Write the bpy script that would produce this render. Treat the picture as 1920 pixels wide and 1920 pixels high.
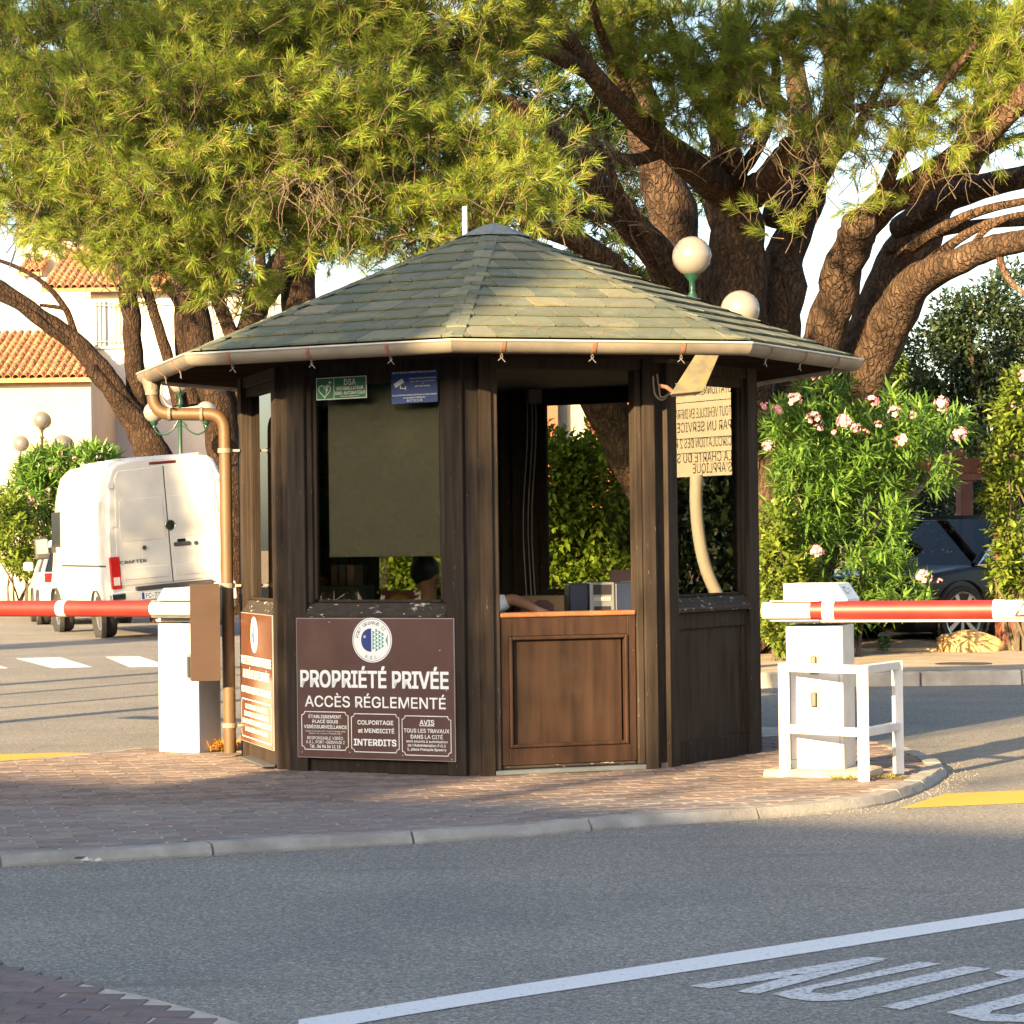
import bpy, bmesh, math, random
import numpy as np
from mathutils import Vector, Matrix, noise

for _o in list(bpy.data.objects):
    bpy.data.objects.remove(_o)
S = bpy.context.scene
COL = S.collection
rnd = random.Random(7)
rng = np.random.default_rng(7)
rad = math.radians

# ------------------------------------------------------------------ camera
FPX, CAMZ, HY, ROLL = 5000.0, 1.46, 1018.0, 0.013
_p = math.atan((HY - 960) / FPX)
_F = Vector((0, math.cos(_p), math.sin(_p)))
_U0 = Vector((0, -math.sin(_p), math.cos(_p)))
_R0 = Vector((1, 0, 0))
_U = _U0 * math.cos(ROLL) + _R0 * math.sin(ROLL)
_R = _R0 * math.cos(ROLL) - _U0 * math.sin(ROLL)
cd = bpy.data.cameras.new("camera")
cd.sensor_width = 36.0
cd.lens = FPX / 1920 * 36.0
cd.clip_start, cd.clip_end = 0.1, 2000
cam = bpy.data.objects.new("camera", cd)
COL.objects.link(cam)
mw = Matrix(((_R.x, _U.x, -_F.x, 0), (_R.y, _U.y, -_F.y, 0), (_R.z, _U.z, -_F.z, CAMZ), (0, 0, 0, 1)))
cam.matrix_world = mw
S.camera = cam

def ray(px, py):
    return _F + _R * ((px - 960) / FPX) + _U * ((960 - py) / FPX)
def P(px, py, Y):
    """world point at depth Y that the survey of the photo puts at this bearing"""
    d = ray(px, py)
    t = Y / d.y
    return Vector((d.x * t, Y, CAMZ + d.z * t))
def G(px, py, z=0.0):
    d = ray(px, py)
    t = (z - CAMZ) / d.z
    return Vector((d.x * t, d.y * t, z))

# ------------------------------------------------------------------ sun, sky, exposure
SUN_AZ, SUN_EL = 32.0, 16.0          # travel direction: degrees right of straight ahead; elevation
w = bpy.data.worlds.new("World")
S.world = w
w.use_nodes = True
nt = w.node_tree
bg = nt.nodes["Background"]
sky = nt.nodes.new("ShaderNodeTexSky")
sky.sky_type = 'NISHITA'
sky.sun_disc = False
sky.sun_elevation = rad(SUN_EL)
sky.sun_rotation = rad(180 + SUN_AZ)
sky.air_density, sky.dust_density, sky.ozone_density = 1.0, 2.6, 1.0
nt.links.new(sky.outputs[0], bg.inputs[0])
bg.inputs[1].default_value = 0.09
sl = bpy.data.lights.new("sun", 'SUN')
sl.energy = 5.0
sl.angle = rad(0.6)
sl.color = (1.0, 0.71, 0.36)
so = bpy.data.objects.new("sun", sl)
COL.objects.link(so)
_sd = Vector((math.sin(rad(SUN_AZ)) * math.cos(rad(SUN_EL)), math.cos(rad(SUN_AZ)) * math.cos(rad(SUN_EL)), -math.sin(rad(SUN_EL))))
so.rotation_euler = _sd.to_track_quat('-Z', 'Y').to_euler()
so.location = (-12, -18, 14)
S.view_settings.view_transform = 'Standard'
S.view_settings.look = 'None'
S.view_settings.gamma = 1.0
S.view_settings.use_curve_mapping = False
S.view_settings.exposure = 2.38
S.render.engine = 'CYCLES'
cy = S.cycles
cy.use_denoising = True
cy.max_bounces = 7
cy.diffuse_bounces = 3
cy.glossy_bounces = 4
cy.transmission_bounces = 6
cy.transparent_max_bounces = 12
cy.sample_clamp_indirect = 6.0
cy.caustics_reflective = False
cy.caustics_refractive = False

# ------------------------------------------------------------------ materials
MATS = {}
def nodes_of(name):
    m = bpy.data.materials.new(name)
    m.use_nodes = True
    n = m.node_tree.nodes
    l = m.node_tree.links
    n.clear()
    out = n.new("ShaderNodeOutputMaterial")
    b = n.new("ShaderNodeBsdfPrincipled")
    l.new(b.outputs[0], out.inputs[0])
    return m, n, l, b, out

def mixcol(n, l, fac, a, b, mode='MIX'):
    x = n.new("ShaderNodeMix")
    x.data_type = 'RGBA'
    x.blend_type = mode
    for sock, v in ((0, fac), (6, a), (7, b)):
        if hasattr(v, "links") or hasattr(v, "node"):
            l.new(v, x.inputs[sock])
        elif sock == 0:
            x.inputs[0].default_value = v
        else:
            x.inputs[sock].default_value = (*v, 1) if len(v) == 3 else v
    return x.outputs[2]

def ramp(n, l, src, p0, p1, c0=(0, 0, 0), c1=(1, 1, 1)):
    r = n.new("ShaderNodeValToRGB")
    r.color_ramp.elements[0].position = p0
    r.color_ramp.elements[1].position = p1
    r.color_ramp.elements[0].color = (*c0, 1)
    r.color_ramp.elements[1].color = (*c1, 1)
    l.new(src, r.inputs[0])
    return r.outputs[0]

def tex(n, l, kind, scale, stretch=(1, 1, 1), detail=4, coord='Object', rough=0.55):
    tc = n.new("ShaderNodeTexCoord")
    mp = n.new("ShaderNodeMapping")
    mp.inputs['Scale'].default_value = stretch
    l.new(tc.outputs[coord], mp.inputs[0])
    if kind == 'noise':
        t = n.new("ShaderNodeTexNoise")
        t.inputs['Scale'].default_value = scale
        t.inputs['Detail'].default_value = detail
        t.inputs['Roughness'].default_value = rough
    else:
        t = n.new("ShaderNodeTexVoronoi")
        t.inputs['Scale'].default_value = scale
        if kind == 'edge':
            t.feature = 'DISTANCE_TO_EDGE'
    l.new(mp.outputs[0], t.inputs['Vector'])
    return t.outputs[0]

def rand_out(n, island=False):
    if island:
        g = n.new("ShaderNodeNewGeometry")
        return g.outputs['Random Per Island']
    g = n.new("ShaderNodeObjectInfo")
    return g.outputs['Random']

def bump(n, l, b, h, strength=0.3, dist=0.01):
    x = n.new("ShaderNodeBump")
    x.inputs['Strength'].default_value = strength
    x.inputs['Distance'].default_value = dist
    l.new(h, x.inputs['Height'])
    l.new(x.outputs[0], b.inputs['Normal'])

def sc(c, k):
    return tuple(max(0, min(1, v * k)) for v in c)

def M(name, col, rough=0.6, var=0.15, scale=6, stretch=(1, 1, 1), metal=0.0, bmp=0.0, bscale=60, spec=0.5, rand=0.0, coat=0.0,
      island=False, chips=None, chip_scale=30, chip_stretch=(1, 1, 1), chip_pos=0.66, dirt=None, dirt_scale=2.0, dist=0.01):
    """general procedural paint / wood / stone / metal"""
    if name in MATS:
        return MATS[name]
    m, n, l, b, out = nodes_of(name)
    t = tex(n, l, 'noise', scale, stretch)
    c = ramp(n, l, t, 0.3, 0.7, sc(col, 1 - var), sc(col, 1 + var))
    if rand:
        r = rand_out(n, island)
        c = mixcol(n, l, 1.0, c, ramp(n, l, r, 0, 1, (1 - rand,) * 3, (1 + rand * .0 + 0,) * 3), 'MULTIPLY')
    if dirt:
        t3 = tex(n, l, 'noise', dirt_scale, (1, 1, 1), 6)
        c = mixcol(n, l, ramp(n, l, t3, 0.45, 0.75), c, dirt)
    if chips:
        t2 = tex(n, l, 'noise', chip_scale, chip_stretch, 5, rough=0.7)
        c = mixcol(n, l, ramp(n, l, t2, chip_pos, chip_pos + 0.03), c, chips)
    l.new(c, b.inputs['Base Color'])
    b.inputs['Roughness'].default_value = rough
    b.inputs['Metallic'].default_value = metal
    b.inputs['Specular IOR Level'].default_value = spec
    b.inputs['Coat Weight'].default_value = coat
    b.inputs['Coat Roughness'].default_value = 0.05
    if bmp:
        bump(n, l, b, tex(n, l, 'noise', bscale, stretch, 5), bmp, dist)
    MATS[name] = m
    return m

def leaf_mat(name, c0, c1, rough=0.5, trans=0.35, spec=0.4, dead=None):
    if name in MATS:
        return MATS[name]
    m, n, l, b, out = nodes_of(name)
    r = rand_out(n, True)
    c = ramp(n, l, r, 0, 1, c0, c1)
    if dead:
        g = n.new("ShaderNodeMath"); g.operation = 'MULTIPLY'; g.inputs[1].default_value = 17.31
        l.new(r, g.inputs[0])
        f = n.new("ShaderNodeMath"); f.operation = 'FRACT'
        l.new(g.outputs[0], f.inputs[0])
        c = mixcol(n, l, ramp(n, l, f.outputs[0], .90, .91), c, dead)
    l.new(c, b.inputs['Base Color'])
    b.inputs['Roughness'].default_value = rough
    b.inputs['Specular IOR Level'].default_value = spec
    t = n.new("ShaderNodeBsdfTranslucent")
    l.new(c, t.inputs[0])
    mx = n.new("ShaderNodeMixShader")
    mx.inputs[0].default_value = trans
    l.new(b.outputs[0], mx.inputs[1]); l.new(t.outputs[0], mx.inputs[2])
    l.new(mx.outputs[0], out.inputs[0])
    MATS[name] = m
    return m

def glass_mat(name, tint=(.75, .8, .72), ior=1.5, rough=0.0, refl=1.0):
    if name in MATS:
        return MATS[name]
    m, n, l, b, out = nodes_of(name)
    n.remove(b)
    tr = n.new("ShaderNodeBsdfTransparent"); tr.inputs[0].default_value = (*tint, 1)
    gl = n.new("ShaderNodeBsdfGlossy"); gl.inputs['Roughness'].default_value = rough
    fr = n.new("ShaderNodeFresnel"); fr.inputs[0].default_value = ior
    mu = n.new("ShaderNodeMath"); mu.operation = 'MULTIPLY'; mu.use_clamp = True
    mu.inputs[1].default_value = refl
    l.new(fr.outputs[0], mu.inputs[0])
    mx = n.new("ShaderNodeMixShader")
    l.new(mu.outputs[0], mx.inputs[0]); l.new(tr.outputs[0], mx.inputs[1]); l.new(gl.outputs[0], mx.inputs[2])
    l.new(mx.outputs[0], out.inputs[0])
    MATS[name] = m
    return m

# ------------------------------------------------------------------ mesh building
class MB:
    def __init__(self):
        self.v = []; self.f = []
    def add(self, vs, fs, T=None):
        o = len(self.v)
        self.v += [tuple(T @ Vector(p)) if T is not None else tuple(p) for p in vs]
        self.f += [tuple(i + o for i in q) for q in fs]
        return self
    def box(self, x0, x1, y0, y1, z0, z1, T=None):
        vs = [(x0, y0, z0), (x1, y0, z0), (x1, y1, z0), (x0, y1, z0), (x0, y0, z1), (x1, y0, z1), (x1, y1, z1), (x0, y1, z1)]
        return self.add(vs, [(0, 3, 2, 1), (4, 5, 6, 7), (0, 1, 5, 4), (1, 2, 6, 5), (2, 3, 7, 6), (3, 0, 4, 7)], T)
    def prism(self, poly, y0, y1, T=None, axis='y'):
        """polygon in (x,z) extruded along y (or (x,y) along z)"""
        n = len(poly)
        if axis == 'y':
            vs = [(a, y0, b) for a, b in poly] + [(a, y1, b) for a, b in poly]
        elif axis == 'x':
            vs = [(y0, a, b) for a, b in poly] + [(y1, a, b) for a, b in poly]
        else:
            vs = [(a, b, y0) for a, b in poly] + [(a, b, y1) for a, b in poly]
        fs = [tuple(range(n))[::-1], tuple(range(n, 2 * n))] + [(i, (i + 1) % n, n + (i + 1) % n, n + i) for i in range(n)]
        return self.add(vs, fs, T)
    def tube(self, pts, r, n=10, cap=True, T=None, wob=0.0, wf=3.0):
        pts = [Vector(p) for p in pts]
        m = len(pts)
        rs = r if hasattr(r, '__len__') else [r] * m
        vs = []; fs = []
        up = Vector((0.31, 0.2, 0.93))
        prev = None
        for i, p in enumerate(pts):
            d = (pts[min(i + 1, m - 1)] - pts[max(i - 1, 0)])
            if d.length < 1e-9: d = Vector((0, 0, 1))
            d.normalize()
            if prev is None:
                a = d.cross(up)
                if a.length < 1e-3: a = d.cross(Vector((1, 0, 0)))
            else:
                a = prev - d * prev.dot(d)
            a.normalize(); prev = a
            b = d.cross(a)
            for k in range(n):
                th = 2 * math.pi * k / n
                q = a * math.cos(th) + b * math.sin(th)
                rr = rs[i]
                if wob:
                    rr *= 1 + wob * noise.noise((p + q * rs[i]) * wf) + wob * .6 * noise.noise((p + q * rs[i]) * wf * 3.1)
                vs.append(p + q * rr)
        for i in range(m - 1):
            for k in range(n):
                fs.append((i * n + k, i * n + (k + 1) % n, (i + 1) * n + (k + 1) % n, (i + 1) * n + k))
        if cap:
            fs.append(tuple(range(n))[::-1]); fs.append(tuple((m - 1) * n + k for k in range(n)))
        return self.add(vs, fs, T)
    def lathe(self, prof, n=20, c=(0, 0, 0), T=None, axis='z', cap=True):
        """profile of (radius, height) about an axis through c"""
        vs = []; fs = []
        for r, h in prof:
            for k in range(n):
                th = 2 * math.pi * k / n
                x, y = r * math.cos(th), r * math.sin(th)
                q = (x, y, h) if axis == 'z' else ((h, x, y) if axis == 'x' else (x, h, y))
                vs.append((c[0] + q[0], c[1] + q[1], c[2] + q[2]))
        for i in range(len(prof) - 1):
            for k in range(n):
                fs.append((i * n + k, i * n + (k + 1) % n, (i + 1) * n + (k + 1) % n, (i + 1) * n + k))
        if cap and prof[0][0] > 1e-6: fs.append(tuple(range(n))[::-1])
        if cap and prof[-1][0] > 1e-6: fs.append(tuple((len(prof) - 1) * n + k for k in range(n)))
        return self.add(vs, fs, T)
    def sphere(self, c, r, n=20, squash=1.0):
        prof = [(max(1e-7, r * math.sin(math.pi * i / (n // 2))), -r * squash * math.cos(math.pi * i / (n // 2))) for i in range(n // 2 + 1)]
        return self.lathe(prof, n, c)
    def build(self, name, mat, parent=None, bevel=0.0, smooth=False, seg=1, label=None, loc=None, fix=True):
        me = bpy.data.meshes.new(name)
        me.from_pydata(self.v, [], self.f)
        if fix or bevel:
            bm = bmesh.new(); bm.from_mesh(me)
            if smooth or True:
                bmesh.ops.remove_doubles(bm, verts=bm.verts, dist=1e-6)
            if bevel:
                es = [e for e in bm.edges if len(e.link_faces) == 2 and e.calc_face_angle(0) > 0.5]
                bmesh.ops.bevel(bm, geom=es, offset=bevel, segments=seg, affect='EDGES', clamp_overlap=True, profile=0.5)
            bmesh.ops.recalc_face_normals(bm, faces=bm.faces)
            bm.to_mesh(me); bm.free()
        o = link(name, me, mat, parent)
        if smooth:
            shade(me)
        if label: o["label"] = label
        if loc is not None: o.location = loc
        return o

def shade(me, ang=40):
    me.polygons.foreach_set("use_smooth", [True] * len(me.polygons))
    try:
        me.set_sharp_from_angle(angle=rad(ang))
    except Exception:
        pass

def link(name, me, mat, parent=None):
    o = bpy.data.objects.new(name, me)
    if mat is not None and hasattr(me, "materials") and len(me.materials) == 0:
        me.materials.append(mat)
    COL.objects.link(o)
    if parent is not None:
        o.parent = parent
    return o

def thing(name, label, cat, loc=(0, 0, 0), rotz=0, group=None):
    o = bpy.data.objects.new(name, None)
    o.empty_display_size = 0.2
    COL.objects.link(o)
    o.location = loc
    o.rotation_euler = (0, 0, rotz)
    return tag(o, label, cat, group)
def tag(o, label, cat, group=None, kind=None):
    o["label"] = label; o["category"] = cat
    if group: o["group"] = group
    if kind: o["kind"] = kind
    return o
def struct(o, label=None):
    o["kind"] = "structure"
    if label: o["label"] = label
    return o

def np_mesh(name, V, Fc, mat, parent=None, smooth=False):
    """V (n,3), Fc (m,k) arrays -> object, fast"""
    me = bpy.data.meshes.new(name)
    V = np.asarray(V, dtype=np.float32); Fc = np.asarray(Fc, dtype=np.int32)
    k = Fc.shape[1]
    me.vertices.add(len(V)); me.vertices.foreach_set("co", V.ravel())
    me.loops.add(Fc.size); me.loops.foreach_set("vertex_index", Fc.ravel())
    me.polygons.add(len(Fc))
    me.polygons.foreach_set("loop_start", np.arange(0, Fc.size, k, dtype=np.int32))
    me.polygons.foreach_set("loop_total", np.full(len(Fc), k, dtype=np.int32))
    me.update(calc_edges=True)
    return link(name, me, mat, parent)

def inpoly(x, y, poly):
    c = False
    n = len(poly)
    for i in range(n):
        x1, y1 = poly[i]; x2, y2 = poly[(i + 1) % n]
        if (y1 > y) != (y2 > y) and x < (x2 - x1) * (y - y1) / (y2 - y1) + x1:
            c = not c
    return c

def smooth_path(pts, k=4):
    """Catmull-Rom through tuples of any length"""
    A = [np.array(p, float) for p in pts]
    A = [2 * A[0] - A[1]] + A + [2 * A[-1] - A[-2]]
    out = []
    for i in range(1, len(A) - 2):
        for j in range(k):
            t = j / k
            out.append(0.5 * ((2 * A[i]) + (-A[i - 1] + A[i + 1]) * t + (2 * A[i - 1] - 5 * A[i] + 4 * A[i + 1] - A[i + 2]) * t * t + (-A[i - 1] + 3 * A[i] - 3 * A[i + 1] + A[i + 2]) * t ** 3))
    out.append(A[-2])
    return out

# text -> flat mesh data (built-in font)
import os
_cap = {}
try:                                   # grotesque that ships inside Blender; the built-in face otherwise
    FONT = bpy.data.fonts.load(os.path.join(bpy.utils.system_resource('DATAFILES'), "fonts", "Inter.woff2"))
except Exception:
    FONT = None
def text_data(s, cap=None, width=None, bold=0.0, align='CENTER', res=2):
    cu = bpy.data.curves.new("t", 'FONT')
    cu.body = s
    if FONT: cu.font = FONT
    cu.align_x = 'LEFT'
    cu.resolution_u = res
    cu.offset = bold
    o = bpy.data.objects.new("t", cu)
    COL.objects.link(o)
    bpy.context.view_layer.update()
    dg = bpy.context.evaluated_depsgraph_get()
    me = bpy.data.meshes.new_from_object(o.evaluated_get(dg))
    V = np.zeros(len(me.vertices) * 3, np.float32); me.vertices.foreach_get("co", V); V = V.reshape(-1, 3)
    Fc = [tuple(p.vertices) for p in me.polygons]
    bpy.data.objects.remove(o); bpy.data.curves.remove(cu); bpy.data.meshes.remove(me)
    if cap is not None and 'H' not in _cap:
        _cap['H'] = 1.0
        d, _ = text_data('H')
        _cap['H'] = float(d[:, 1].max() - d[:, 1].min())
    x0, x1 = V[:, 0].min(), V[:, 0].max()
    sy = (cap / _cap['H']) if cap else 1.0
    sx = (width / (x1 - x0)) if width else sy
    V = V.copy()
    V[:, 0] = (V[:, 0] - (x0 + x1) / 2 if align == 'CENTER' else V[:, 0] - x0) * sx
    V[:, 1] *= sy
    return V, Fc
def put_text(mb, s, x, z, cap, width=None, bold=0.0, y=0.0, T=None, align='CENTER', rot=0.0):
    """text in the x-z plane facing +y of T's frame (x to the right as read); bold: stroke growth as a share of the cap height"""
    V, Fc = text_data(s, cap, width, 0.0, align, 12 if cap > .03 else 4)
    c, sn = math.cos(rot), math.sin(rot)
    g = bold * cap * 1.3
    offs = [(0, 0)] if not bold else [(-g, -g), (g, -g), (-g, g), (g, g), (0, 0)]
    for k, (ox, oz) in enumerate(offs):
        mb.add([(x + ((a + ox) * c - (b + oz) * sn), y + k * 6e-5, z + ((a + ox) * sn + (b + oz) * c)) for a, b, _ in V], Fc, T)
# ================================================================== the setting: ground, road, pavements
ZI = 0.05                       # level of the brick traffic island

def asphalt_mat(name, col):
    m, n, l, b, out = nodes_of(name)
    tc = n.new("ShaderNodeTexCoord")
    vo = n.new("ShaderNodeTexVoronoi"); vo.inputs['Scale'].default_value = 120     # single stones of the aggregate
    l.new(tc.outputs['Object'], vo.inputs['Vector'])
    sp = n.new("ShaderNodeSeparateColor"); l.new(vo.outputs['Color'], sp.inputs[0])
    cr = n.new("ShaderNodeValToRGB"); e = cr.color_ramp.elements
    e[0].position = 0; e[0].color = (*sc(col, .48), 1); e[1].position = 1; e[1].color = (*sc(col, 1.75), 1)
    for p, k in ((.25, .76), (.6, .97), (.85, 1.22)):
        x = e.new(p); x.color = (*sc(col, k), 1)
    l.new(sp.outputs[0], cr.inputs[0])
    c = cr.outputs[0]
    g = tex(n, l, 'noise', 38, detail=5, rough=0.8)
    c = mixcol(n, l, .6, c, ramp(n, l, g, 0.36, 0.64, (.26,) * 3, (.74,) * 3), 'OVERLAY')
    big = tex(n, l, 'noise', 0.8, (1, 1, 1), 6)
    c = mixcol(n, l, 0.6, c, ramp(n, l, big, 0.3, 0.7, (.36, .37, .38), (.62, .60, .56)), 'OVERLAY')
    st = tex(n, l, 'noise', 1.6, (.35, 2.2, 1), 6)                                  # tyre-rubbed streaks and old spills
    c = mixcol(n, l, ramp(n, l, st, 0.60, 0.76, (0,) * 3, (.55,) * 3), c, sc(col, .45))
    ol = tex(n, l, 'noise', 2.6, (1, 1, 1), 3)
    c = mixcol(n, l, ramp(n, l, ol, 0.74, 0.80, (0,) * 3, (.6,) * 3), c, sc(col, .38))
    wn = n.new("ShaderNodeTexNoise"); wn.inputs['Scale'].default_value = 2.5; wn.inputs['Detail'].default_value = 5
    l.new(tc.outputs['Object'], wn.inputs['Vector'])
    wv = n.new("ShaderNodeVectorMath"); wv.operation = 'MULTIPLY_ADD'; wv.inputs[1].default_value = (.35, .35, 0)
    l.new(wn.outputs[1], wv.inputs[0]); l.new(tc.outputs['Object'], wv.inputs[2])
    ce = n.new("ShaderNodeTexVoronoi"); ce.feature = 'DISTANCE_TO_EDGE'; ce.inputs['Scale'].default_value = .33
    l.new(wv.outputs[0], ce.inputs['Vector'])
    ck = ramp(n, l, ce.outputs[0], 0.0008, 0.0026, (.6,) * 3, (0,) * 3)
    ckm = mixcol(n, l, 1.0, ck, ramp(n, l, tex(n, l, 'noise', .5), .56, .64), 'MULTIPLY')
    c = mixcol(n, l, ckm, c, sc(col, .22))
    l.new(c, b.inputs['Base Color'])
    b.inputs['Roughness'].default_value = 0.85
    b.inputs['Specular IOR Level'].default_value = 0.3
    bump(n, l, b, sp.outputs[0], 0.6, 0.006)
    return m
M_ASPH = asphalt_mat("asphalt", (.198, .188, .172))
M_EARTH = M("earth", (.34, .24, .14), .95, .35, 3, bmp=.8, bscale=14, dirt=(.12, .075, .04), dirt_scale=1.3, dist=.04)
M_SIDEWALK = M("sidewalk_asphalt", (.33, .27, .20), .9, .2, 4, bmp=.4, bscale=80, dirt=(.2, .15, .1))
M_KERB = M("kerb_concrete", (.30, .285, .26), .9, .18, 5, bmp=.6, bscale=70, dirt=(.15, .14, .13), dirt_scale=3, rand=.2)
M_KERB2 = M("pale_kerb_stone", (.50, .45, .38), .9, .2, 5, bmp=.5, bscale=40, dirt=(.25, .2, .15), rand=.15)
M_MORTAR = M("mortar_sand", (.40, .35, .29), .95, .25, 12, bmp=.5, bscale=120)

def paint_mat(name, col, wear):
    m, n, l, b, out = nodes_of(name)
    t = tex(n, l, 'noise', 45, detail=6, rough=0.75)
    t2 = tex(n, l, 'noise', 150, detail=2)
    c = mixcol(n, l, ramp(n, l, t, wear, wear + 0.12), col, (.13, .132, .135))
    c = mixcol(n, l, ramp(n, l, t2, 0.58, 0.72, (0,) * 3, (.45,) * 3), c, (.2, .2, .2))
    l.new(c, b.inputs['Base Color']); b.inputs['Roughness'].default_value = .8
    bump(n, l, b, t2, .4, .004)
    return m
M_WPAINT = paint_mat("worn_white_paint", (.62, .62, .62), .58)
M_WPAINT2 = paint_mat("rubbed_white_paint", (.52, .52, .52), .5)
M_YPAINT = paint_mat("yellow_paint", (.44, .275, .02), .62)

g = MB().box(-450, 450, -150, 750, -.6, -.05).build("ground", M_EARTH)
struct(g)
# road: one sheet with a grid so far shading stays stable
road = MB().add([(-70, -20, 0), (70, -20, 0), (70, 75, 0), (-70, 75, 0)], [(0, 1, 2, 3)]).build("road", M_ASPH)
struct(road)

def ground_poly(name, pxs, mat, z=0.004, label=None, h=.0015):
    pts = [G(a, b) for a, b in pxs]
    mb = MB().prism([(p.x, p.y) for p in pts], z - h, z, axis='z')
    o = mb.build(name, mat, road)
    if label: o["label"] = label
    return o
ground_poly("white_line", [(560, 1914), (760, 1882), (960, 1850), (1400, 1783), (1920, 1705), (2200, 1663), (2200, 1682), (1920, 1724), (1400, 1806), (960, 1873), (760, 1905), (560, 1940)], M_WPAINT,
            label="worn white lane line across the near road")
def L4(pts): return [(960 + a / 2, 1380 + b / 2) for a, b in pts]
for pts in (
    [(668, 940), (1335, 832), (1412, 838), (1130, 892), (745, 950)],
    [(845, 962), (1060, 898), (1125, 893.5), (1330, 856), (1405, 842), (920, 970)],
    [(978, 970), (1530, 850), (1610, 858), (1135, 952), (1118, 966), (1190, 972), (1700, 868), (1795, 876), (1270, 993), (1130, 998), (1040, 987)],
    [(1385, 1018), (1868, 907), (1808, 892), (1842, 880), (1965, 884), (2110, 893), (2090, 915), (1940, 905), (1462, 1030)],
    [(1630, 1040), (1920, 970), (2200, 905), (2300, 915), (1800, 1034), (1790, 1046), (1880, 1050), (2200, 985), (2300, 995), (1960, 1076), (1760, 1072)]):
    ground_poly("painted_letter", L4(pts), M_WPAINT2)
ground_poly("yellow_line", [(1688, 1516), (1775, 1489), (1920, 1483), (2150, 1475), (2150, 1497), (1920, 1506)], M_YPAINT)
ground_poly("yellow_line", [(-120, 1419), (110, 1412), (178, 1413), (0, 1428), (-120, 1436)], M_YPAINT)
for q in ([(30, 1235), (113, 1233), (172, 1251), (100, 1253)], [(198, 1232), (260, 1231), (322, 1250), (243, 1251)], [(-130, 1238), (-40, 1236), (14, 1253), (-70, 1255)]):
    ground_poly("crossing_stripe", q, M_WPAINT)

# ---- island: kerb stones round a brick field
OUT = [(-420, 1652), (0, 1626), (150, 1619), (520, 1597), (865, 1577), (1190, 1552), (1500, 1530), (1640, 1513), (1722, 1489), (1768, 1462), (1776, 1449), (1752, 1431), (1690, 1412)]
outer = [G(a, b) for a, b in OUT]
outer = [Vector((p.x, p.y, 0)) for p in outer]
back = [Vector((2.2, 20.2, 0)), Vector((0.5, 20.6, 0)), Vector((-1.6, 20.3, 0)), Vector((*G(330, 1407).xy, 0)), Vector((*G(0, 1442).xy, 0)), Vector((*G(-420, 1482).xy, 0))]
ring = outer + back
poly = [(p.x, p.y) for p in ring]
def offset_line(pts, d):
    res = []
    for i, p in enumerate(pts):
        a = pts[max(i - 1, 0)]; b = pts[min(i + 1, len(pts) - 1)]
        t = (b - a).normalized()
        res.append(p + Vector((-t.y, t.x, 0)) * d)
    return res
pav = MB().prism([(p.x, p.y) for p in offset_line(ring[:-1], .09) + [ring[-1] + Vector((.0, -.1, 0))]], -.02, ZI - .008, axis='z').build("pavement", M_MORTAR)
struct(pav)
kerb = MB().prism([(p.x, p.y) for p in offset_line(outer, .03) + offset_line(outer, .10)[::-1]], -.03, ZI - .02, axis='z').build("kerb", M_KERB)
struct(kerb)
# resample the outer line into stones
def resample(pts, step):
    out = [pts[0]]; acc = 0
    L = [0]
    for i in range(1, len(pts)): L.append(L[-1] + (pts[i] - pts[i - 1]).length)
    n = int(L[-1] / step)
    res = []
    for k in range(n + 1):
        s = L[-1] * k / n
        j = max(i for i in range(len(L)) if L[i] <= s + 1e-9)
        j = min(j, len(pts) - 2)
        res.append(pts[j].lerp(pts[j + 1], (s - L[j]) / max(1e-9, L[j + 1] - L[j])))
    return res
def kerb_run(line, breaks, mat, parent, h, wtop, batter, gap=.006, rough=.006):
    """breaks: indexes into the dense line where a stone ends"""
    for a, b in zip(breaks[:-1], breaks[1:]):
        seg = line[a:b + 1]
        t0 = (seg[1] - seg[0]).normalized(); t1 = (seg[-1] - seg[-2]).normalized()
        seg = [p.copy() for p in seg]
        seg[0] += t0 * gap; seg[-1] -= t1 * gap
        dz = rnd.uniform(-rough, rough) * .6
        prof = [(0, -.05), (.004, .012), (batter, h - .012 + dz), (batter + .012, h + dz), (batter + wtop, h + dz), (batter + wtop, -.05)]
        vs = []; fs = []
        offs = [offset_line(seg, d) for d, _ in prof]
        m = len(prof)
        for i in range(len(seg)):
            for k in range(m):
                p = offs[k][i]
                j = noise.noise(Vector((p.x, p.y, k)) * 7) * rough
                vs.append((p.x, p.y + j * .4, prof[k][1] + (j if 0 < k < 5 else 0)))
        for i in range(len(seg) - 1):
            for k in range(m):
                fs.append((i * m + k, i * m + (k + 1) % m, (i + 1) * m + (k + 1) % m, (i + 1) * m + k))
        fs.append(tuple(range(m))); fs.append(tuple((len(seg) - 1) * m + k for k in range(m))[::-1])
        MB().add(vs, fs).build("kerb_stone", mat, parent)
front = resample([Vector(p) for p in smooth_path([tuple(p) for p in outer], 6)], .1)
br = [0]
while br[-1] < len(front) - 1:
    left = len(front) - 1 - br[-1]
    step = 10 if front[br[-1]].x < 1.75 else 3
    br.append(br[-1] + min(step, left))
kerb_run(front, br, M_KERB, kerb, ZI + .006, .11, .025)
backline = resample([back[3], back[4], back[5]], .1)
br = list(range(0, len(backline) - 1, 10)) + [len(backline) - 1]
kerb_run([Vector((p.x, p.y, 0)) for p in backline], br, M_KERB, kerb, ZI, .1, .02)

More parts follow.
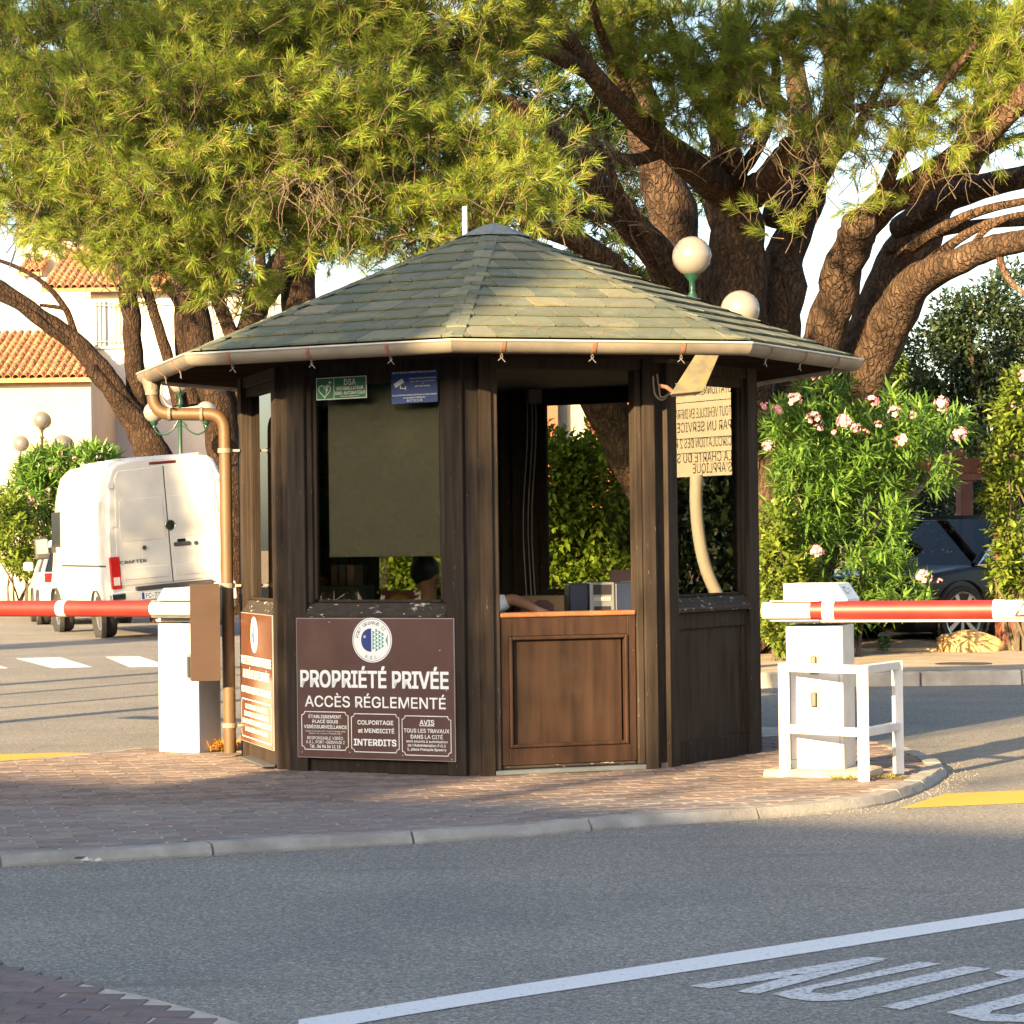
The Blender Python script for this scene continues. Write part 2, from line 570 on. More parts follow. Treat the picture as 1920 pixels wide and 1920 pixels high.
# ---- bricks
def brick_mat():
    m, n, l, b, out = nodes_of("paving_brick")
    r = rand_out(n)
    cr = n.new("ShaderNodeValToRGB")
    e = cr.color_ramp.elements
    e[0].position = 0; e[0].color = (.150, .125, .115, 1)
    e[1].position = 1; e[1].color = (.195, .165, .148, 1)
    for p, c in ((.25, (.14, .127, .126)), (.45, (.17, .133, .12)), (.62, (.155, .143, .143)), (.8, (.20, .168, .148))):
        x = e.new(p); x.color = (*c, 1)
    l.new(r, cr.inputs[0])
    c = cr.outputs[0]
    t = tex(n, l, 'noise', 14, detail=5)
    c = mixcol(n, l, .5, c, ramp(n, l, t, .3, .7, (.3,) * 3, (.72,) * 3), 'OVERLAY')
    l.new(c, b.inputs['Base Color']); b.inputs['Roughness'].default_value = .85
    bump(n, l, b, tex(n, l, 'noise', 90, detail=4), .5, .006)
    return m
M_BRICK = brick_mat()
M_BRICKF = M("paving_brick_field", (.21, .16, .14), .85, .2, 14, rand=.45, island=True, bmp=.4, bscale=90)

def brick_field(parent, inner, ang, bw, bh, gap, z, nmax, name="brick", skip=None, name_rest="brick_field", M1=None, bond=.5):
    me_src = MB().box(-bw / 2 + gap, bw / 2 - gap, -bh / 2 + gap, bh / 2 - gap, -.04, 0).build(name, M1 or M_BRICK, parent, bevel=.004)
    me = me_src.data
    bpy.data.objects.remove(me_src)
    c, s = math.cos(ang), math.sin(ang)
    xs = [p[0] for p in inner]; ys = [p[1] for p in inner]
    cx, cy0 = (min(xs) + max(xs)) / 2, (min(ys) + max(ys)) / 2
    rr = max(max(xs) - min(xs), max(ys) - min(ys))
    spots = []
    for j in range(int(-rr / bh), int(rr / bh) + 1):
        for i in range(int(-rr / bw) - 1, int(rr / bw) + 1):
            u = i * bw + (bond * bw if j % 2 else 0) + noise.noise(Vector((i * .7, j * .9, 3))) * .012
            v = j * bh + noise.noise(Vector((i * .3, j * .4, 9))) * .012
            x, y = cx + u * c - v * s, cy0 + u * s + v * c
            if inpoly(x, y, inner) and not (skip and skip(x, y)):
                spots.append((y, x))
    def vis(t):
        y, x = t
        return abs(x / y) < .2
    spots.sort(key=lambda t: (0 if vis(t) else 1, t[0]))
    rest = MB()
    for k, (y, x) in enumerate(spots):
        dz = rnd.uniform(-.003, .003)
        a = ang + rnd.uniform(-.02, .02)
        rx, ry = rnd.uniform(-.012, .012), rnd.uniform(-.008, .008)
        if k < nmax:
            o = bpy.data.objects.new(name, me); COL.objects.link(o); o.parent = parent
            o.location = (x, y, z + dz); o.rotation_euler = (rx, ry, a)
        else:
            T = Matrix.Translation((x, y, z + dz)) @ Matrix.Rotation(a, 4, 'Z')
            rest.box(-bw / 2 + gap, bw / 2 - gap, -bh / 2 + gap, bh / 2 - gap, -.04, 0, T)
    if rest.v:
        o = rest.build(name_rest, M_BRICKF, parent, fix=False)
        o["kind"] = "stuff"
inner = [(p.x, p.y) for p in offset_line(outer, .13)] + [(p.x, p.y) for p in offset_line(back, .08)]
KC = Vector((-.10, 17.9, 0))
brick_field(pav, inner, rad(14), .205, .105, .007, ZI, 300, skip=lambda x, y: (Vector((x, y, 0)) - KC).length < 1.45 or y > 19.2)

# ---- brick apron at the near left corner, flush with the road
NEAR = [G(a, b) for a, b in ((-260, 1790), (0, 1815), (130, 1843), (260, 1868), (400, 1905), (520, 1945), (560, 2000), (-260, 2000))]
apron = MB().prism([(p.x, p.y) for p in NEAR], -.03, .0045, axis='z').build("brick_apron", M_MORTAR)
struct(apron)
M_BRICK2 = M("apron_brick", (.15, .115, .11), .85, .2, 14, rand=.3, bmp=.5, bscale=90)
brick_field(apron, [(p.x, p.y) for p in NEAR], rad(-7), .205, .105, .003, .0105, 300, name="apron_brick", M1=M_BRICK2)

# ---- far pavement on the right with pale kerb, planting bed behind
fw = MB().box(1.0, 16, 26.5, 31.6, -.03, .12).build("footpath", M_SIDEWALK)
struct(fw)
fk = MB().box(1.0, 16, 26.33, 26.5, -.03, .10).build("footpath_kerb", M_KERB2)
struct(fk)
kl = resample([Vector((1.0, 26.25, 0)), Vector((16, 26.25, 0))], .1)
kerb_run(kl, list(range(0, len(kl), 10)), M_KERB2, fk, .135, .12, .03, gap=.012, rough=.02)
vs = []; fs = []
NX, NY = 90, 40
for j in range(NY + 1):
    for i in range(NX + 1):
        x, y = -14 + 32 * i / NX, 31.5 + 13 * j / NY
        z = .10 + .10 * min(1, (y - 31.5) / .8) + .05 * noise.noise(Vector((x, y, 0)) * 1.6) + .02 * noise.noise(Vector((x, y, 5)) * 6)
        vs.append((x, y, z if x > -2 else z))
for j in range(NY):
    for i in range(NX):
        a = j * (NX + 1) + i
        fs.append((a, a + 1, a + NX + 2, a + NX + 1))
bed = MB().add([v for v in vs], [q for q in fs if vs[q[0]][0] > -1.5]).build("planting_bed", M_EARTH, smooth=True)
struct(bed)
edge = MB()
for i in range(14):
    x = 2.0 + i * 1.0
    edge.box(x + .01, x + .99, 31.45, 31.62, .05, .17 + rnd.uniform(-.02, .02))
struct(edge.build("bed_edging", M("edging_stone", (.52, .38, .22), .9, .25, 6, bmp=.6, bscale=25, dist=.02), bevel=.012))
MB().lathe([(.30, .121), (.30, .126), (.26, .128), (.26, .125), (0.0001, .125)], 24, (4.75, 28.2, 0)).build("manhole_cover", M("dark_iron", (.06, .05, .045), .7, .2, 20, metal=.5, bmp=.5, bscale=40), fw)

# grit swept against the kerb
gt_ = MB()
for _ in range(1500):
    i = rnd.randrange(len(front) - 1)
    p = front[i].lerp(front[i + 1], rnd.random()); t = (front[i + 1] - front[i]).normalized(); nrm_ = Vector((t.y, -t.x, 0))
    q = p + nrm_ * abs(rnd.gauss(0, .10)) + nrm_ * .006
    r = rnd.uniform(.002, .006)
    gt_.add([(q.x - r, q.y, .001), (q.x, q.y - r, .001), (q.x + r, q.y, .001), (q.x, q.y + r, .001), (q.x, q.y, r * 1.3)], [(0, 1, 4), (1, 2, 4), (2, 3, 4), (3, 0, 4)])
go_ = gt_.build("grit", M("grit_stone", (.2, .18, .15), .9, .4, 60), road, fix=False)
go_["kind"] = "stuff"

# broken corner of the kerb at the left: pale fresh concrete, and a dark disc painting the shade of a hole
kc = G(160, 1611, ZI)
MB().lathe([(.035, 0), (.03, .004), (.0001, .004)], 9, (kc.x - .02, kc.y + .015, ZI + .004)).build("kerb_hole", M("hole_shade", (.05, .03, .025), .95, .3, 30), kerb)
for _ in range(7):
    r = rnd.uniform(.012, .032)
    vs = []
    for d in ((1, 0, 0), (.2, .9, 0), (-.9, .3, 0), (-.4, -.8, 0), (.5, -.7, 0), (.1, .1, .7)):
        vs.append((d[0] * r * rnd.uniform(.7, 1.2), d[1] * r * rnd.uniform(.7, 1.2), d[2] * r * .8))
    o = MB().add(vs, [(0, 1, 5), (1, 2, 5), (2, 3, 5), (3, 4, 5), (4, 0, 5), (4, 3, 2, 1, 0)]).build("kerb_fragment", M("fresh_concrete", (.46, .44, .40), .95, .2, 40, bmp=.5, bscale=90), kerb)
    o.location = (kc.x + rnd.uniform(-.01, .06), kc.y + rnd.uniform(-.035, .01), ZI - .004 + rnd.uniform(-.01, .01))
# ================================================================== kiosk
KR, KTH = 1.775, -5.6
KAP = KR * math.cos(rad(22.5))
HW = KR * math.sin(rad(22.5))
M_WOOD = M("dark_stained_wood", (.036, .027, .021), .8, .38, 3.0, (9, 9, .8), bmp=.35, bscale=9, chips=(.13, .105, .08), chip_scale=15, chip_stretch=(3, 3, .8), chip_pos=.665, rand=.25, dist=.004, spec=.15)
M_SILL = M("peeling_sill_wood", (.038, .032, .028), .85, .25, 5, (3, 3, 9), bmp=.6, bscale=14, chips=(.36, .33, .29), chip_scale=13, chip_stretch=(1, 1, 3), chip_pos=.60, dist=.004, spec=.15)
M_WOODP = M("worn_panel_wood", (.040, .0285, .021), .8, .4, 3.0, (6, 6, .7), bmp=.3, bscale=10, dirt=(.046, .038, .033), dirt_scale=2.2, rand=.1, dist=.003, spec=.15)
M_DOOR = M("half_door_wood", (.028, .0145, .009), .75, .45, 2.6, (7, 7, .5), bmp=.25, bscale=12, dirt=(.036, .023, .015), dirt_scale=3.0, chips=(.16, .11, .07), chip_scale=19, chip_stretch=(1, 1, .6), chip_pos=.76, dist=.002, spec=.2)
M_DOORE = M("door_edge_wood", (.030, .0145, .0085), .7, .4, 3, (6, 6, 1), bmp=.3, bscale=20, chips=(.13, .088, .05), chip_scale=24, chip_pos=.68, dist=.002, spec=.25)
M_INT = M("interior_wood", (.035, .024, .017), .7, .3, 4, (5, 5, 1), bmp=.2, bscale=20)
M_GLASS = glass_mat("window_glass", (.80, .80, .72), 1.52, 0.0, 2.0)
M_BLIND = M("roller_blind", (.25, .245, .25), .9, .06, 30, bmp=.3, bscale=200)

def FMR(k, off=0.0):
    """frame of roof side k (regular): x along the side (right seen from outside), y outward, z up; kiosk-local"""
    a = rad({1: -67.5, 2: -22.5, 3: 22.5, 4: 67.5, 5: 112.5, 6: 157.5, 7: 202.5, 8: 247.5}[k] + KTH)
    t = Vector((math.cos(a), math.sin(a), 0)); n = Vector((math.sin(a), -math.cos(a), 0))
    q = n * (KAP + off)
    return Matrix(((t.x, n.x, 0, q.x), (t.y, n.y, 0, q.y), (0, 0, 1, 0), (0, 0, 0, 1)))
VK = [Vector((KR * math.sin(rad(KTH + 45 * i)), -KR * math.cos(rad(KTH + 45 * i)), 0)) for i in range(8)]
VK[0] = Vector((-.137, -1.775, 0)); VK[1] = Vector((1.037, -1.352, 0))
def FM(k, off=0.0):
    """frame of wall k between its two corners, x scaled so that the wall always runs -HW..HW"""
    A, B = VK[(k + 5) % 8], VK[(k + 6) % 8]
    t = B - A; L = t.length; t.normalize()
    n = Vector((t.y, -t.x, 0)); t = t * (L / (2 * HW))
    q = (A + B) / 2 + n * off
    return Matrix(((t.x, n.x, 0, q.x), (t.y, n.y, 0, q.y), (0, 0, 1, 0), (0, 0, 0, 1)))
kiosk = thing("guard_kiosk", "dark brown wooden octagonal guard kiosk with green shingle roof", "kiosk", (KC.x, KC.y, 0))
ZT = 2.60
W0, W1 = 1.10, 2.49
def octo(r, z, th=KTH):
    return [(r * math.sin(rad(th + 45 * i)), -r * math.cos(rad(th + 45 * i)), z) for i in range(8)]
MB().prism([(p[0], p[1]) for p in octo(KR - .12, 0)], ZI - .02, ZI + .03, axis='z').build("floor", M("kiosk_floor", (.16, .12, .09), .7, .2, 4), kiosk)
MB().prism([(p[0], p[1]) for p in octo(KR - .06, 0)], ZT - .03, ZT + .02, axis='z').build("ceiling", M_INT, kiosk)
for i in range(8):                                   # corner posts behind the wall posts
    n = VK[i].normalized(); t = Vector((-n.y, n.x, 0)); rv = VK[i].length
    T = Matrix(((t.x, n.x, 0, 0), (t.y, n.y, 0, 0), (0, 0, 1, 0), (0, 0, 0, 1)))
    MB().box(-.055, .055, rv - .19, rv - .065, ZI - .01, ZT, T).build("corner_post", M_WOOD, kiosk, bevel=.006)
for k in range(1, 9):
    T = FM(k)
    for s in (-1, 1):
        x0, x1 = sorted((s * .488, s * .612)) if k != 3 else sorted((s * .540, s * .628))
        MB().box(x0, x1, -.105, 0, ZI, ZT, T).build("post", M_WOOD, kiosk, bevel=.005, seg=2)
    MB().box(-.487 if k != 3 else -.539, .487 if k != 3 else .539, -.10, -.012, W1 + .03, ZT - .002, T).build("lintel", M_WOOD, kiosk, bevel=.004)
    if k == 3:
        continue
    lp = MB().box(-.487, .487, -.075, -.048, ZI + .02, 1.0, T).build("lower_panel", M_WOODP, kiosk)
    MB().box(-.486, .486, -.08, -.030, .90, 1.005, T).build("rail", M_WOOD, lp, bevel=.004)
    MB().box(-.486, .486, -.08, -.030, ZI, .19, T).build("rail", M_WOOD, lp, bevel=.004)
    for s in (-1, 1):
        x0, x1 = sorted((s * .425, s * .486))
        MB().box(x0, x1, -.08, -.032, .191, .899, T).build("stile", M_WOOD, lp, bevel=.004)
    MB().prism([(-.10, 1.006), (.004, 1.006), (.006, 1.03), (-.045, W0), (-.10, W0 + .004)], -.486, .486, T, axis='x').build("sill", M_SILL, kiosk, bevel=.003)
    fr = MB().box(-.486, .486, -.09, -.030, W1 - .03, W1 + .029, T)
    for s in (-1, 1):
        x0, x1 = sorted((s * .452, s * .486)); fr.box(x0, x1, -.09, -.028, W0 - .0, W1 - .031, T)
        x0, x1 = sorted((s * .430, s * .4515)); fr.box(x0, x1, -.09, -.048, W0 + .021, W1 - .0315, T)
    fr.box(-.4295, .4295, -.09, -.050, W0 + .003, W0 + .020, T)
    wf = fr.build("window_frame", M_WOOD, kiosk, bevel=.003)
    MB().box(-.432, .432, -.068, -.064, W0 + .015, W1 - .02, T).build("pane", M_GLASS, kiosk)

# roller blind inside wall 2
T = FM(2)
bl = MB().box(-.40, .375, -.150, -.147, 1.41, 2.46, T).build("roller_blind", M_BLIND, kiosk)
MB().box(-.402, .377, -.154, -.143, 1.385, 1.41, T).build("bottom_bar", M_BLIND, bl, bevel=.003)

# half door, wall 3
T = FM(3)
DX0, DX1, DZ0, DZ1 = -.486, .482, ZI + .055, 1.035
door = MB().box(DX0 + .1, DX1 - .1, -.078, -.055, DZ0 + .1, DZ1 - .1, T).build("half_door", M_DOOR, kiosk, label="reddish brown panelled half door under the open upper half")
fr = MB()
fr.box(DX0, DX0 + .06, -.085, -.035, DZ0, DZ1 - .03, T); fr.box(DX1 - .06, DX1, -.085, -.035, DZ0, DZ1 - .03, T)
fr.box(DX0 + .06, DX1 - .06, -.0852, -.0352, DZ0, DZ0 + .105, T); fr.box(DX0 + .06, DX1 - .06, -.0852, -.0352, DZ1 - .145, DZ1 - .031, T)
fr.build("door_frame", M_DOORE, door, bevel=.003)
mo = MB()
a0, a1, b0, b1 = DX0 + .061, DX1 - .061, DZ0 + .106, DZ1 - .146
for (x0, x1, z0, z1) in ((a0, a0 + .022, b0, b1), (a1 - .022, a1, b0, b1), (a0 + .0225, a1 - .0225, b0, b0 + .022), (a0 + .0225, a1 - .0225, b1 - .022, b1)):
    mo.box(x0, x1, -.07, -.022, z0, z1, T)
mo.build("moulding", M_DOORE, door, bevel=.006, seg=2)
MB().box(DX0 - .0, DX1, -.16, -.022, DZ1 - .03, DZ1, T).build("ledge", M("ledge_wood", (.22, .095, .04), .4, .3, 3, (1, 6, 6), chips=(.5, .36, .2), chip_scale=20, chip_pos=.62), door, bevel=.010, seg=3)
MB().box(-.538, .538, -.10, -.004, ZI, ZI + .030, T).build("threshold", M("threshold_metal", (.26, .29, .30), .35, .1, 10, metal=.7), kiosk, bevel=.004)
MB().box(DX0, DX1, -.088, -.04, ZI + .034, DZ0 - .003, T).build("weather_board", M_SILL, door, bevel=.006)
for s in (-1, 1):
    x0, x1 = sorted((s * .4895, s * .539))
    MB().box(x0, x1, -.12, -.02, ZI + .031, W1 + .03, T).build("door_jamb", M_WOOD, kiosk, bevel=.006)

# ---- roof
RR, ZE, ZA = 2.36, 2.668, 3.585
rap = RR * math.cos(rad(22.5)); rise = ZA - ZE
def shingle_mat(name, island=False):
    m, n, l, b, out = nodes_of(name)
    r = rand_out(n, island)
    cr = n.new("ShaderNodeValToRGB"); e = cr.color_ramp.elements
    e[0].position = 0; e[0].color = (.100, .108, .074, 1)
    e[1].position = 1; e[1].color = (.178, .172, .110, 1)
    for p, c in ((.3, (.097, .115, .09)), (.55, (.08, .10, .082)), (.72, (.16, .155, .118)), (.86, (.112, .132, .10))):
        x = e.new(p); x.color = (*c, 1)
    l.new(r, cr.inputs[0]); c = cr.outputs[0]
    gr = tex(n, l, 'noise', 260, detail=2)
    c = mixcol(n, l, .75, c, ramp(n, l, gr, .3, .7, (.22,) * 3, (.78,) * 3), 'OVERLAY')
    st = tex(n, l, 'noise', 5, detail=5)
    c = mixcol(n, l, ramp(n, l, st, .52, .8, (0,) * 3, (.6,) * 3), c, (.22, .205, .11))
    l.new(c, b.inputs['Base Color']); b.inputs['Roughness'].default_value = .95
    b.inputs['Specular IOR Level'].default_value = .2
    bump(n, l, b, gr, .6, .004)
    return m
M_SHING = shingle_mat("roof_shingle"); M_SHINGI = shingle_mat("roof_shingle_field", True)
o8 = octo(RR, ZE - .012)
deck = MB().add(o8 + [(0, 0, ZA - .012)] + octo(RR, ZE - .055) + [(0, 0, ZA - .06)],
                [(i, (i + 1) % 8, 8) for i in range(8)] + [(9 + (i + 1) % 8, 9 + i, 17) for i in range(8)] + [(i, 9 + i, 9 + (i + 1) % 8, (i + 1) % 8) for i in range(8)])
roof = deck.build("roof", M("roof_felt", (.035, .04, .035), .95, .2, 20, spec=0.0), kiosk)
M_SOFFIT = M("soffit_board", (.028, .02, .014), .9, .3, 4, spec=0.0)
MB().add(octo(KR - .04, ZT - .01) + octo(RR - .02, ZE - .075), [(i, (i + 1) % 8, 8 + (i + 1) % 8, 8 + i) for i in range(8)]).build("soffit", M_SOFFIT, roof)
SL = math.hypot(rap, rise); NR = 12; rh = SL / NR
sn, cs = rise / SL, rap / SL
rest = MB()
for k in range(1, 9):
    F = FMR(k)
    def pt(u, v, h):                                # slope coordinates -> kiosk-local
        return F @ Vector((u, rap - KAP - v * cs + h * sn, ZE + v * sn + h * cs))
    hwv = lambda v: RR * math.sin(rad(22.5)) * max(0, 1 - v / SL)
    for r in range(NR):
        v0, v1 = r * rh - (.02 if r == 0 else 0), (r + 1) * rh + .012
        v1 = min(v1, SL - .02)
        h0, h1 = hwv(max(0, v0)) , hwv(v1)
        tw = .26
        x = -h0 - rnd.uniform(0, tw) if r % 2 else -h0 - tw * .5 - rnd.uniform(0, .05)
        while x < h0:
            wdt = tw * rnd.choice((.62, .8, 1, 1, 1.25))
            xa, xb = max(x + .0035, -h0), min(x + wdt - .0035, h0)
            x += wdt
            if xb - xa < .03: continue
            ta, tb = max(-h1, min(h1, xa)), max(-h1, min(h1, xb))
            lift = rnd.uniform(0, .004)
            q = [pt(xa, v0, .004 + .004), pt(xb, v0, .008), pt(tb, v1, .0005), pt(ta, v1, .0005)]
            q2 = [pt(xa, v0, .019 + lift), pt(xb, v0, .019 + lift * .5), pt(tb, v1, .0035), pt(ta, v1, .0035)]
            fs = [(3, 2, 1, 0), (4, 5, 6, 7), (0, 1, 5, 4), (1, 2, 6, 5), (2, 3, 7, 6), (3, 0, 4, 7)]
            if k <= 4:
                MB().add(q + q2, fs).build("shingle", M_SHING, roof)
            else:
                rest.add(q + q2, fs)
rest.build("shingle_field", M_SHINGI, roof, fix=False)["kind"] = "stuff"
for i in range(8):                                  # hip caps
    a = rad(KTH + 45 * i)
    d = Vector((math.sin(a), -math.cos(a), 0)); tt = Vector((math.cos(a), math.sin(a), 0))
    hip = MB()
    for r in range(NR + 1):
        f0, f1 = r / (NR + 1) - .01, (r + 1) / (NR + 1)
        wd = .06
        def hp(f, s, h):
            c = d * (RR * (1 - f)); c.z = ZE + rise * f
            wv = min(wd, RR * (1 - f) * .35)
            return c + tt * (s * wv) - d * (wv * .10 * abs(s)) + Vector((0, 0, h - wv * .045 * abs(s)))
        vs = [hp(f0, s, .018) for s in (-1, 0, 1)] + [hp(f1, s, .009) for s in (-1, 0, 1)] + [hp(f0, s, .008) for s in (-1, 0, 1)]
        fs = [(0, 1, 4, 3), (1, 2, 5, 4), (6, 7, 1, 0), (7, 8, 2, 1)]
        if i in (0, 1, 7, 6, 2):
            MB().add(vs, fs).build("hip_shingle", M_SHING, roof)
        else:
            hip.add(vs, fs)
    if hip.v: hip.build("hip_field", M_SHINGI, roof, fix=False)["kind"] = "stuff"
MB().add(octo(.26, ZA - .075) + octo(.10, ZA + .0) + [(0, 0, ZA + .03)], [(i, (i + 1) % 8, 8 + (i + 1) % 8, 8 + i) for i in range(8)] + [(8 + i, 8 + (i + 1) % 8, 16) for i in range(8)]).build("roof_cap", M("roof_cap_felt", (.13, .15, .15), .9, .2, 40, bmp=.4, bscale=150), roof)

# pine needles caught on the shingles
nd = MB()
for _ in range(420):
    k = rnd.choice((2, 3, 3, 4, 1, 2)); F = FMR(k)
    v = abs(rnd.gauss(0, .55)) if rnd.random() < .7 else rnd.uniform(0, SL * .95)
    if v > SL * .95: continue
    u = rnd.uniform(-1, 1) * RR * math.sin(rad(22.5)) * (1 - v / SL) * .97
    c = F @ Vector((u, rap - KAP - v * cs + .022 * sn, ZE + v * sn + .022 * cs))
    a = rnd.uniform(0, math.pi); e1 = F.to_3x3() @ Vector((math.cos(a), -math.sin(a) * cs, math.sin(a) * sn)); e2 = F.to_3x3() @ Vector((-math.sin(a), -math.cos(a) * cs, math.cos(a) * sn))
    h_ = rnd.uniform(.03, .06)
    nd.add([c - e1 * h_ - e2 * .0013, c + e1 * h_ - e2 * .0013, c + e1 * h_ + e2 * .0013, c - e1 * h_ + e2 * .0013], [(0, 1, 2, 3)])
nd.build("fallen_needles", M("dry_needle", (.19, .11, .05), .9, .3, 5), roof, fix=False)["kind"] = "stuff"
# ---- gutter
M_GUT = M("weathered_gutter", (.17, .15, .118), .55, .15, 4, (1, 1, 1), dirt=(.09, .078, .065), dirt_scale=2.5, bmp=.1, bscale=30, rand=.12)
M_RIM = M("gutter_rim", (.36, .35, .31), .5, .15, 5)
M_BRKT = M("rusty_bracket", (.20, .085, .05), .7, .3, 20)
GAP, GZ, GRAD = 2.205, 2.640, .062
tn = math.tan(rad(22.5))
for k in range(1, 9):
    F = FMR(k)
    prof = []
    for j in range(13):
        th = math.pi * j / 12
        prof.append((GAP - GRAD * math.cos(th), GZ - .004 - GRAD * 1.05 * math.sin(th)))
    inn = []
    for j in range(13):
        th = math.pi * (12 - j) / 12
        inn.append((GAP - (GRAD - .005) * math.cos(th), GZ - .004 - (GRAD * 1.05 - .005) * math.sin(th)))
    pr = prof + inn
    m_ = len(pr)
    vs = [(-r * tn + .0006, r - KAP, z) for r, z in pr] + [(r * tn - .0006, r - KAP, z) for r, z in pr]
    fs = [(i, (i + 1) % m_, m_ + (i + 1) % m_, m_ + i) for i in range(m_)]
    gt = MB().add(vs, fs, F).build("gutter", M_GUT, kiosk, smooth=True)
    rr_ = GAP + GRAD
    rb = MB()
    rp = [(rr_ + .007 * math.cos(t), GZ + .004 + .007 * math.sin(t)) for t in [math.pi * 2 * q / 8 for q in range(8)]]
    vs = [(-r * tn + .0006, r - KAP, z) for r, z in rp] + [(r * tn - .0006, r - KAP, z) for r, z in rp]
    rb.add(vs, [(i, (i + 1) % 8, 8 + (i + 1) % 8, 8 + i) for i in range(8)], F).build("gutter_rim", M_RIM, gt, smooth=True)
    if k in (1, 2, 3, 4, 8, 5):
        for xo in ((-.62, -.05, .5) if k == 2 else (-.62, -.06, .50)):
            bk = MB(); wd = .011
            for j in range(12):
                t0, t1 = math.pi * (.0 + j / 12), math.pi * (j + 1) / 12
                q = []
                for tt_, R_ in ((t0, GRAD + .002), (t1, GRAD + .002), (t1, GRAD + .006), (t0, GRAD + .006)):
                    q.append((GAP - KAP - R_ * math.cos(tt_) , GZ - R_ * 1.05 * math.sin(tt_)))
                bk.add([(xo - wd, *p) for p in q] + [(xo + wd, *p) for p in q], [(0, 1, 2, 3), (7, 6, 5, 4), (0, 4, 5, 1), (2, 6, 7, 3)], F)
            b_ = bk.build("gutter_bracket", M_BRKT, gt)
            yb, zb = GAP - KAP + .01, GZ - GRAD - .008
            MB().tube([F @ Vector((xo, yb + .01, zb)), F @ Vector((xo + .008, yb, zb - .018)), F @ Vector((xo - .022, yb, zb - .042))], .0028, 5).tube(
                [F @ Vector((xo, yb + .01, zb)), F @ Vector((xo - .008, yb, zb - .016)), F @ Vector((xo + .022, yb, zb - .05))], .0028, 5).build("wire_tie", M("wire", (.25, .24, .22), .5, .1, 10, metal=.6), b_)

# ---- downpipe on the left
M_PIPE = M("copper_tan_pipe", (.092, .052, .022), .55, .2, 3, (3, 3, 1), dirt=(.075, .048, .025), dirt_scale=5, bmp=.1, bscale=20)
def kl_(p): return Vector(p) - Vector((KC.x, KC.y, 0))
def bend(pts, r, k=6):
    """round the corners of a polyline"""
    pts = [Vector(p) for p in pts]
    out = [pts[0]]
    for i in range(1, len(pts) - 1):
        a, b, c = pts[i - 1], pts[i], pts[i + 1]
        u, v = (a - b).normalized(), (c - b).normalized()
        p0, p1 = b + u * r, b + v * r
        for j in range(k + 1):
            t = j / k
            out.append(p0 * (1 - t) ** 2 + b * 2 * t * (1 - t) + p1 * t * t)
    out.append(pts[-1])
    return out
pA, pB = P(286, 735, 17.95), P(291, 776, 17.95)
pC = P(421, 777, 17.90); pD = P(424, 1392, 17.90)
pD.z = max(pD.z, ZI + .03)
path = bend([pA, pB, pC, Vector((pC.x + .01, pC.y, .20)), Vector((pC.x + .01, pC.y + .01, ZI + .03))], .11)
path = [path[0], *path[1:]]
dp = MB().tube([kl_(p) for p in path], .043, 16).build("downpipe", M_PIPE, kiosk, smooth=True)
MB().tube([kl_(pA + Vector((-.01, 0, .10))), kl_(pA + Vector((-.005, 0, .07))), kl_(pA + Vector((0, 0, .0))), kl_(pA - Vector((0, 0, .02)))], [.066, .064, .05, .05], 16).build("funnel", M_GUT, dp, smooth=True)
for q in (P(421, 845, 17.9), P(423, 1098, 17.9), P(424, 1360, 17.9)):
    MB().lathe([(.044, -.016), (.050, -.016), (.050, .016), (.044, .016)], 16, kl_((pC.x + .01 * (2.2 - q.z) / 2, pC.y, q.z))).box(*(lambda c: (c.x + .04, c.x + .10, c.y - .008, c.y + .03, c.z - .008, c.z + .008))(kl_((pC.x, pC.y, q.z)))).build("pipe_clip", M_GUT, dp)
for q in (P(318, 776, 17.93), P(378, 777, 17.91)):
    MB().lathe([(.044, -.01), (.049, -.01), (.049, .01), (.044, .01)], 16, kl_(q), axis='x').build("pipe_clip", M_GUT, dp)
ca, cb = P(333, 700, 17.8), P(318, 765, 17.9)
MB().tube(smooth_path([kl_(ca), kl_(P(308, 712, 17.8)), kl_(P(303, 735, 17.85)), kl_(P(312, 758, 17.9)), kl_(P(322, 764, 17.85))], 5), .006, 6).build("cable", M("grey_cable", (.3, .29, .27), .5, .1, 9), dp, smooth=True)
# lead flashing piece lying at the foot of wall 1
T = FM(1)
MB().box(-.20, .56, .01, .10, ZI + .012, ZI + .03, T).build("foot_board", M("grey_board", (.06, .06, .065), .7, .2, 8), kiosk, bevel=.004)
# aerial pole over the roof
q = P(872, 440, 18.3)
MB().lathe([(.018, 0), (.018, .36), (.012, .365), (.0001, .366)], 10, kl_((q.x, 18.3, q.z - .17))).build("aerial_pole", M("pale_pvc", (.7, .7, .68), .4, .05, 5), kiosk, smooth=True)
# ================================================================== signs and fittings on the kiosk, things inside it
M_SIGNB = M("brown_sign_plate", (.085, .042, .035), .35, .08, 8, dirt=(.10, .055, .048), dirt_scale=6)
M_SWHITE = M("sign_white", (.78, .80, .78), .5, .03, 5)
M_SEDGE = M("sign_edge", (.32, .28, .27), .5, .1, 5)
M_NAVY = M("emblem_navy", (.018, .045, .19), .4, .03, 5)
M_TEAL = M("emblem_teal", (.05, .30, .24), .4, .03, 5)
M_GREY = M("emblem_grey", (.13, .15, .19), .5, .03, 5)
M_SGREEN = M("safety_green", (.022, .17, .065), .4, .06, 8)
M_SBLUE = M("sign_blue", (.014, .05, .21), .4, .06, 8)
M_BLACK = M("black_plastic", (.018, .018, .02), .45, .15, 10)

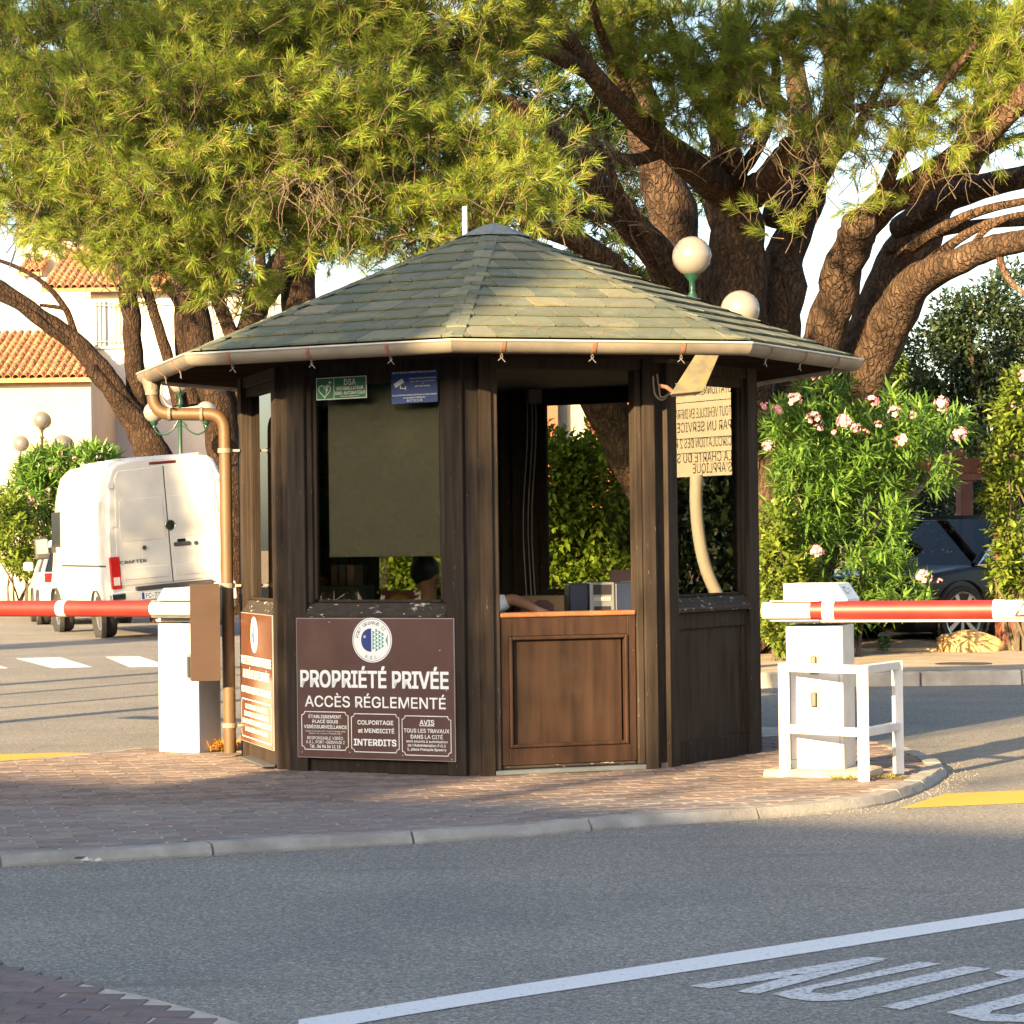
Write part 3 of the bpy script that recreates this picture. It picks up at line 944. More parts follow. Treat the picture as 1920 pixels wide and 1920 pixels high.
def FX(k, px, py, off=0.0):
    """wall coordinates (x, z) of a photo bearing on wall k"""
    F = Matrix.Translation((KC.x, KC.y, 0)) @ FM(k, off)
    n = Vector((F[0][1], F[1][1], 0)); q = Vector((F[0][3], F[1][3], 0)); t = Vector((F[0][0], F[1][0], 0))
    c = Vector((0, 0, CAMZ)); d = ray(px, py)
    s = n.dot(q - c) / n.dot(d)
    p = c + d * s
    return (p - q).dot(t) / t.length_squared, p.z
def wall_thing(k, x, z, off, name, label, cat):
    F = Matrix.Translation((KC.x, KC.y, 0)) @ FM(k)
    base = F @ Vector((x, off, z))
    th = thing(name, label, cat, base)
    return th, Matrix.Translation(-base) @ F @ Matrix.Translation((x, off, z))
def disc(mb, x, z, rx, rz, y, T, n=40, hole=None):
    vs = [(x + rx * math.cos(2 * math.pi * i / n), y, z + rz * math.sin(2 * math.pi * i / n)) for i in range(n)]
    if hole is None:
        mb.add(vs, [tuple(range(n))], T)
    else:
        vs += [(x + rx * hole * math.cos(2 * math.pi * i / n), y, z + rz * hole * math.sin(2 * math.pi * i / n)) for i in range(n)]
        mb.add(vs, [(i, (i + 1) % n, n + (i + 1) % n, n + i) for i in range(n)], T)
def poly2(mb, pts, y, T):
    mb.add([(a, y, b) for a, b in pts], [tuple(range(len(pts)))], T)
def stroke(mb, pts, w_, y, T, closed=False):
    n = len(pts)
    m = n if closed else n - 1
    for i in range(m):
        a = Vector((*pts[i], 0)); b = Vector((*pts[(i + 1) % n], 0))
        d = (b - a).normalized(); q = Vector((-d.y, d.x, 0)) * w_ / 2
        e = d * w_ * .45
        mb.add([(p.x, y, p.y) for p in (a - e + q, a - e - q, b + e - q, b + e + q)], [(0, 1, 2, 3)], T)

def emblem(parent, cx, cz, R, y, T):
    d = MB(); disc(d, cx, cz, R, R, y, T); e = d.build("emblem", M_SWHITE, parent, fix=False)
    r = MB(); disc(r, cx, cz, R * .955, R * .955, y + .0006, T, hole=.975); r.build("ring", M_GREY, e, fix=False)
    k = MB()
    n = 24                                                     # fish head
    fx, fz = cx - .02 * R, cz + .0
    head = [(fx - .02 * R - .52 * R * math.sin(math.pi * i / n) ** .85, fz + .52 * R * math.cos(math.pi * i / n)) for i in range(n + 1)]
    poly2(k, head, y + .0006, T); k.build("fish_head", M_NAVY, e, fix=False)
    ey = MB(); disc(ey, fx - .36 * R, fz + .15 * R, .06 * R, .06 * R, y + .0012, T, 14, hole=.45); ey.build("fish_eye", M_SWHITE, e, fix=False)
    s = MB()
    for c in range(4):                                         # scales
        for q in range(-3, 4):
            zz = q * .17 * R + (.085 * R if c % 2 else 0)
            xx = fx + (.07 + c * .155) * R
            lim = .50 * R * math.sqrt(max(0, 1 - ((xx - fx) / (.72 * R)) ** 2))
            if abs(zz) > lim: continue
            poly2(s, [(xx - .07 * R, fz + zz + .07 * R), (xx + .02 * R, fz + zz + .065 * R), (xx + .085 * R, fz + zz), (xx + .02 * R, fz + zz - .065 * R), (xx - .07 * R, fz + zz - .07 * R), (xx - .01 * R, fz + zz)], y + .0006, T)
    poly2(s, [(fx + .70 * R, fz), (fx + .82 * R, fz + .28 * R), (fx + .80 * R, fz), (fx + .82 * R, fz - .28 * R)], y + .0006, T)
    s.build("fish_scales", M_TEAL, e, fix=False)
    L = MB()
    for txt, a0, a1, up in (("PORT GRIMAUD II", 168, 38, True), ("A.S.L.", 248, 292, False)):
        m = len(txt)
        for i, ch in enumerate(txt):
            if ch == ' ': continue
            a = rad(a0 + (a1 - a0) * i / (m - 1))
            rr = R * (.70 if up else .86)
            put_text(L, ch, cx + rr * math.cos(a), cz + rr * math.sin(a), .15 * R, None, .008, y + .0012, T, rot=(a - math.pi / 2) if up else (a + math.pi / 2))
    L.build("emblem_lettering", M_GREY, e, fix=False)

# ---- large brown sign on wall 2
sx, szb = FX(2, 704, 1424, .012)
_, szt = FX(2, 704, 1159, .012)
SW, SH = 1.10, szt - szb
sg, T = wall_thing(2, sx, szb, .004, "property_sign", "brown private property sign with fish emblem and white French lettering", "sign")
MB().box(-SW / 2, SW / 2, 0, .008, 0, SH, T).build("plate", M_SEDGE, sg)
MB().box(-SW / 2 + .004, SW / 2 - .004, .0082, .0095, .004, SH - .004, T).build("face", M_SIGNB, sg)
def cx_(v): return (v - 960) / 1725 * SW
def cz_(v): return SH - (v - 45) / 1555 * SH
yt = .0105
lt = MB()
def line(s, base, cap, x0, x1, bold=.02):
    put_text(lt, s, (cx_(x0) + cx_(x1)) / 2, cz_(base), cap / 1555 * SH, cx_(x1) - cx_(x0), bold, yt, T)
line("PROPRIÉTÉ PRIVÉE", 808, 176, 145, 1755, .03)
line("ACCÈS RÉGLEMENTÉ", 1030, 118, 190, 1725, .014)
for s, b, c, a0, a1, bo in (("ÉTABLISSEMENT", 1158, 34, 228, 590, .02), ("PLACÉ SOUS", 1212, 34, 270, 552, .02), ("VIDÉOSURVEILLANCE", 1272, 36, 175, 650, .02),
                       ("Article 10 de la loi n°95-73 du 21 Janvier 1995", 1310, 13, 190, 635, .01), ("Décret n° 96-926 du 17 Octobre 1996", 1335, 13, 232, 588, .01),
                       ("RESPONSABLE VIDÉO", 1395, 33, 210, 608, .005), ("A.S.L. PORT-GRIMAUD 2", 1440, 33, 195, 625, .005), ("Tél . 04 94 56 11 15", 1488, 33, 240, 578, .02),
                       ("COLPORTAGE", 1218, 46, 770, 1160, .02), ("et MENDICITÉ", 1308, 46, 778, 1170, .02), ("INTERDITS", 1448, 68, 730, 1190, .035),
                       ("AVIS", 1208, 54, 1445, 1600, .02), ("TOUS LES TRAVAUX", 1292, 41, 1275, 1760, .015), ("DANS LA CITÉ", 1358, 41, 1348, 1690, .015),
                       ("sont soumis à autorisation", 1400, 25, 1300, 1740, .02), ("de l'Administration P.G.2", 1445, 27, 1315, 1720, .02), ("1, place François Spoerry", 1488, 27, 1310, 1728, .02)):
    line(s, b, c, a0, a1, bo)
stroke(lt, [(cx_(1445), cz_(1217)), (cx_(1600), cz_(1217))], .004, yt, T)
lt.build("lettering", M_SWHITE, sg, fix=False)
bx = MB()
def notch_box(x0, x1, z0, z1, r, w_, T):
    pts = []
    for (qx, qz, a0) in ((x0, z1, 0), (x1, z1, -90), (x1, z0, -180), (x0, z0, -270)):
        for j in range(7):
            a = rad(a0 - 90 * (j / 6) if False else (a0 - 90 + 90 * j / 6))
            pts.append((qx + r * math.cos(a), qz + r * math.sin(a)))
    stroke(bx, pts, w_, yt, T, True)
def nb(x0, x1, z0, z1, r, w_):
    pts = []
    for (qx, qz, a0, a1) in ((x0, z1, -90, 0), (x1, z1, 180, 270), (x1, z0, 90, 180), (x0, z0, 0, 90)):
        for j in range(6):
            a = rad(a0 + (a1 - a0) * j / 5)
            pts.append((qx + r * math.cos(a), qz + r * math.sin(a)))
    return pts
for x0, x1, z0, z1 in ((150, 667, 1508, 1088), (703, 1222, 1520, 1100), (1256, 1778, 1540, 1112)):
    stroke(bx, nb(cx_(x0), cx_(x1), cz_(z0), cz_(z1), .021, .0045), .0048, yt, T, True)
bx.build("notice_border", M_SWHITE, sg, fix=False)
emblem(sg, cx_(942), cz_(287), .138, .0105, T)
for a, b in ((150, 1540), (683, 1530), (1258, 1548), (1785, 1575), (165, 818), (1735, 830), (1670, 395), (470, 90)):
    MB().lathe([(.004, .0), (.003, .003), (.0001, .0035)], 8, (0, 0, 0), T @ Matrix.Translation((cx_(a), .0095, cz_(b))) @ Matrix.Rotation(rad(-90), 4, 'X')).build("screw", M("screw_metal", (.5, .48, .45), .4, .1, 5, metal=.8), sg)

# ---- second brown sign round the corner on wall 1
bx1, bz1 = FX(1, 490, 1405, .0)
sg1, T = wall_thing(1, -.02, .16, .004, "parking_sign", "brown no parking sign on the sunlit left wall of the kiosk", "sign")
W1s, H1s = 1.06, .86
MB().box(-W1s / 2, W1s / 2, 0, .008, 0, H1s, T).build("plate", M_SEDGE, sg1)
MB().box(-W1s / 2 + .004, W1s / 2 - .004, .0082, .0095, .004, H1s - .004, T).build("face", M("brown_sign_gloss", (.12, .05, .03), .22, .08, 8), sg1)
lt = MB()
for s, z, c, wd, bo in (("PAS DE STATIONNEMENT POSSIBLE", .52, .052, .98, .03), ("AU DELÀ DE CETTE BARRIÈRE", .43, .052, .86, .03), ("NO PARKING BEYOND THIS BARRIER", .33, .042, .96, .02),
                        ("CALE DE MISE À L'EAU DE P.G.2", .225, .03, .72, .02), ("DISPONIBLE LES JOURS FÉRIÉS POUR", .175, .03, .80, .02), ("LES PROPRIÉTAIRES PROFESSIONNELS", .125, .03, .92, .02), ("de 8h00 à 12h00 et de 14h00 à 18h00", .075, .03, .74, .02)):
    put_text(lt, s, 0, z, c, wd, bo, yt, T)
lt.build("lettering", M_SWHITE, sg1, fix=False)
bx = MB(); stroke(bx, nb(-.49, .49, .035, .285, .021, .0045), .006, yt, T, True); bx.build("notice_border", M_SWHITE, sg1, fix=False)
emblem(sg1, -.04, .72, .118, .0105, T)

# ---- green defibrillator sign and blue video sign over the window
dx, dz = FX(2, 640, 727.5, -.02)
gs, T = wall_thing(2, dx, dz, -.022, "defibrillator_sign", "small green defibrillator sign at the top of the kiosk window", "sign")
T = T @ Matrix.Rotation(rad(-.5), 4, 'Y')
MB().box(-.178, .178, 0, .003, -.069, .069, T).build("plate", M_SWHITE, gs)
MB().box(-.173, -.054, .0032, .0036, -.064, .064, T).box(-.050, .173, .0032, .0036, -.064, .064, T).build("green_field", M_SGREEN, gs)
h = MB()
hp = []
for i in range(41):
    t = 2 * math.pi * i / 40
    hp.append((-.118 + .0026 * 16 * math.sin(t) ** 3, -.012 + .0027 * (13 * math.cos(t) - 5 * math.cos(2 * t) - 2 * math.cos(3 * t) - math.cos(4 * t))))
stroke(h, hp[:-1], .006, .0042, T, True)
poly2(h, [(-.100, .016), (-.116, -.012), (-.105, -.010), (-.113, -.036), (-.090, -.002), (-.100, -.003), (-.088, .016)], .0042, T)
h.box(-.092, -.066, .004, .0043, .035, .041, T).box(-.082, -.076, .004, .0043, .025, .051, T)
put_text(h, "DSA", .062, .018, .036, .082, .02, .0042, T)
put_text(h, "DEFIBRILLATEUR", .062, -.012, .019, .186, .015, .0042, T)
put_text(h, "SEMI-AUTOMATIQUE", .062, -.041, .019, .214, .015, .0042, T)
put_text(h, "Norme AFNOR NF S", .062, -.056, .007, .13, .01, .0042, T)
h.build("pictogram", M_SWHITE, gs, fix=False)
dx, dz = FX(2, 777, 723, -.02)
vs_, T = wall_thing(2, dx, dz, -.022, "video_sign", "small blue video surveillance sign beside the green one", "sign")
T = T @ Matrix.Rotation(rad(-.5), 4, 'Y')
MB().box(-.158, .158, 0, .004, -.106, .106, T).build("plate", M_SBLUE, vs_)
h = MB()
put_text(h, "SITE SOUS VIDÉO PROTECTION", 0, .078, .018, .294, .015, .0046, T)
for s, z, x, c, wd in (("Code de la Sécurité Intérieure", .040, .058, .010, .185), ("(art. L251-1 et suivants)", .022, .058, .009, .17), ("*", .006, .058, .008, .01), ("par n° de 4 caméras", -.008, .058, .010, .10),
                       ("Pour toute information relative au droit d'accès aux images s'adresser", -.060, 0, .010, .304), ("au responsable de l'établissement", -.077, 0, .010, .15), ("06 07 15 11 38", -.097, 0, .014, .105)):
    put_text(h, s, x, z, c, wd, .01, .0046, T)
R45 = T @ Matrix.Translation((-.105, 0, .020)) @ Matrix.Rotation(rad(-28), 4, 'Y')
h.box(-.034, .034, .0044, .0047, -.014, .014, R45)
h.box(-.098, -.092, .0044, .0047, -.012, .004, T).box(-.098, -.062, .0044, .0047, -.016, -.011, T).box(-.062, -.057, .0044, .0047, -.024, -.002, T)
h.build("pictogram", M_SWHITE, vs_, fix=False)

# ---- floodlight under the eave at the right
fl = thing("floodlight", "grimy floodlight with a clear tilted cover under the right eave", "light", P(1238, 735, 15.95))
def fp(px, py, Y): return P(px, py, Y) - fl.location
front4 = [fp(1303, 667, 15.75), fp(1347, 668, 15.80), fp(1318, 735, 15.62), fp(1256, 741, 15.56)]
nrm = (front4[1] - front4[0]).cross(front4[3] - front4[0]).normalized()
if nrm.y > 0: nrm = -nrm
back4 = [p - nrm * .07 for p in front4]
cen = sum(back4, Vector()) / 4
back4 = [cen + (p - cen) * .8 for p in back4]
MB().add(front4 + back4, [(4, 5, 6, 7), (0, 1, 5, 4), (1, 2, 6, 5), (2, 3, 7, 6), (3, 0, 4, 7)]).build("housing", M("lamp_housing", (.30, .28, .22), .5, .2, 8), fl, bevel=.004)
MB().add([p + nrm * .002 for p in front4] + [p + nrm * .012 for p in front4], [(4, 5, 6, 7), (0, 1, 5, 4), (1, 2, 6, 5), (2, 3, 7, 6), (3, 0, 4, 7)]).build("cover", M("dusty_diffuser", (.13, .115, .07), .3, .3, 9, dirt=(.26, .15, .04), dirt_scale=9), fl, bevel=.003)
MB().tube([fp(1262, 735, 15.64), fp(1250, 726, 15.8), fp(1240, 724, 15.95), fp(1238, 724, 16.15)], .012, 8).build("arm", M_BRKT, fl, smooth=True)
MB().tube(smooth_path([fp(1258, 735, 15.66), fp(1243, 750, 15.75), fp(1230, 742, 15.85), fp(1226, 725, 16.0), fp(1225, 700, 16.2)], 5), .006, 6).tube(smooth_path([fp(1257, 738, 15.66), fp(1240, 745, 15.75), fp(1236, 728, 15.85), fp(1232, 700, 16.15)], 5), .005, 6).build("cable", M_BLACK, fl, smooth=True)

# ---- inside: counters, radio, boxes, picture, chair, person
desk = thing("counter", "dark wooden counter inside the kiosk under the windows", "counter", (KC.x, KC.y, ZI))
dk = MB()
for k, d in ((2, .5), (4, .45), (5, .42), (6, .45), (7, .5)):
    F = FM(k)
    x1 = .50 if k != 2 else .42
    poly_ = [(-.46, -.12), (.46, -.12), (.46 - d * .42, -.12 - d), (-.46 + d * .42, -.12 - d)]
    dk.add([(F @ Vector((a, b, z))) - Vector((0, 0, ZI)) for z in (.955, .99) for a, b in poly_], [(3, 2, 1, 0), (4, 5, 6, 7), (0, 1, 5, 4), (1, 2, 6, 5), (2, 3, 7, 6), (3, 0, 4, 7)])
dk.build("counter_top", M("counter_wood", (.16, .075, .035), .4, .3, 3, (2, 6, 2)), desk)
lg = MB()
for a in (20, 75, 110, 160, -150, -25):
    d = Vector((math.sin(rad(a)), -math.cos(rad(a)), 0)) * 1.15
    lg.box(d.x - .02, d.x + .02, d.y - .02, d.y + .02, 0.03, .955 - ZI)
lg.build("legs", M_INT, desk)
DZ = .993
rp_ = P(1125, 1140, 17.35); rp_.z = DZ
rt_ = thing("radio", "blue and silver stereo radio on the counter behind the half door", "radio", rp_, rad(8))
M_RB = M("radio_blue", (.012, .02, .05), .4, .1, 8); M_RS = M("radio_silver", (.30, .31, .33), .35, .1, 8, metal=.6)
for s in (-1, 1):
    MB().box(*sorted((s * .085, s * .215)), -.08, .12, .0, .20).build("speaker", M_RB, rt_, bevel=.012, seg=2)
MB().box(-.083, .083, -.09, .12, 0, .205).build("body", M_RS, rt_, bevel=.008, seg=2)
MB().box(-.06, .06, -.094, -.0905, .125, .19).build("display", M_BLACK, rt_)
MB().box(-.055, .055, -.094, -.0905, .02, .05).build("cassette_slot", M_BLACK, rt_)
bt = MB()
for i in range(8): bt.box(-.055 + i * .014, -.045 + i * .014, -.097, -.0905, .085, .11)
bt.build("buttons", M("button_grey", (.45, .45, .46), .4, .05, 5), rt_)
MB().box(.217, .33, -.04, .14, 0, .17).build("side_case", M("grey_case", (.16, .17, .19), .5, .1, 6), rt_, bevel=.006)
q = P(1020, 1148, 17.2); q.z = DZ
cb_ = thing("cardboard_box", "small cardboard box with a dark red print inside the kiosk", "box", q, rad(-6))
MB().box(-.14, .14, -.1, .1, 0, .125).build("carton", M("cardboard", (.20, .12, .055), .85, .15, 6), cb_, bevel=.004)
MB().prism([(-.07, .01), (.08, .01), (.07, .07), (.03, .10), (-.03, .10), (-.06, .07)], -.104, -.1005).build("red_print", M("dark_red", (.05, .006, .008), .4, .1, 6), cb_)
q = P(1170, 1085, 18.55); q.z = DZ + .0
pp = thing("white_tray", "pale folder standing on the counter behind the radio", "folder", q, rad(-10))
MB().box(-.10, .12, -.008, .008, 0, .27).build("card", M("pink_card", (.36, .22, .20), .7, .1, 5), pp, bevel=.002)
MB().prism([(-.10, .0), (.12, 0), (.12, .20), (-.02, .19)], -.03, -.015).build("sheet", M("pale_sheet", (.55, .6, .62), .6, .05, 5), pp)
q = P(748, 1117, 18.2); q.z = DZ
pc = thing("rainbow_picture", "small rainbow coloured card standing inside the kiosk window", "picture", q, rad(-12))
MB().box(-.125, .125, -.004, .004, 0, .155).build("card", M("maroon_card", (.14, .03, .04), .6, .1, 5), pc)
for i, (r, c) in enumerate(((.115, (.35, .09, .02)), (.10, (.45, .3, .03)), (.085, (.16, .3, .05)), (.068, (.03, .16, .32)))):
    a = MB(); a.add([(r * math.cos(math.pi * j / 20), -.0045 - .0004 * i, .004 + r * 1.12 * math.sin(math.pi * j / 20)) for j in range(21)], [tuple(range(21))])
    a.build("rainbow_band", M("rainbow_%d" % i, c, .6, .05, 5), pc, fix=False)
q = P(650, 1118, 18.3); q.z = DZ
cab = thing("office_cabinet", "black office cabinet with folders seen through the kiosk window", "cabinet", q, rad(-20))
MB().box(-.22, .16, -.12, .12, 0, .19).build("case", M_BLACK, cab, bevel=.006)
for i, c in enumerate(((.10, .05, .03), (.07, .06, .05), (.14, .08, .05))):
    MB().box(-.08 + i * .06, -.03 + i * .06, -.08, .08, .1905, .33).build("folder", M("folder_%d" % i, c, .6, .1, 5), cab, bevel=.003)
MB().sphere((-.17, 0, .22), .03, 12).build("red_ball", M("red_cap", (.4, .04, .02), .5, .1, 5), cab, smooth=True)
# strings of cable beside the inner post
cabl = MB()
for px_ in (985, 994, 1001):
    cabl.tube(smooth_path([kl_(P(px_ + 4 * math.sin(i), 700 + i * 60, 19.35)) for i in range(8)], 3), .004, 5)
cabl.build("wall_cables", M("pale_cable", (.35, .32, .28), .5, .1, 5), kiosk, smooth=True)
MB().box(*(lambda c: (c.x - .05, c.x + .05, c.y - .02, c.y + .02, c.z - .16, c.z + .04))(kl_(P(1003, 715, 19.3)))).build("switch_box", M("pale_box", (.25, .22, .16), .6, .1, 5), kiosk, bevel=.006)
# ---- the guard: seated inside, forearm on the half door, head behind the window post
def skin_mesh(name, vs, es, rs, mat, parent, sub=2):
    me = bpy.data.meshes.new(name)
    me.from_pydata(vs, es, [])
    o = bpy.data.objects.new(name, me); COL.objects.link(o)
    md = o.modifiers.new("s", 'SKIN'); md.use_smooth_shade = True
    for i, sv in enumerate(me.skin_vertices[0].data):
        r = rs[i]; sv.radius = (r, r) if not hasattr(r, '__len__') else r
        sv.use_root = (i == 0)
    sb = o.modifiers.new("u", 'SUBSURF'); sb.levels = sub; sb.render_levels = sub
    dg = bpy.context.evaluated_depsgraph_get()
    m2 = bpy.data.meshes.new_from_object(o.evaluated_get(dg))
    bpy.data.objects.remove(o); bpy.data.meshes.remove(me)
    m2.name = name
    shade(m2, 180)
    return link(name, m2, mat, parent)
M_SKIN = M("skin", (.36, .18, .11), .5, .08, 12)
hx = P(800, 1082, 17.15)
per = thing("person", "person in a white shirt resting a forearm on the half door", "person", (hx.x, hx.y, ZI + .03))
B0 = per.location
def loc_(v): return tuple(Vector(v) - B0)
H = Vector((hx.x, hx.y, hx.z))
sh = H + Vector((.02, .02, -.235))
pel = H + Vector((-.02, .14, -.70))
rs_ = sh + Vector((.14, -.14, -.03)); ls_ = sh + Vector((-.08, .19, -.03))
re_ = P(962, 1130, 16.95); re_.z = 1.105
rw_ = P(1008, 1158, 16.78); rw_.z = 1.035
hd = rw_ + Vector((.07, .03, -.035))
V = [pel, pel.lerp(sh, .4), pel.lerp(sh, .8), sh + Vector((0, 0, .05)), H + Vector((.0, .0, -.10)), H + Vector((.01, 0, -.02)), H + Vector((0, .01, .07)),
     rs_, re_, rw_, hd, ls_, ls_ + Vector((-.06, .05, -.28)), ls_ + Vector((.08, -.1, -.42)),
     pel + Vector((.09, -.10, -.0)), pel + Vector((.40, -.30, .0)), pel + Vector((.38, -.26, -.42)), pel + Vector((.48, -.32, -.44)),
     pel + Vector((-.08, -.05, 0)), pel + Vector((-.28, -.40, 0)), pel + Vector((-.25, -.36, -.42)), pel + Vector((-.31, -.45, -.44))]
E = [(0, 1), (1, 2), (2, 3), (3, 4), (4, 5), (5, 6), (2, 7), (7, 8), (8, 9), (9, 10), (2, 11), (11, 12), (12, 13), (0, 14), (14, 15), (15, 16), (16, 17), (0, 18), (18, 19), (19, 20), (20, 21)]
RS = [.15, .13, .15, .06, .055, .085, .085, .055, .042, .028, .032, .055, .04, .028, .085, .065, .045, .035, .085, .065, .045, .035]
fing = hd
for k in range(5):
    off = Vector((.045 - .01 * (k == 4), -.036 + k * .018, .0)) if k < 4 else Vector((.0, -.045, .01))
    L = (.055, .065, .06, .048, .045)[k]
    i0 = len(V)
    b = hd + off
    V += [b, b + Vector((L * .55, -.004, -.006)), b + Vector((L, -.004, -.026))]
    E += [(10, i0), (i0, i0 + 1), (i0 + 1, i0 + 2)]
    RS += [.010, .009, .007]
skin_mesh("body", [loc_(v) for v in V], E, RS, M_SKIN, per)
sl_ = rs_.lerp(re_, .98) + Vector((0, 0, -.005))
SV = [pel + Vector((0, 0, .02)), pel.lerp(sh, .4), pel.lerp(sh, .82), sh + Vector((0, 0, .01)), rs_, sl_, ls_, ls_ + Vector((-.05, .04, -.2))]
skin_mesh("shirt", [loc_(v) for v in SV], [(0, 1), (1, 2), (2, 3), (2, 4), (4, 5), (2, 6), (6, 7)], [.165, .15, .165, .075, .075, .062, .072, .065], M("white_shirt", (.7, .72, .74), .8, .06, 20, bmp=.3, bscale=30), per)
hr = MB().sphere((0, 0, 0), .105, 18)
hv = [(x * .92, y * 1.05, z) for x, y, z in hr.v]
hr2 = MB(); hr2.add([tuple(Vector(v) + (H - B0) + Vector((-.012, .015, .042))) for v in hv], hr.f)
hr2.build("hair", M("dark_hair", (.015, .012, .010), .5, .3, 40, bmp=.4, bscale=80), per, smooth=True)
fc = MB()
fc.sphere(tuple(H - B0 + Vector((.075, -.055, -.03))), .017, 10)
fc.build("nose", M_SKIN, per, smooth=True)
ch = thing("office_chair", "black office chair inside the kiosk", "chair", (B0.x - .02, B0.y + .16, ZI + .03))
MB().box(-.22, .22, -.22, .22, .36, .43).build("seat", M_BLACK, ch, bevel=.03, seg=3)
MB().box(-.2, .2, .20, .25, .45, .85).build("backrest", M_BLACK, ch, bevel=.02, seg=3)
MB().lathe([(.26, .0), (.26, .03), (.03, .08), (.03, .36)], 12).build("pedestal", M_BLACK, ch)
# ================================================================== barriers
M_CABW = M("white_enamel", (.64, .635, .63), .5, .05, 3, dirt=(.50, .48, .44), dirt_scale=4, chips=(.32, .22, .14), chip_scale=26, chip_pos=.735)
M_RED = M("faded_red_sleeve", (.21, .013, .010), .5, .12, 3, dirt=(.19, .026, .018), dirt_scale=4, bmp=.15, bscale=12)
M_WBOOM = M("white_boom", (.56, .55, .52), .45, .05, 4, dirt=(.55, .52, .47), dirt_scale=5)
M_METAL = M("brushed_lock_metal", (.32, .31, .28), .35, .2, 12, metal=.8)
M_TRIM0 = M('seam_dark', (.10, .10, .10), .7, .1, 5)
M_CONC = M("plinth_concrete", (.36, .30, .22), .95, .25, 7, bmp=.9, bscale=22, dist=.02)

def boom_seg(mb, x0, x1, y, z, r, n=20, flat=1.0, wob=0):
    prof = []
    k = max(2, int((x1 - x0) / .12))
    pts = [(x0 + (x1 - x0) * i / k, y, z) for i in range(k + 1)]
    mb.tube(pts, r, n, wob=wob, wf=9)

# ---- right barrier
b0 = G(1540, 1441, ZI + .03)
rb = thing("barrier", "red and white barrier in front of the oleander, cabinet behind the white guard rail", "barrier", b0, rad(-19))
H = 1.135 - .10
cw, cdp = .172, .17
MB().box(-cw, cw, -cdp + .02, cdp + .02, 0, .865).build("cabinet", M_CABW, rb, bevel=.008, seg=2)
MB().box(-cw - .004, cw + .004, -cdp + .016, cdp + .024, .880, .925).build("cabinet_collar", M_CABW, rb, bevel=.004)
MB().prism([(-cw - .01, .928), (cw + .035, .928), (cw + .035, 1.02), (cw - .03, 1.115), (-cw - .01, 1.115)], -cdp + .01, cdp + .03).build("head", M_CABW, rb, bevel=.006, seg=2)
BZ = P(1545, 1144, 15.9).z - b0.z
BY = -cdp - .055
core = MB(); boom_seg(core, -.29, 3.2, BY, BZ, .052)
boom = core.build("boom", M_WBOOM, rb, smooth=True)
for x0, x1, r in ((.005, .075, .057), (.15, 1.08, .0575), (2.0, 3.0, .0575)):
    m_ = MB(); boom_seg(m_, x0, x1, BY, BZ, r, wob=.012); m_.build("red_sleeve", M_RED, boom, smooth=True)
m_ = MB(); boom_seg(m_, .076, .149, BY, BZ, .0615); m_.build("white_band", M_WBOOM, boom, smooth=True)
m_ = MB(); boom_seg(m_, 1.081, 1.14, BY, BZ, .0595); m_.build("white_band", M("pale_blue_band", (.62, .68, .72), .5, .05, 5), boom, smooth=True)
m_ = MB(); boom_seg(m_, 1.141, 1.62, BY, BZ, .0578); m_.build("sticker", M("grey_sticker", (.55, .53, .48), .5, .06, 6), boom, smooth=True)
MB().box(-.18, 3.1, BY - .02, BY + .012, BZ - .068, BZ - .056).build("edge_strip", M_WBOOM, boom, bevel=.003)
MB().box(-.24, .06, BY - .045, BY + .05, BZ + .053, BZ + .062).box(-.24, .06, BY - .045, BY + .05, BZ - .062, BZ - .053).build("clamp", M_METAL, boom, bevel=.002)
# warning triangle wrapped on the front of the boom
def wrap(pts, r, x, n=6):
    return [(x + a, BY - r * math.cos(b / r), BZ + r * math.sin(b / r)) for a, b in pts]
tri = MB()
def wstroke(mb, a, b, w_, x, r):
    a = Vector((*a, 0)); b = Vector((*b, 0)); d = (b - a); L = d.length; d.normalize(); q = Vector((-d.y, d.x, 0)) * w_ / 2
    k = max(1, int(L / .01))
    for i in range(k):
        p0, p1 = a + d * L * i / k, a + d * L * (i + 1) / k
        mb.add(wrap([(p.x, p.y) for p in (p0 + q, p0 - q, p1 - q, p1 + q)], r, x), [(0, 1, 2, 3)])
tp = [(-.062, -.036), (.062, -.036), (0, .058)]
for i in range(3): wstroke(tri, tp[i], tp[(i + 1) % 3], .011, 1.275, .0588)
tri.build("warning_triangle", M("triangle_red", (.45, .03, .02), .5, .05, 5), boom, fix=False)
fig = MB()
for a, b in (((0, .012), (.004, -.008)), ((.004, -.008), (-.012, -.026)), ((.004, -.008), (.016, -.026)), ((0, .008), (-.014, -.004)), ((0, .008), (.015, -.002)), ((-.035, -.03), (.035, -.03)), ((0, .014), (0, .024))):
    wstroke(fig, a, b, .006, 1.275, .059)
wstroke(fig, (-.05, .07), (.06, .07), .012, 1.30, .059)
fig.build("pictogram", M_BLACK, boom, fix=False)
for z in (.575, .36):
    lk = MB().box(-.028, .028, -cdp + .008, -cdp + .0195, z, z + .135).build("lock", M_METAL, rb, bevel=.006, seg=2)
    MB().box(-.018, .016, -cdp - .012, -cdp + .0075, z + .02, z + .11).build("lock_handle", M("dark_lock", (.06, .055, .05), .35, .2, 10, metal=.6), lk, bevel=.006, seg=2)
mk = MB()
Th = Matrix.Translation((cw - .02, 0, 1.03)) @ Matrix.Rotation(rad(0), 4, 'Z')
nx, nz = .065, -.095
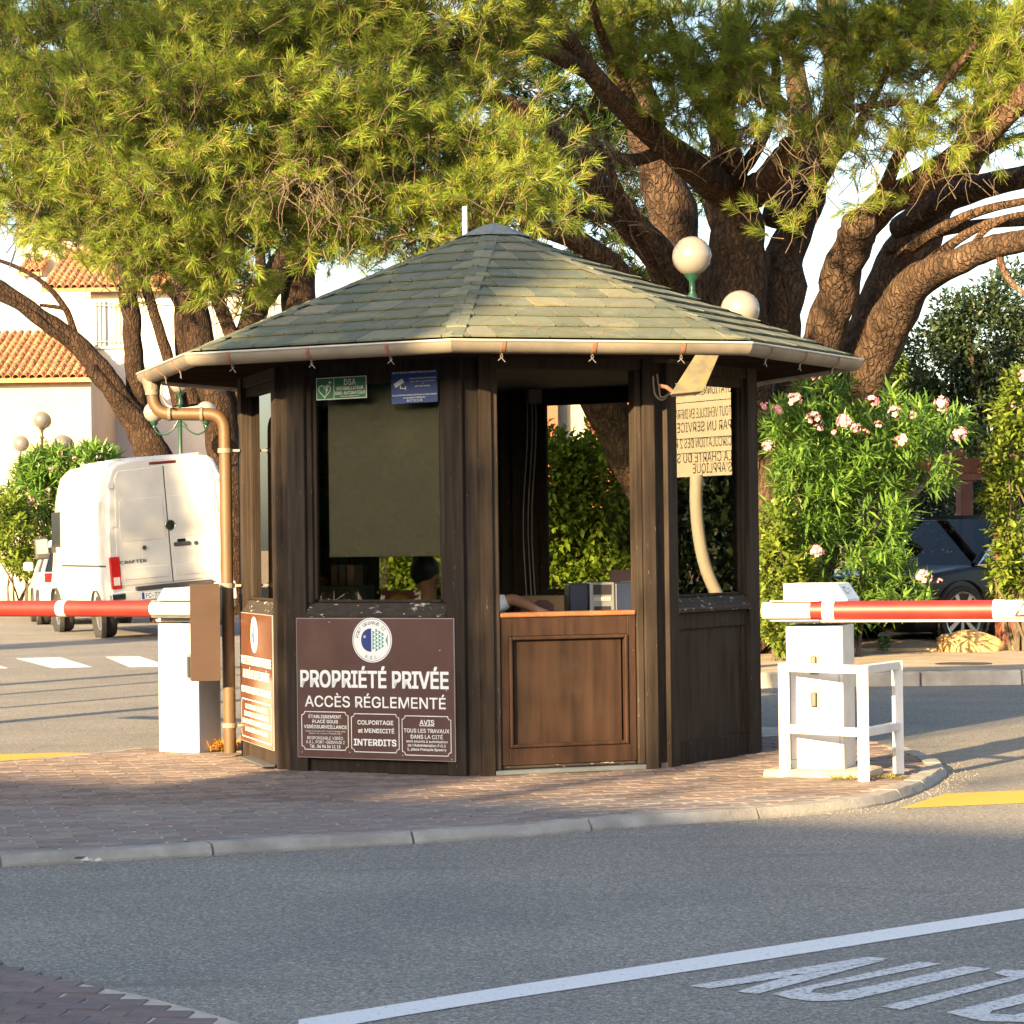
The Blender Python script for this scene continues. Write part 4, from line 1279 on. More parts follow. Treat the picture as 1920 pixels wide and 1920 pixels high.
for (a0, a1, b0_, b1) in ((-.06, .0, .25, .32), (-.06, .0, .62, .68), (-.06, -.045, .25, .68), (.02, .06, .35, .40), (.02, .06, .52, .56)):
    vs4 = []
    for a, b in ((a0, b0_), (a1, b0_), (a1, b1), (a0, b1)):
        f = (a + .10) / .2
        vs4.append((cw - .03 + nx * b + .0012, -cdp + .10 + (a + .06) * 1.2, 1.115 + nz * b + .0012))
    mk.add(vs4, [(0, 1, 2, 3)])
mk.build("maker_mark", M_BLACK, rb, fix=False)
sm = MB()
for x0, x1, z0, z1 in ((-.150, .150, .062, .065), (-.150, .150, .80, .803), (-.150, -.147, .0655, .7995), (.147, .150, .0655, .7995)):
    sm.box(x0, x1, -cdp + .0185, -cdp + .0195, z0, z1)
sm.build("door_seam", M_TRIM0, rb)
for x, z in ((-.155, .84), (.155, .84), (-.155, .03), (.155, .03)):
    MB().lathe([(.009, -.006), (.009, 0), (.0001, 0)], 8, (x, -cdp + .0195, z), axis='y').build("bolt", M_METAL, rb)
pl = MB(); pl.prism([(-.30, -.26), (.05, -.30), (.34, -.22), (.36, .10), (.2, .25), (-.25, .24)], -.10, .012, axis='z')
pl.build("plinth", M_CONC, rb, bevel=.02, seg=2)

# ---- guard rail round it
ga, gb, gc = G(1472, 1456, ZI), G(1620, 1466, ZI), G(1685, 1451, ZI)
gr = thing("guard_rail", "white tubular steel guard rail in front of the barrier cabinet", "rail", gb)
zt = .675
def bar(a, b, w_=.026):
    a, b = Vector(a), Vector(b)
    d = b - a; L = d.length; d.normalize()
    up = Vector((0, 0, 1)) if abs(d.z) < .9 else Vector((1, .3, 0)).normalized()
    x = d.cross(up).normalized(); y = x.cross(d)
    T = Matrix(((x.x, y.x, d.x, a.x), (x.y, y.y, d.y, a.y), (x.z, y.z, d.z, a.z), (0, 0, 0, 1)))
    return MB().box(-w_, w_, -w_, w_, 0, L, T)
def lc(p, z=0): return Vector((p.x - gb.x, p.y - gb.y, z))
gd = gc + (ga - gb)
for p in (ga, gb, gc):
    bar(lc(p, -.0), lc(p, zt)).build("post", M_CABW, gr, bevel=.003)
for z in (zt - .0251, .285):
    for p, q in ((ga, gb), (gb, gc)):
        d = (q - p).normalized() * .0265
        bar(lc(p + d, z), lc(q - d, z), .0245).build("bar", M_CABW, gr, bevel=.003)

# ---- left barrier
l0 = G(352, 1412, ZI)
lb = thing("barrier", "red barrier swinging across the left road beside the downpipe", "barrier", l0 + Vector((0, .15, 0)), rad(150))
cw2, cd2 = .17, .13
MB().box(-cw2, cw2, -cd2, cd2, 0, .885).build("cabinet", M_CABW, lb, bevel=.008, seg=2)
MB().prism([(-cw2 - .01, .90), (cw2 + .01, .90), (cw2 + .01, 1.03), (cw2 - .06, 1.13), (-cw2 - .01, 1.13)], -cd2 - .01, cd2 + .01).build("head", M_CABW, lb, bevel=.006, seg=2)
LZ = P(200, 1139, 18.9).z - ZI
LY = cd2 + .065
core = MB(); boom_seg(core, -.30, 3.4, LY, LZ, .050); boom = core.build("boom", M_WBOOM, lb, smooth=True)
X1 = .16
m_ = MB(); boom_seg(m_, X1, X1 + .74, LY, LZ, .057, wob=.012); m_.build("red_sleeve", M_RED, boom, smooth=True)
m_ = MB(); boom_seg(m_, X1 + .7405, X1 + .82, LY, LZ, .0585); m_.build("white_band", M_WBOOM, boom, smooth=True)
m_ = MB(); boom_seg(m_, X1 + .8205, X1 + 2.6, LY, LZ, .057, wob=.012); m_.build("red_sleeve", M_RED, boom, smooth=True)
MB().box(-.26, X1 - .02, LY - .05, LY + .05, LZ + .052, LZ + .060).box(-.26, X1 - .02, LY - .05, LY + .05, LZ - .060, LZ - .052).build("clamp", M_METAL, boom, bevel=.002)
lk = MB().box(-.14, -.08, cd2 + .001, cd2 + .012, .50, .68).build("lock", M_METAL, lb, bevel=.004)
MB().box(-.125, -.095, cd2 + .0121, cd2 + .03, .52, .66).build("lock_handle", M_BLACK, lk, bevel=.006)
# brown wooden box between cabinet and downpipe
q = P(387, 1277, 17.72)
mb_ = thing("meter_box", "plain brown wooden box fixed beside the left barrier cabinet", "box", q, rad(9))
MB().box(-.100, .092, -.02, .12, 0, .645).build("case", M("brown_box_wood", (.042, .021, .011), .55, .18, 3, (2, 2, 5), bmp=.1, bscale=12), mb_, bevel=.004)
MB().box(-.102, .094, -.0225, -.0205, .002, .643).build("lid", M("brown_box_lid", (.040, .020, .0105), .5, .15, 3, (2, 2, 5)), mb_)
MB().box(-.06, .02, .1205, .30, .2, .5).build("bracket", M_INT, mb_)
# ================================================================== vehicles
M_VAN = M("white_van_paint", (.46, .46, .455), .3, .02, 2, dirt=(.37, .365, .35), dirt_scale=1.5, coat=.4)
M_TRIM = M("dark_trim", (.035, .035, .037), .55, .15, 8)
M_TYRE = M("tyre_rubber", (.022, .021, .020), .8, .2, 12, bmp=.3, bscale=40)
M_ALLOY = M("alloy", (.45, .45, .46), .3, .1, 8, metal=.9)
M_TINT = M("tinted_glass", (.012, .014, .016), .06, .1, 3, spec=.8)
M_TAIL = M("tail_red", (.42, .012, .012), .2, .1, 6, coat=.5)
M_CHROME = M("chrome", (.62, .62, .62), .12, .05, 5, metal=1.0)

def wheel(parent, c, r, wd, spokes=7, side=-1, rim_r=.66):
    """wheel with its axis along x; side: which way the face looks"""
    x, y, z = c
    t = MB().lathe([(r * rim_r, -wd / 2), (r * .93, -wd / 2), (r, -wd * .32), (r, wd * .32), (r * .93, wd / 2), (r * rim_r, wd / 2)], 28, c, axis='x', cap=False).build("wheel", M_TYRE, parent, smooth=True)
    xf = x + side * wd * .42
    rm = MB().lathe([(r * rim_r, 0), (r * rim_r * .97, side * .02), (r * rim_r * .90, side * .012), (r * rim_r * .9, -side * .03)], 28, (xf, y, z), axis='x', cap=False)
    for i in range(spokes):
        a = 2 * math.pi * i / spokes + .3
        d = Vector((0, math.cos(a), math.sin(a))); q = Vector((0, -math.sin(a), math.cos(a)))
        c0 = Vector((xf + side * .012, y, z))
        p = [c0 + d * (r * .10) - q * r * .05, c0 + d * (r * .10) + q * r * .05, c0 + d * (r * rim_r * .92) + q * r * .085, c0 + d * (r * rim_r * .92) - q * r * .085]
        pb = [v - Vector((side * .03, 0, 0)) for v in p]
        rm.add(p + pb, [(0, 1, 2, 3), (0, 1, 5, 4), (1, 2, 6, 5), (2, 3, 7, 6), (3, 0, 4, 7)])
    rm.lathe([(r * .14, side * .0), (r * .12, side * .03), (.0001, side * .032)], 14, (xf, y, z), axis='x')
    rm.build("rim", M_ALLOY, t, smooth=True)
    MB().lathe([(r * rim_r * .9, 0), (.0001, 0)], 24, (xf - side * .035, y, z), axis='x').build("brake_disc", M_TRIM, t)
    return t

# ---- white panel van seen from behind: x right, y forward, z up, rear at y = 0
vp = G(208, 1204)
vyaw = rad(20)
van = thing("panel_van", "tall white panel van parked beyond the left barrier, seen from behind", "van", (vp.x - .05, vp.y + .9, 0), vyaw)
van.rotation_euler = (0, rad(-4.6), vyaw)
OX = 1.0                       # the empty sits at the rear left wheel
VH = 2.86
prof = [(.96, .40), (1.01, .58), (1.02, .80), (1.02, 1.20), (1.005, 1.60), (.965, 2.10), (.925, 2.55), (.86, 2.73), (.76, 2.81), (.5, 2.85), (0, VH)]
full = [(-a, b) for a, b in prof] + [(a, b) for a, b in prof[::-1][1:]]
st = [(0.0, .955, VH - .05), (.035, .985, VH - .015), (.10, 1.0, VH), (3.9, 1.0, VH), (4.3, .995, VH - .06), (4.65, .985, VH - .28), (5.05, .97, 2.2), (5.35, .96, 1.62), (5.55, .95, 1.34), (5.9, .90, 1.12), (6.02, .80, .95)]
vs = []; fs = []; m = len(full)
for y, s_, hh in st:
    for a, b in full:
        vs.append((OX + a * s_, y, .40 + (b - .40) * (hh - .40) / (VH - .40)))
for i in range(len(st) - 1):
    for k in range(m):
        fs.append((i * m + k, i * m + (k + 1) % m, (i + 1) * m + (k + 1) % m, (i + 1) * m + k))
fs.append(tuple(range(m))[::-1]); fs.append(tuple((len(st) - 1) * m + k for k in range(m)))
MB().add(vs, fs).build("body", M_VAN, van, smooth=True)
def vb(name, x0, x1, z0, z1, mat, y0=-.012, y1=.004, bev=.004, par=van, label=None):
    return MB().box(OX + x0, OX + x1, y0, y1, z0, z1).build(name, mat, par, bevel=bev, label=label, seg=2)
# rear doors with pressed panels
for s in (-1, 1):
    inx, ox = s * .006, s * .845
    x0, x1 = sorted((inx, ox))
    d = MB().prism([(OX + inx, .84), (OX + s * .885, .84), (OX + s * .885, 1.2), (OX + s * .86, 1.7), (OX + s * .80, 2.57), (OX + s * .74, 2.67), (OX + inx, 2.70)], -.014, .03).build("rear_door", M_VAN, van, bevel=.012, seg=2)
    MB().prism([(OX + s * .06, 1.54), (OX + s * .80, 1.54), (OX + s * .765, 2.16), (OX + s * .73, 2.21), (OX + s * .06, 2.21)], -.022, -.0135).build("pressed_panel", M_VAN, d, bevel=.007, seg=2)
    MB().prism([(OX + s * .06, .93), (OX + s * .78, .93), (OX + s * .80, 1.13), (OX + s * .06, 1.11)], -.024, -.0135).build("pressed_panel", M_VAN, d, bevel=.009, seg=2)
    for z in (.90, 1.78, 2.4):
        MB().box(OX + s * .87 - .05, OX + s * .87 + .05, -.022, -.0145, z, z + .09).build("hinge", M_VAN, d, bevel=.005)
    MB().lathe([(.035, -.03), (.03, -.012), (.03, 0)], 14, (OX + s * .42, 0, 1.42), axis='y').build("lock_cap", M_TRIM, d)
    vb("tail_light", *sorted((s * .83, s * 1.0)), .80, 1.32, M_TAIL, -.026, .10, .02)
    vb("reversing_lens", *sorted((s * .86, s * .96)), .86, .99, M("lens_white", (.6, .55, .5), .2, .05, 5), -.0285, -.0255, .001)
vb("seam", -.0055, .0055, .84, 2.69, M_TRIM, -.0136, -.002, 0)
vb("door_handle", .06, .32, 1.40, 1.46, M_TRIM, -.045, -.014, .008)
vb("handle_recess", .12, .26, 1.46, 1.51, M_CHROME, -.018, -.0125, .004)
em = MB().lathe([(.085, -.026), (.085, -.016), (.078, -.03), (.07, -.022), (.0001, -.022)], 28, (OX + .03, 0, 1.74), axis='y').build("badge", M_CHROME, van)
bd = MB()
for a, b in (((-.05, .045), (-.02, -.05)), ((-.02, -.05), (0, .0)), ((0, 0), (.02, -.05)), ((.02, -.05), (.05, .045)), ((-.025, .06), (0, .01)), ((0, .01), (.025, .06))):
    dv = Vector((b[0] - a[0], b[1] - a[1], 0)); L = dv.length; an = math.atan2(dv.y, dv.x)
    T = Matrix.Translation((OX + .03 + a[0], -.024, 1.74 + a[1])) @ Matrix.Rotation(-an, 4, 'Y')
    bd.box(0, L, -.002, .001, -.005, .005, T)
bd.build("badge_mark", M_TRIM, em)
lt = MB(); Tm = Matrix.Translation((OX - .62, -.0265, 1.19)) @ Matrix.Scale(-1, 4, (0, 1, 0))
put_text(lt, "CRAFTER", 0, 0, .05, .42, .01, 0, Tm)
lt.build("model_lettering", M_CHROME, van, fix=False)
bp = vb("rear_bumper", -1.0, 1.0, .46, .76, M_VAN, -.10, .1, .03)
vb("bumper_step", -.62, .62, .745, .815, M_TRIM, -.115, .02, .01, bp)
vb("bumper_skirt", -.98, .98, .34, .455, M_TRIM, -.07, .1, .01, bp)
vb("bumper_corner", -1.035, -.80, .62, .74, M_CHROME, -.108, .05, .02, bp)
npl = vb("number_plate", -.56, -.04, .60, .72, M("plate_white", (.7, .7, .68), .4, .03, 5), -.125, -.112, .003)
vb("plate_band", -.555, -.51, .605, .715, M_SBLUE, -.1265, -.1245, .0, npl)
lt = MB(); put_text(lt, "FC-779-KD", 0, 0, .075, .42, .01, 0, Matrix.Translation((OX - .275, -.1265, .622)) @ Matrix.Scale(-1, 4, (0, 1, 0)))
lt.build("plate_lettering", M_BLACK, npl, fix=False)
vb("brake_light", -.22, .22, 2.725, 2.77, M("dim_red", (.10, .012, .012), .3, .1, 5), -.008, .03, .008)
for y in (.4, 1.0, 1.7, 2.4, 3.1):
    MB().box(OX - .7, OX + .7, y, y + .12, VH - .02, VH + .012).build("roof_rib", M_VAN, van, bevel=.008)
# left flank
def lf(name, y0, y1, z0, z1, mat, dx=.006, xoff=0.0):
    xm = lambda z: OX - np.interp(z, [b for a, b in prof], [a for a, b in prof])
    pts = [(y0, z0), (y1, z0), (y1, z1), (y0, z1)]
    vs = [(xm(z) - dx + xoff, y, z) for y, z in pts] + [(xm(z) + .02, y, z) for y, z in pts]
    return MB().add(vs, [(0, 1, 2, 3), (0, 1, 5, 4), (1, 2, 6, 5), (2, 3, 7, 6), (3, 0, 4, 7)]).build(name, mat, van)
lf("side_window", 4.05, 4.85, 1.50, 2.10, M_TINT)
lf("sill_trim", .25, 5.4, .42, .58, M_TRIM, .01)
lf("side_seam", 3.93, 3.94, .6, 2.3, M_TRIM, .003)
lf("side_panel", .35, 1.95, 1.30, 2.2, M_VAN, .008)
lf("side_panel", 2.1, 3.8, 1.30, 2.2, M_VAN, .008)
lf("side_rail", .2, 4.0, 1.16, 1.19, M_TRIM, .006)
for y in (1.15, 4.85):
    ar = MB().lathe([(.42, -.06), (.42, .02), (.36, .02)], 28, (OX - 1.0, y, .36), axis='x', cap=False).build("wheel_arch", M_TRIM, van)
    wheel(van, (OX - .90, y, .355), .355, .23, 6, -1)
    wheel(van, (OX + .90, y, .33), .33, .23, 6, 1)
mr = MB().box(OX - 1.36, OX - 1.12, 4.55, 4.68, 1.30, 1.68).build("mirror", M_TRIM, van, bevel=.04, seg=3)
MB().box(OX - 1.34, OX - 1.14, 4.543, 4.549, 1.40, 1.65).build("mirror_glass", M_CHROME, mr)
MB().box(OX - 1.13, OX - .99, 4.6, 4.65, 1.40, 1.5).build("mirror_arm", M_TRIM, mr)

# ---- cars: x right, y forward
def car(name, label, loc, rotz, paint, L=4.7, W=1.88, Hh=1.72, wr=.37, glass=None, spokes=10, open_glass=False):
    c = thing(name, label, "car", loc, rotz)
    belt = .62 * Hh; h0 = .22
    hl, hw_ = L / 2, W / 2
    low = [(-hl, .42), (-hl + .06, h0), (hl - .10, h0), (hl, .45), (hl - .02, .72), (hl - .12, belt - .12), (hl - 1.15, belt + .0), (-hl + .25, belt + .04), (-hl + .03, belt - .05), (-hl - .0, .8)]
    MB().prism(low, -hw_, hw_, axis='x').build("body", paint, c, bevel=.07, seg=3, smooth=True)
    # greenhouse: pillars and roof as frame, glass between
    r0 = [(hl - 1.22, belt), (hl - 2.0, Hh - .05), (-hl + .75, Hh - .02), (-hl + .18, belt + .02)]
    def gh(f):
        return hw_ - .05 - f * .19
    ring_b = [(sx * gh(0), y, z) for sx in (-1, 1) for y, z in (r0[0], r0[3])]
    A = lambda sx, i: Vector((sx * gh(0 if i in (0, 3) else 1), r0[i][0], r0[i][1]))
    rf_ = MB()
    rp2 = [A(-1, 1), A(1, 1), A(1, 2), A(-1, 2)]
    rf_.add([tuple(p) for p in rp2] + [(p.x * .85, p.y * (.97), p.z + .05) for p in rp2], [(4, 5, 6, 7), (0, 1, 5, 4), (1, 2, 6, 5), (2, 3, 7, 6), (3, 0, 4, 7)])
    rf_.build("roof", paint, c, smooth=True)
    for sx in (-1, 1):
        for i, j in ((0, 1), (3, 2)):
            MB().tube([A(sx, i), A(sx, j)], .04, 8).build("pillar", paint, c, smooth=True)
        mid0 = A(sx, 0).lerp(A(sx, 3), .50); mid1 = A(sx, 1).lerp(A(sx, 2), .36)
        MB().tube([mid0, mid1], .035, 6).build("pillar", M_TRIM, c)
        MB().tube([A(sx, 1), A(sx, 2)], .03, 8).build("roof_rail", M_CHROME if open_glass else paint, c, smooth=True)
        MB().add([tuple(A(sx, i)) for i in range(4)], [(0, 1, 2, 3)]).build("side_window", glass or M_TINT, c)
        MB().tube([A(sx, 0) + Vector((sx * .02, 0, .0)), A(sx, 3) + Vector((sx * .02, 0, .0))], .012, 6).build("belt_trim", M_CHROME, c)
        for y in (hl - .95, -hl + .95):
            ar = MB().lathe([(wr * 1.13, -.05), (wr * 1.13, .012), (wr * 1.02, .012)], 28, (sx * (hw_ - .01) if sx > 0 else -hw_ + .01, y, wr), axis='x', cap=False).build("wheel_arch", M_TRIM, c)
            wheel(c, (sx * (hw_ - .10), y, wr), wr, .24, spokes, sx, rim_r=.80)
        mr = MB().box(*sorted((sx * (hw_ + .02), sx * (hw_ + .22))), hl - 1.75, hl - 1.62, belt + .02, belt + .2).build("mirror", paint, c, bevel=.04, seg=2)
        MB().box(*sorted((sx * (hw_ - .42), sx * (hw_ - .1))), hl - .10, hl - .012, .68, .80).build("headlight", M_CHROME, c, bevel=.02)
        MB().box(*sorted((sx * (hw_ - .28), sx * (hw_ - .06))), -hl - .012, -hl + .08, .82, 1.0).build("tail_light", M_TAIL, c, bevel=.015)
        MB().box(*sorted((sx * .14, sx * .62)), .12, .62, .45, 1.18).build("seat", M_BLACK, c, bevel=.05, seg=2)
        MB().box(*sorted((sx * .24, sx * .5)), .10, .20, 1.2, 1.42).build("headrest", M_BLACK, c, bevel=.04, seg=2)
    MB().add([tuple(A(-1, 0)), tuple(A(1, 0)), tuple(A(1, 1)), tuple(A(-1, 1))], [(0, 1, 2, 3)]).build("windscreen", glass or M_TINT, c)
    MB().add([tuple(A(-1, 3)), tuple(A(1, 3)), tuple(A(1, 2)), tuple(A(-1, 2))], [(0, 1, 2, 3)]).build("rear_window", glass or M_TINT, c)
    MB().box(-.62, .62, hl - .07, hl + .012, .38, .62).build("grille", M_TRIM, c, bevel=.02)
    return c
wc = G(66, 1172)
car("parked_car", "small white car parked in front of the white van", (wc.x + .62, wc.y + 1.6, 0), rad(13), M_VAN, L=4.1, W=1.75, Hh=1.62, wr=.32)
M_SUV = M("black_car_paint", (.004, .004, .0045), .28, .1, 3, coat=.12, spec=.3)
hd = Vector((-.80, -.60, 0)); lf_ = Vector((.60, -.80, 0))
wp = Vector((5.47, 33.0, 0))
ctr = wp - lf_ * .86 - hd * (4.8 / 2 - .95)
car("parked_suv", "black off-road car parked under the wooden pergola", (ctr.x, ctr.y, .08), math.atan2(hd.y, hd.x) - math.pi / 2, M_SUV, L=4.8, W=1.95, Hh=1.66, wr=.40,
    glass=glass_mat("car_glass", (.30, .34, .30), 1.45, 0, .7), spokes=7, open_glass=True)
# ================================================================== lamps, houses, pergola, notice board, rock
M_LGREEN = M("lamp_green", (.006, .045, .024), .4, .15, 8)
M_GLOBE = M("opal_globe", (.19, .18, .165), .25, .03, 3, coat=.3)
M_LBROWN = M("lamp_brown_green", (.05, .04, .02), .4, .15, 8)
def lamp(label, loc, rotz, mat, H=4.42, gm=None):
    t = thing("street_lamp", label, "lamp", loc, rotz, "globe street lamps")
    MB().lathe([(.16, 0), (.16, .12), (.11, .2), (.10, .7), (.075, .78), (.06, .9), (.045, 2.0), (.05, 2.9), (.062, 2.95), (.045, 3.02), (.038, 3.3), (.03, H - .45), (.055, H - .42), (.03, H - .36), (.03, H - .26), (.075, H - .20), (.08, H - .17), (.0001, H - .17)], 14).build("pole", mat, t, smooth=True)
    def globe(x, z):
        MB().sphere((x, 0, z), .20, 24).build("globe", gm or M_GLOBE, t, smooth=True)
    globe(0, H)
    for s in (-1, 1):
        pts = smooth_path([(0.03 * s, 0, H - .70), (.14 * s, 0, H - .88), (.30 * s, 0, H - .98), (.44 * s, 0, H - .93), (.49 * s, 0, H - .82), (.49 * s, 0, H - .74)], 5)
        a = MB().tube(pts, .016, 8).build("arm", mat, t, smooth=True)
        MB().lathe([(.018, 0), (.035, .01), (.03, .04), (.07, .08), (.075, .11), (.0001, .11)], 14, (.49 * s, 0, H - .85)).build("cup", mat, a, smooth=True)
        globe(.49 * s, H - .55)
        for z0, r in ((H - .62, .055), (H - .80, .05), (H - .50, .04)):
            sp = [(s * (.04 + r * .9 + r * (1 - i / 18) * math.cos(math.pi + i * .45)), 0, z0 + r * (1 - i / 18) * math.sin(math.pi + i * .45)) for i in range(16)]
            MB().tube(sp, .009, 6).build("scroll", mat, a, smooth=True)
    return t
def lamp_at(px, py, Y, label, mat, rotz=0, gm=None):
    p = P(px, py, Y)
    lamp(label, (p.x, p.y, 0), rotz, mat, p.z, gm)
lamp_at(337, 718, 47.6 + 3, "green three-globe street lamp seen under the gutter beside the downpipe", M_LGREEN, rad(5))
lamp_at(78, 787, 62, "dark three-globe street lamp in front of the cream house wall", M_LBROWN, rad(-8), M("shaded_globe", (.11, .105, .11), .3, .03, 3))  # globe copy with a darker base colour, shade painted in
lamp_at(1297, 480, 27, "green street lamp rising behind the right slope of the kiosk roof", M_LGREEN, rad(6))

# ---- houses
M_STUCCO = M("cream_stucco", (.38, .32, .235), .9, .06, 2, bmp=.3, bscale=60)
M_STUCCO2 = M("white_stucco", (.46, .41, .36), .9, .05, 2, bmp=.3, bscale=60)
M_PINK = M("pink_stucco", (.52, .17, .13), .9, .08, 2, bmp=.3, bscale=60)
M_SHUT = M("pale_shutter", (.26, .255, .25), .6, .06, 6)
M_TILE = M("clay_tile", (.46, .21, .10), .85, .25, 8, rand=.45, dirt=(.30, .20, .10), dirt_scale=3)
M_IRON = M("window_iron", (.05, .05, .055), .5, .1, 6)
def tile_mesh(L=.42, r=.085, n=6):
    vs = []; fs = []
    for j, (y, k, h) in enumerate(((0, 1.0, .02), (L, .82, .0))):
        for rr in (r, r - .014):
            for i in range(n + 1):
                a = math.pi * i / n
                vs.append((rr * k * math.cos(a), y, h + rr * k * math.sin(a)))
    m = n + 1
    for i in range(n):
        fs += [(i, i + 1, 2 * m + i + 1, 2 * m + i), (m + i + 1, m + i, 3 * m + i, 3 * m + i + 1), (i + 1, i, m + i, m + i + 1), (2 * m + i, 2 * m + i + 1, 3 * m + i + 1, 3 * m + i)]
    me = bpy.data.meshes.new("tile"); me.from_pydata(vs, [], fs); me.materials.append(M_TILE); shade(me)
    return me
TILE = tile_mesh()
def tiled_roof(parent, x0, x1, y0, z0, y1, z1, pitch=.19, row=.34, name="roof", hip=0.0):
    """slope from the eave (y0,z0) up to (y1,z1), running x0..x1, house-local"""
    th = .10
    sl_ = math.atan2(z1 - z0, y1 - y0); L = math.hypot(z1 - z0, y1 - y0)
    vs = [(x0, y0, z0 - th), (x0, y1, z1 - th), (x0, y1, z1), (x0, y0, z0), (x1, y0, z0 - th), (x1 - hip, y1, z1 - th), (x1 - hip, y1, z1), (x1, y0, z0)]
    rf = MB().add(vs, [(0, 1, 2, 3), (4, 5, 6, 7), (0, 1, 5, 4), (1, 2, 6, 5), (2, 3, 7, 6), (3, 0, 4, 7)]).build(name, M_TILE, parent)
    nx = int((x1 - x0) / pitch); ny = int(L / row)
    for j in range(ny + 1):
        for i in range(nx + 1):
            if x0 + (i + .5) * (x1 - x0) / (nx + 1) > x1 - hip * (j * row / L): continue
            o = bpy.data.objects.new("tile", TILE); COL.objects.link(o); o.parent = rf
            v = j * row - .06
            o.location = (x0 + (i + .5) * (x1 - x0) / (nx + 1) + rnd.uniform(-.008, .008), y0 + v * math.cos(sl_), z0 + v * math.sin(sl_) + .012 + rnd.uniform(0, .01))
            o.rotation_euler = (sl_, 0, rnd.uniform(-.03, .03))
    return rf
def Q(px, py, Y, o):
    p = P(px, py, Y); return p - Vector(o)
def house_window(parent, x0, x1, z0, z1, yf, shutter=.45, bars=True):
    wn = MB().box(x0, x1, yf - .004, yf + .02, z0, z1).build("window", M_TINT if shutter == 0 else M("bright_pane", (.36, .36, .36), .1, .04, 3), parent)
    e = .05
    MB().box(x0 - e, x0, yf - .03, yf + .02, z0 - e, z1 + e).box(x1, x1 + e, yf - .03, yf + .02, z0 - e, z1 + e).box(x0, x1, yf - .03, yf + .02, z1, z1 + e).box(x0 - .08, x1 + .08, yf - .08, yf + .02, z0 - .06, z0 - .001).build("window_surround", M_STUCCO2, wn)
    if shutter:
        xs = x0 + (x1 - x0) * shutter
        MB().box(x0 + .01, xs, yf - .05, yf - .01, z0 + .01, z1 - .01).build("shutter", M_SHUT, wn)
    if bars:
        g_ = MB()
        for i in range(7):
            x = x0 + (x1 - x0) * (i + .5) / 7
            g_.box(x - .009, x + .009, yf - .11, yf - .09, z0, z1)
        g_.box(x0, x1, yf - .112, yf - .088, z0 + .1, z0 + .12).box(x0, x1, yf - .112, yf - .088, z1 - .12, z1 - .10)
        g_.build("grille", M_IRON if shutter == 0 else M_SHUT, wn)
HO = Vector((P(150, 1000, 66).x, 66, 0))
hs = thing("house", "white and cream house with clay tile roofs behind the left pine", "house", HO)
def hx(px, Y): return P(px, 800, Y).x - HO.x
def hz(py, Y, px=150): return P(px, py, Y).z
yw = -4.0                                    # low wing front, at Y = 62
MB().box(hx(-260, 62), hx(171, 62), yw, 3, 0, hz(700, 62)).build("wing_wall", M_STUCCO, hs)
tiled_roof(hs, hx(-260, 62), hx(172, 62) + .1, yw - .32, hz(708, 61.7), yw + 3.4, hz(626, 65.4), name="wing_roof", hip=1.1)
MB().box(hx(172, 66), hx(560, 66), 0, 6, 0, hz(536, 66)).build("main_wall", M_STUCCO2, hs)
MB().box(hx(56, 69), hx(172, 69) + 1, 3.0, 8, 0, hz(520, 69)).build("rear_wall", M_STUCCO2, hs)
house_window(hs, hx(175, 66) + .05, hx(236, 66), hz(650, 66), hz(566, 66), -.001, .42)
house_window(hs, hx(174, 66) + .08, hx(203, 66), hz(779, 66), hz(742, 66), -.001, 0)
for px in (360, 470): house_window(hs, hx(px, 66), hx(px + 55, 66), hz(650, 66), hz(566, 66), -.001, .5)
tiled_roof(hs, hx(80, 65.6), hx(430, 65.6), -.42, hz(540, 65.6), 3.4, hz(470, 69.4), name="main_roof")
MB().box(hx(36, 72), hx(110, 72), 6, 9, hz(560, 72), hz(425, 72)).build("tower_wall", M_STUCCO2, hs)
MB().box(hx(110, 71), hx(160, 71), 5, 9, hz(560, 71), hz(432, 71)).build("chimney", M_STUCCO, hs)
tiled_roof(hs, hx(42, 71), hx(86, 71), 4.6, hz(512, 71), 5.6, hz(486, 71), name="dormer_roof")
MB().box(hx(38, 71.5), hx(92, 71.5), 4.9, 6.4, hz(560, 71), hz(514, 71)).build("dormer_wall", M_STUCCO2, hs)
# pink house far behind the hedge
PO = Vector((P(1100, 900, 58).x, 58, 0))
ph = thing("pink_house", "salmon pink house seen through the kiosk doorway above the hedge", "house", PO)
MB().box(-2.2, 2.0, 0, 6, 0, 5.6).build("wall", M_PINK, ph)
def pz(py): return P(1100, py, 58).z
def pxx(px): return P(px, 780, 58).x - PO.x
wn = MB().box(pxx(1046), pxx(1100), -.03, .02, pz(830), pz(757)).build("window", M("pale_wall_opening", (.6, .56, .48), .7, .05, 4), ph)
MB().box(pxx(1050), pxx(1063), -.08, -.031, pz(828), pz(759)).build("shutter", M("blue_grey_shutter", (.25, .28, .30), .6, .05, 4), wn)
MB().box(pxx(1028), pxx(1045), -.5, .0, 0, pz(702)).build("pilaster", M_PINK, ph)
tiled_roof(ph, -2.4, 2.2, -.4, 5.6, 2.6, 6.6, pitch=.3, row=.5)

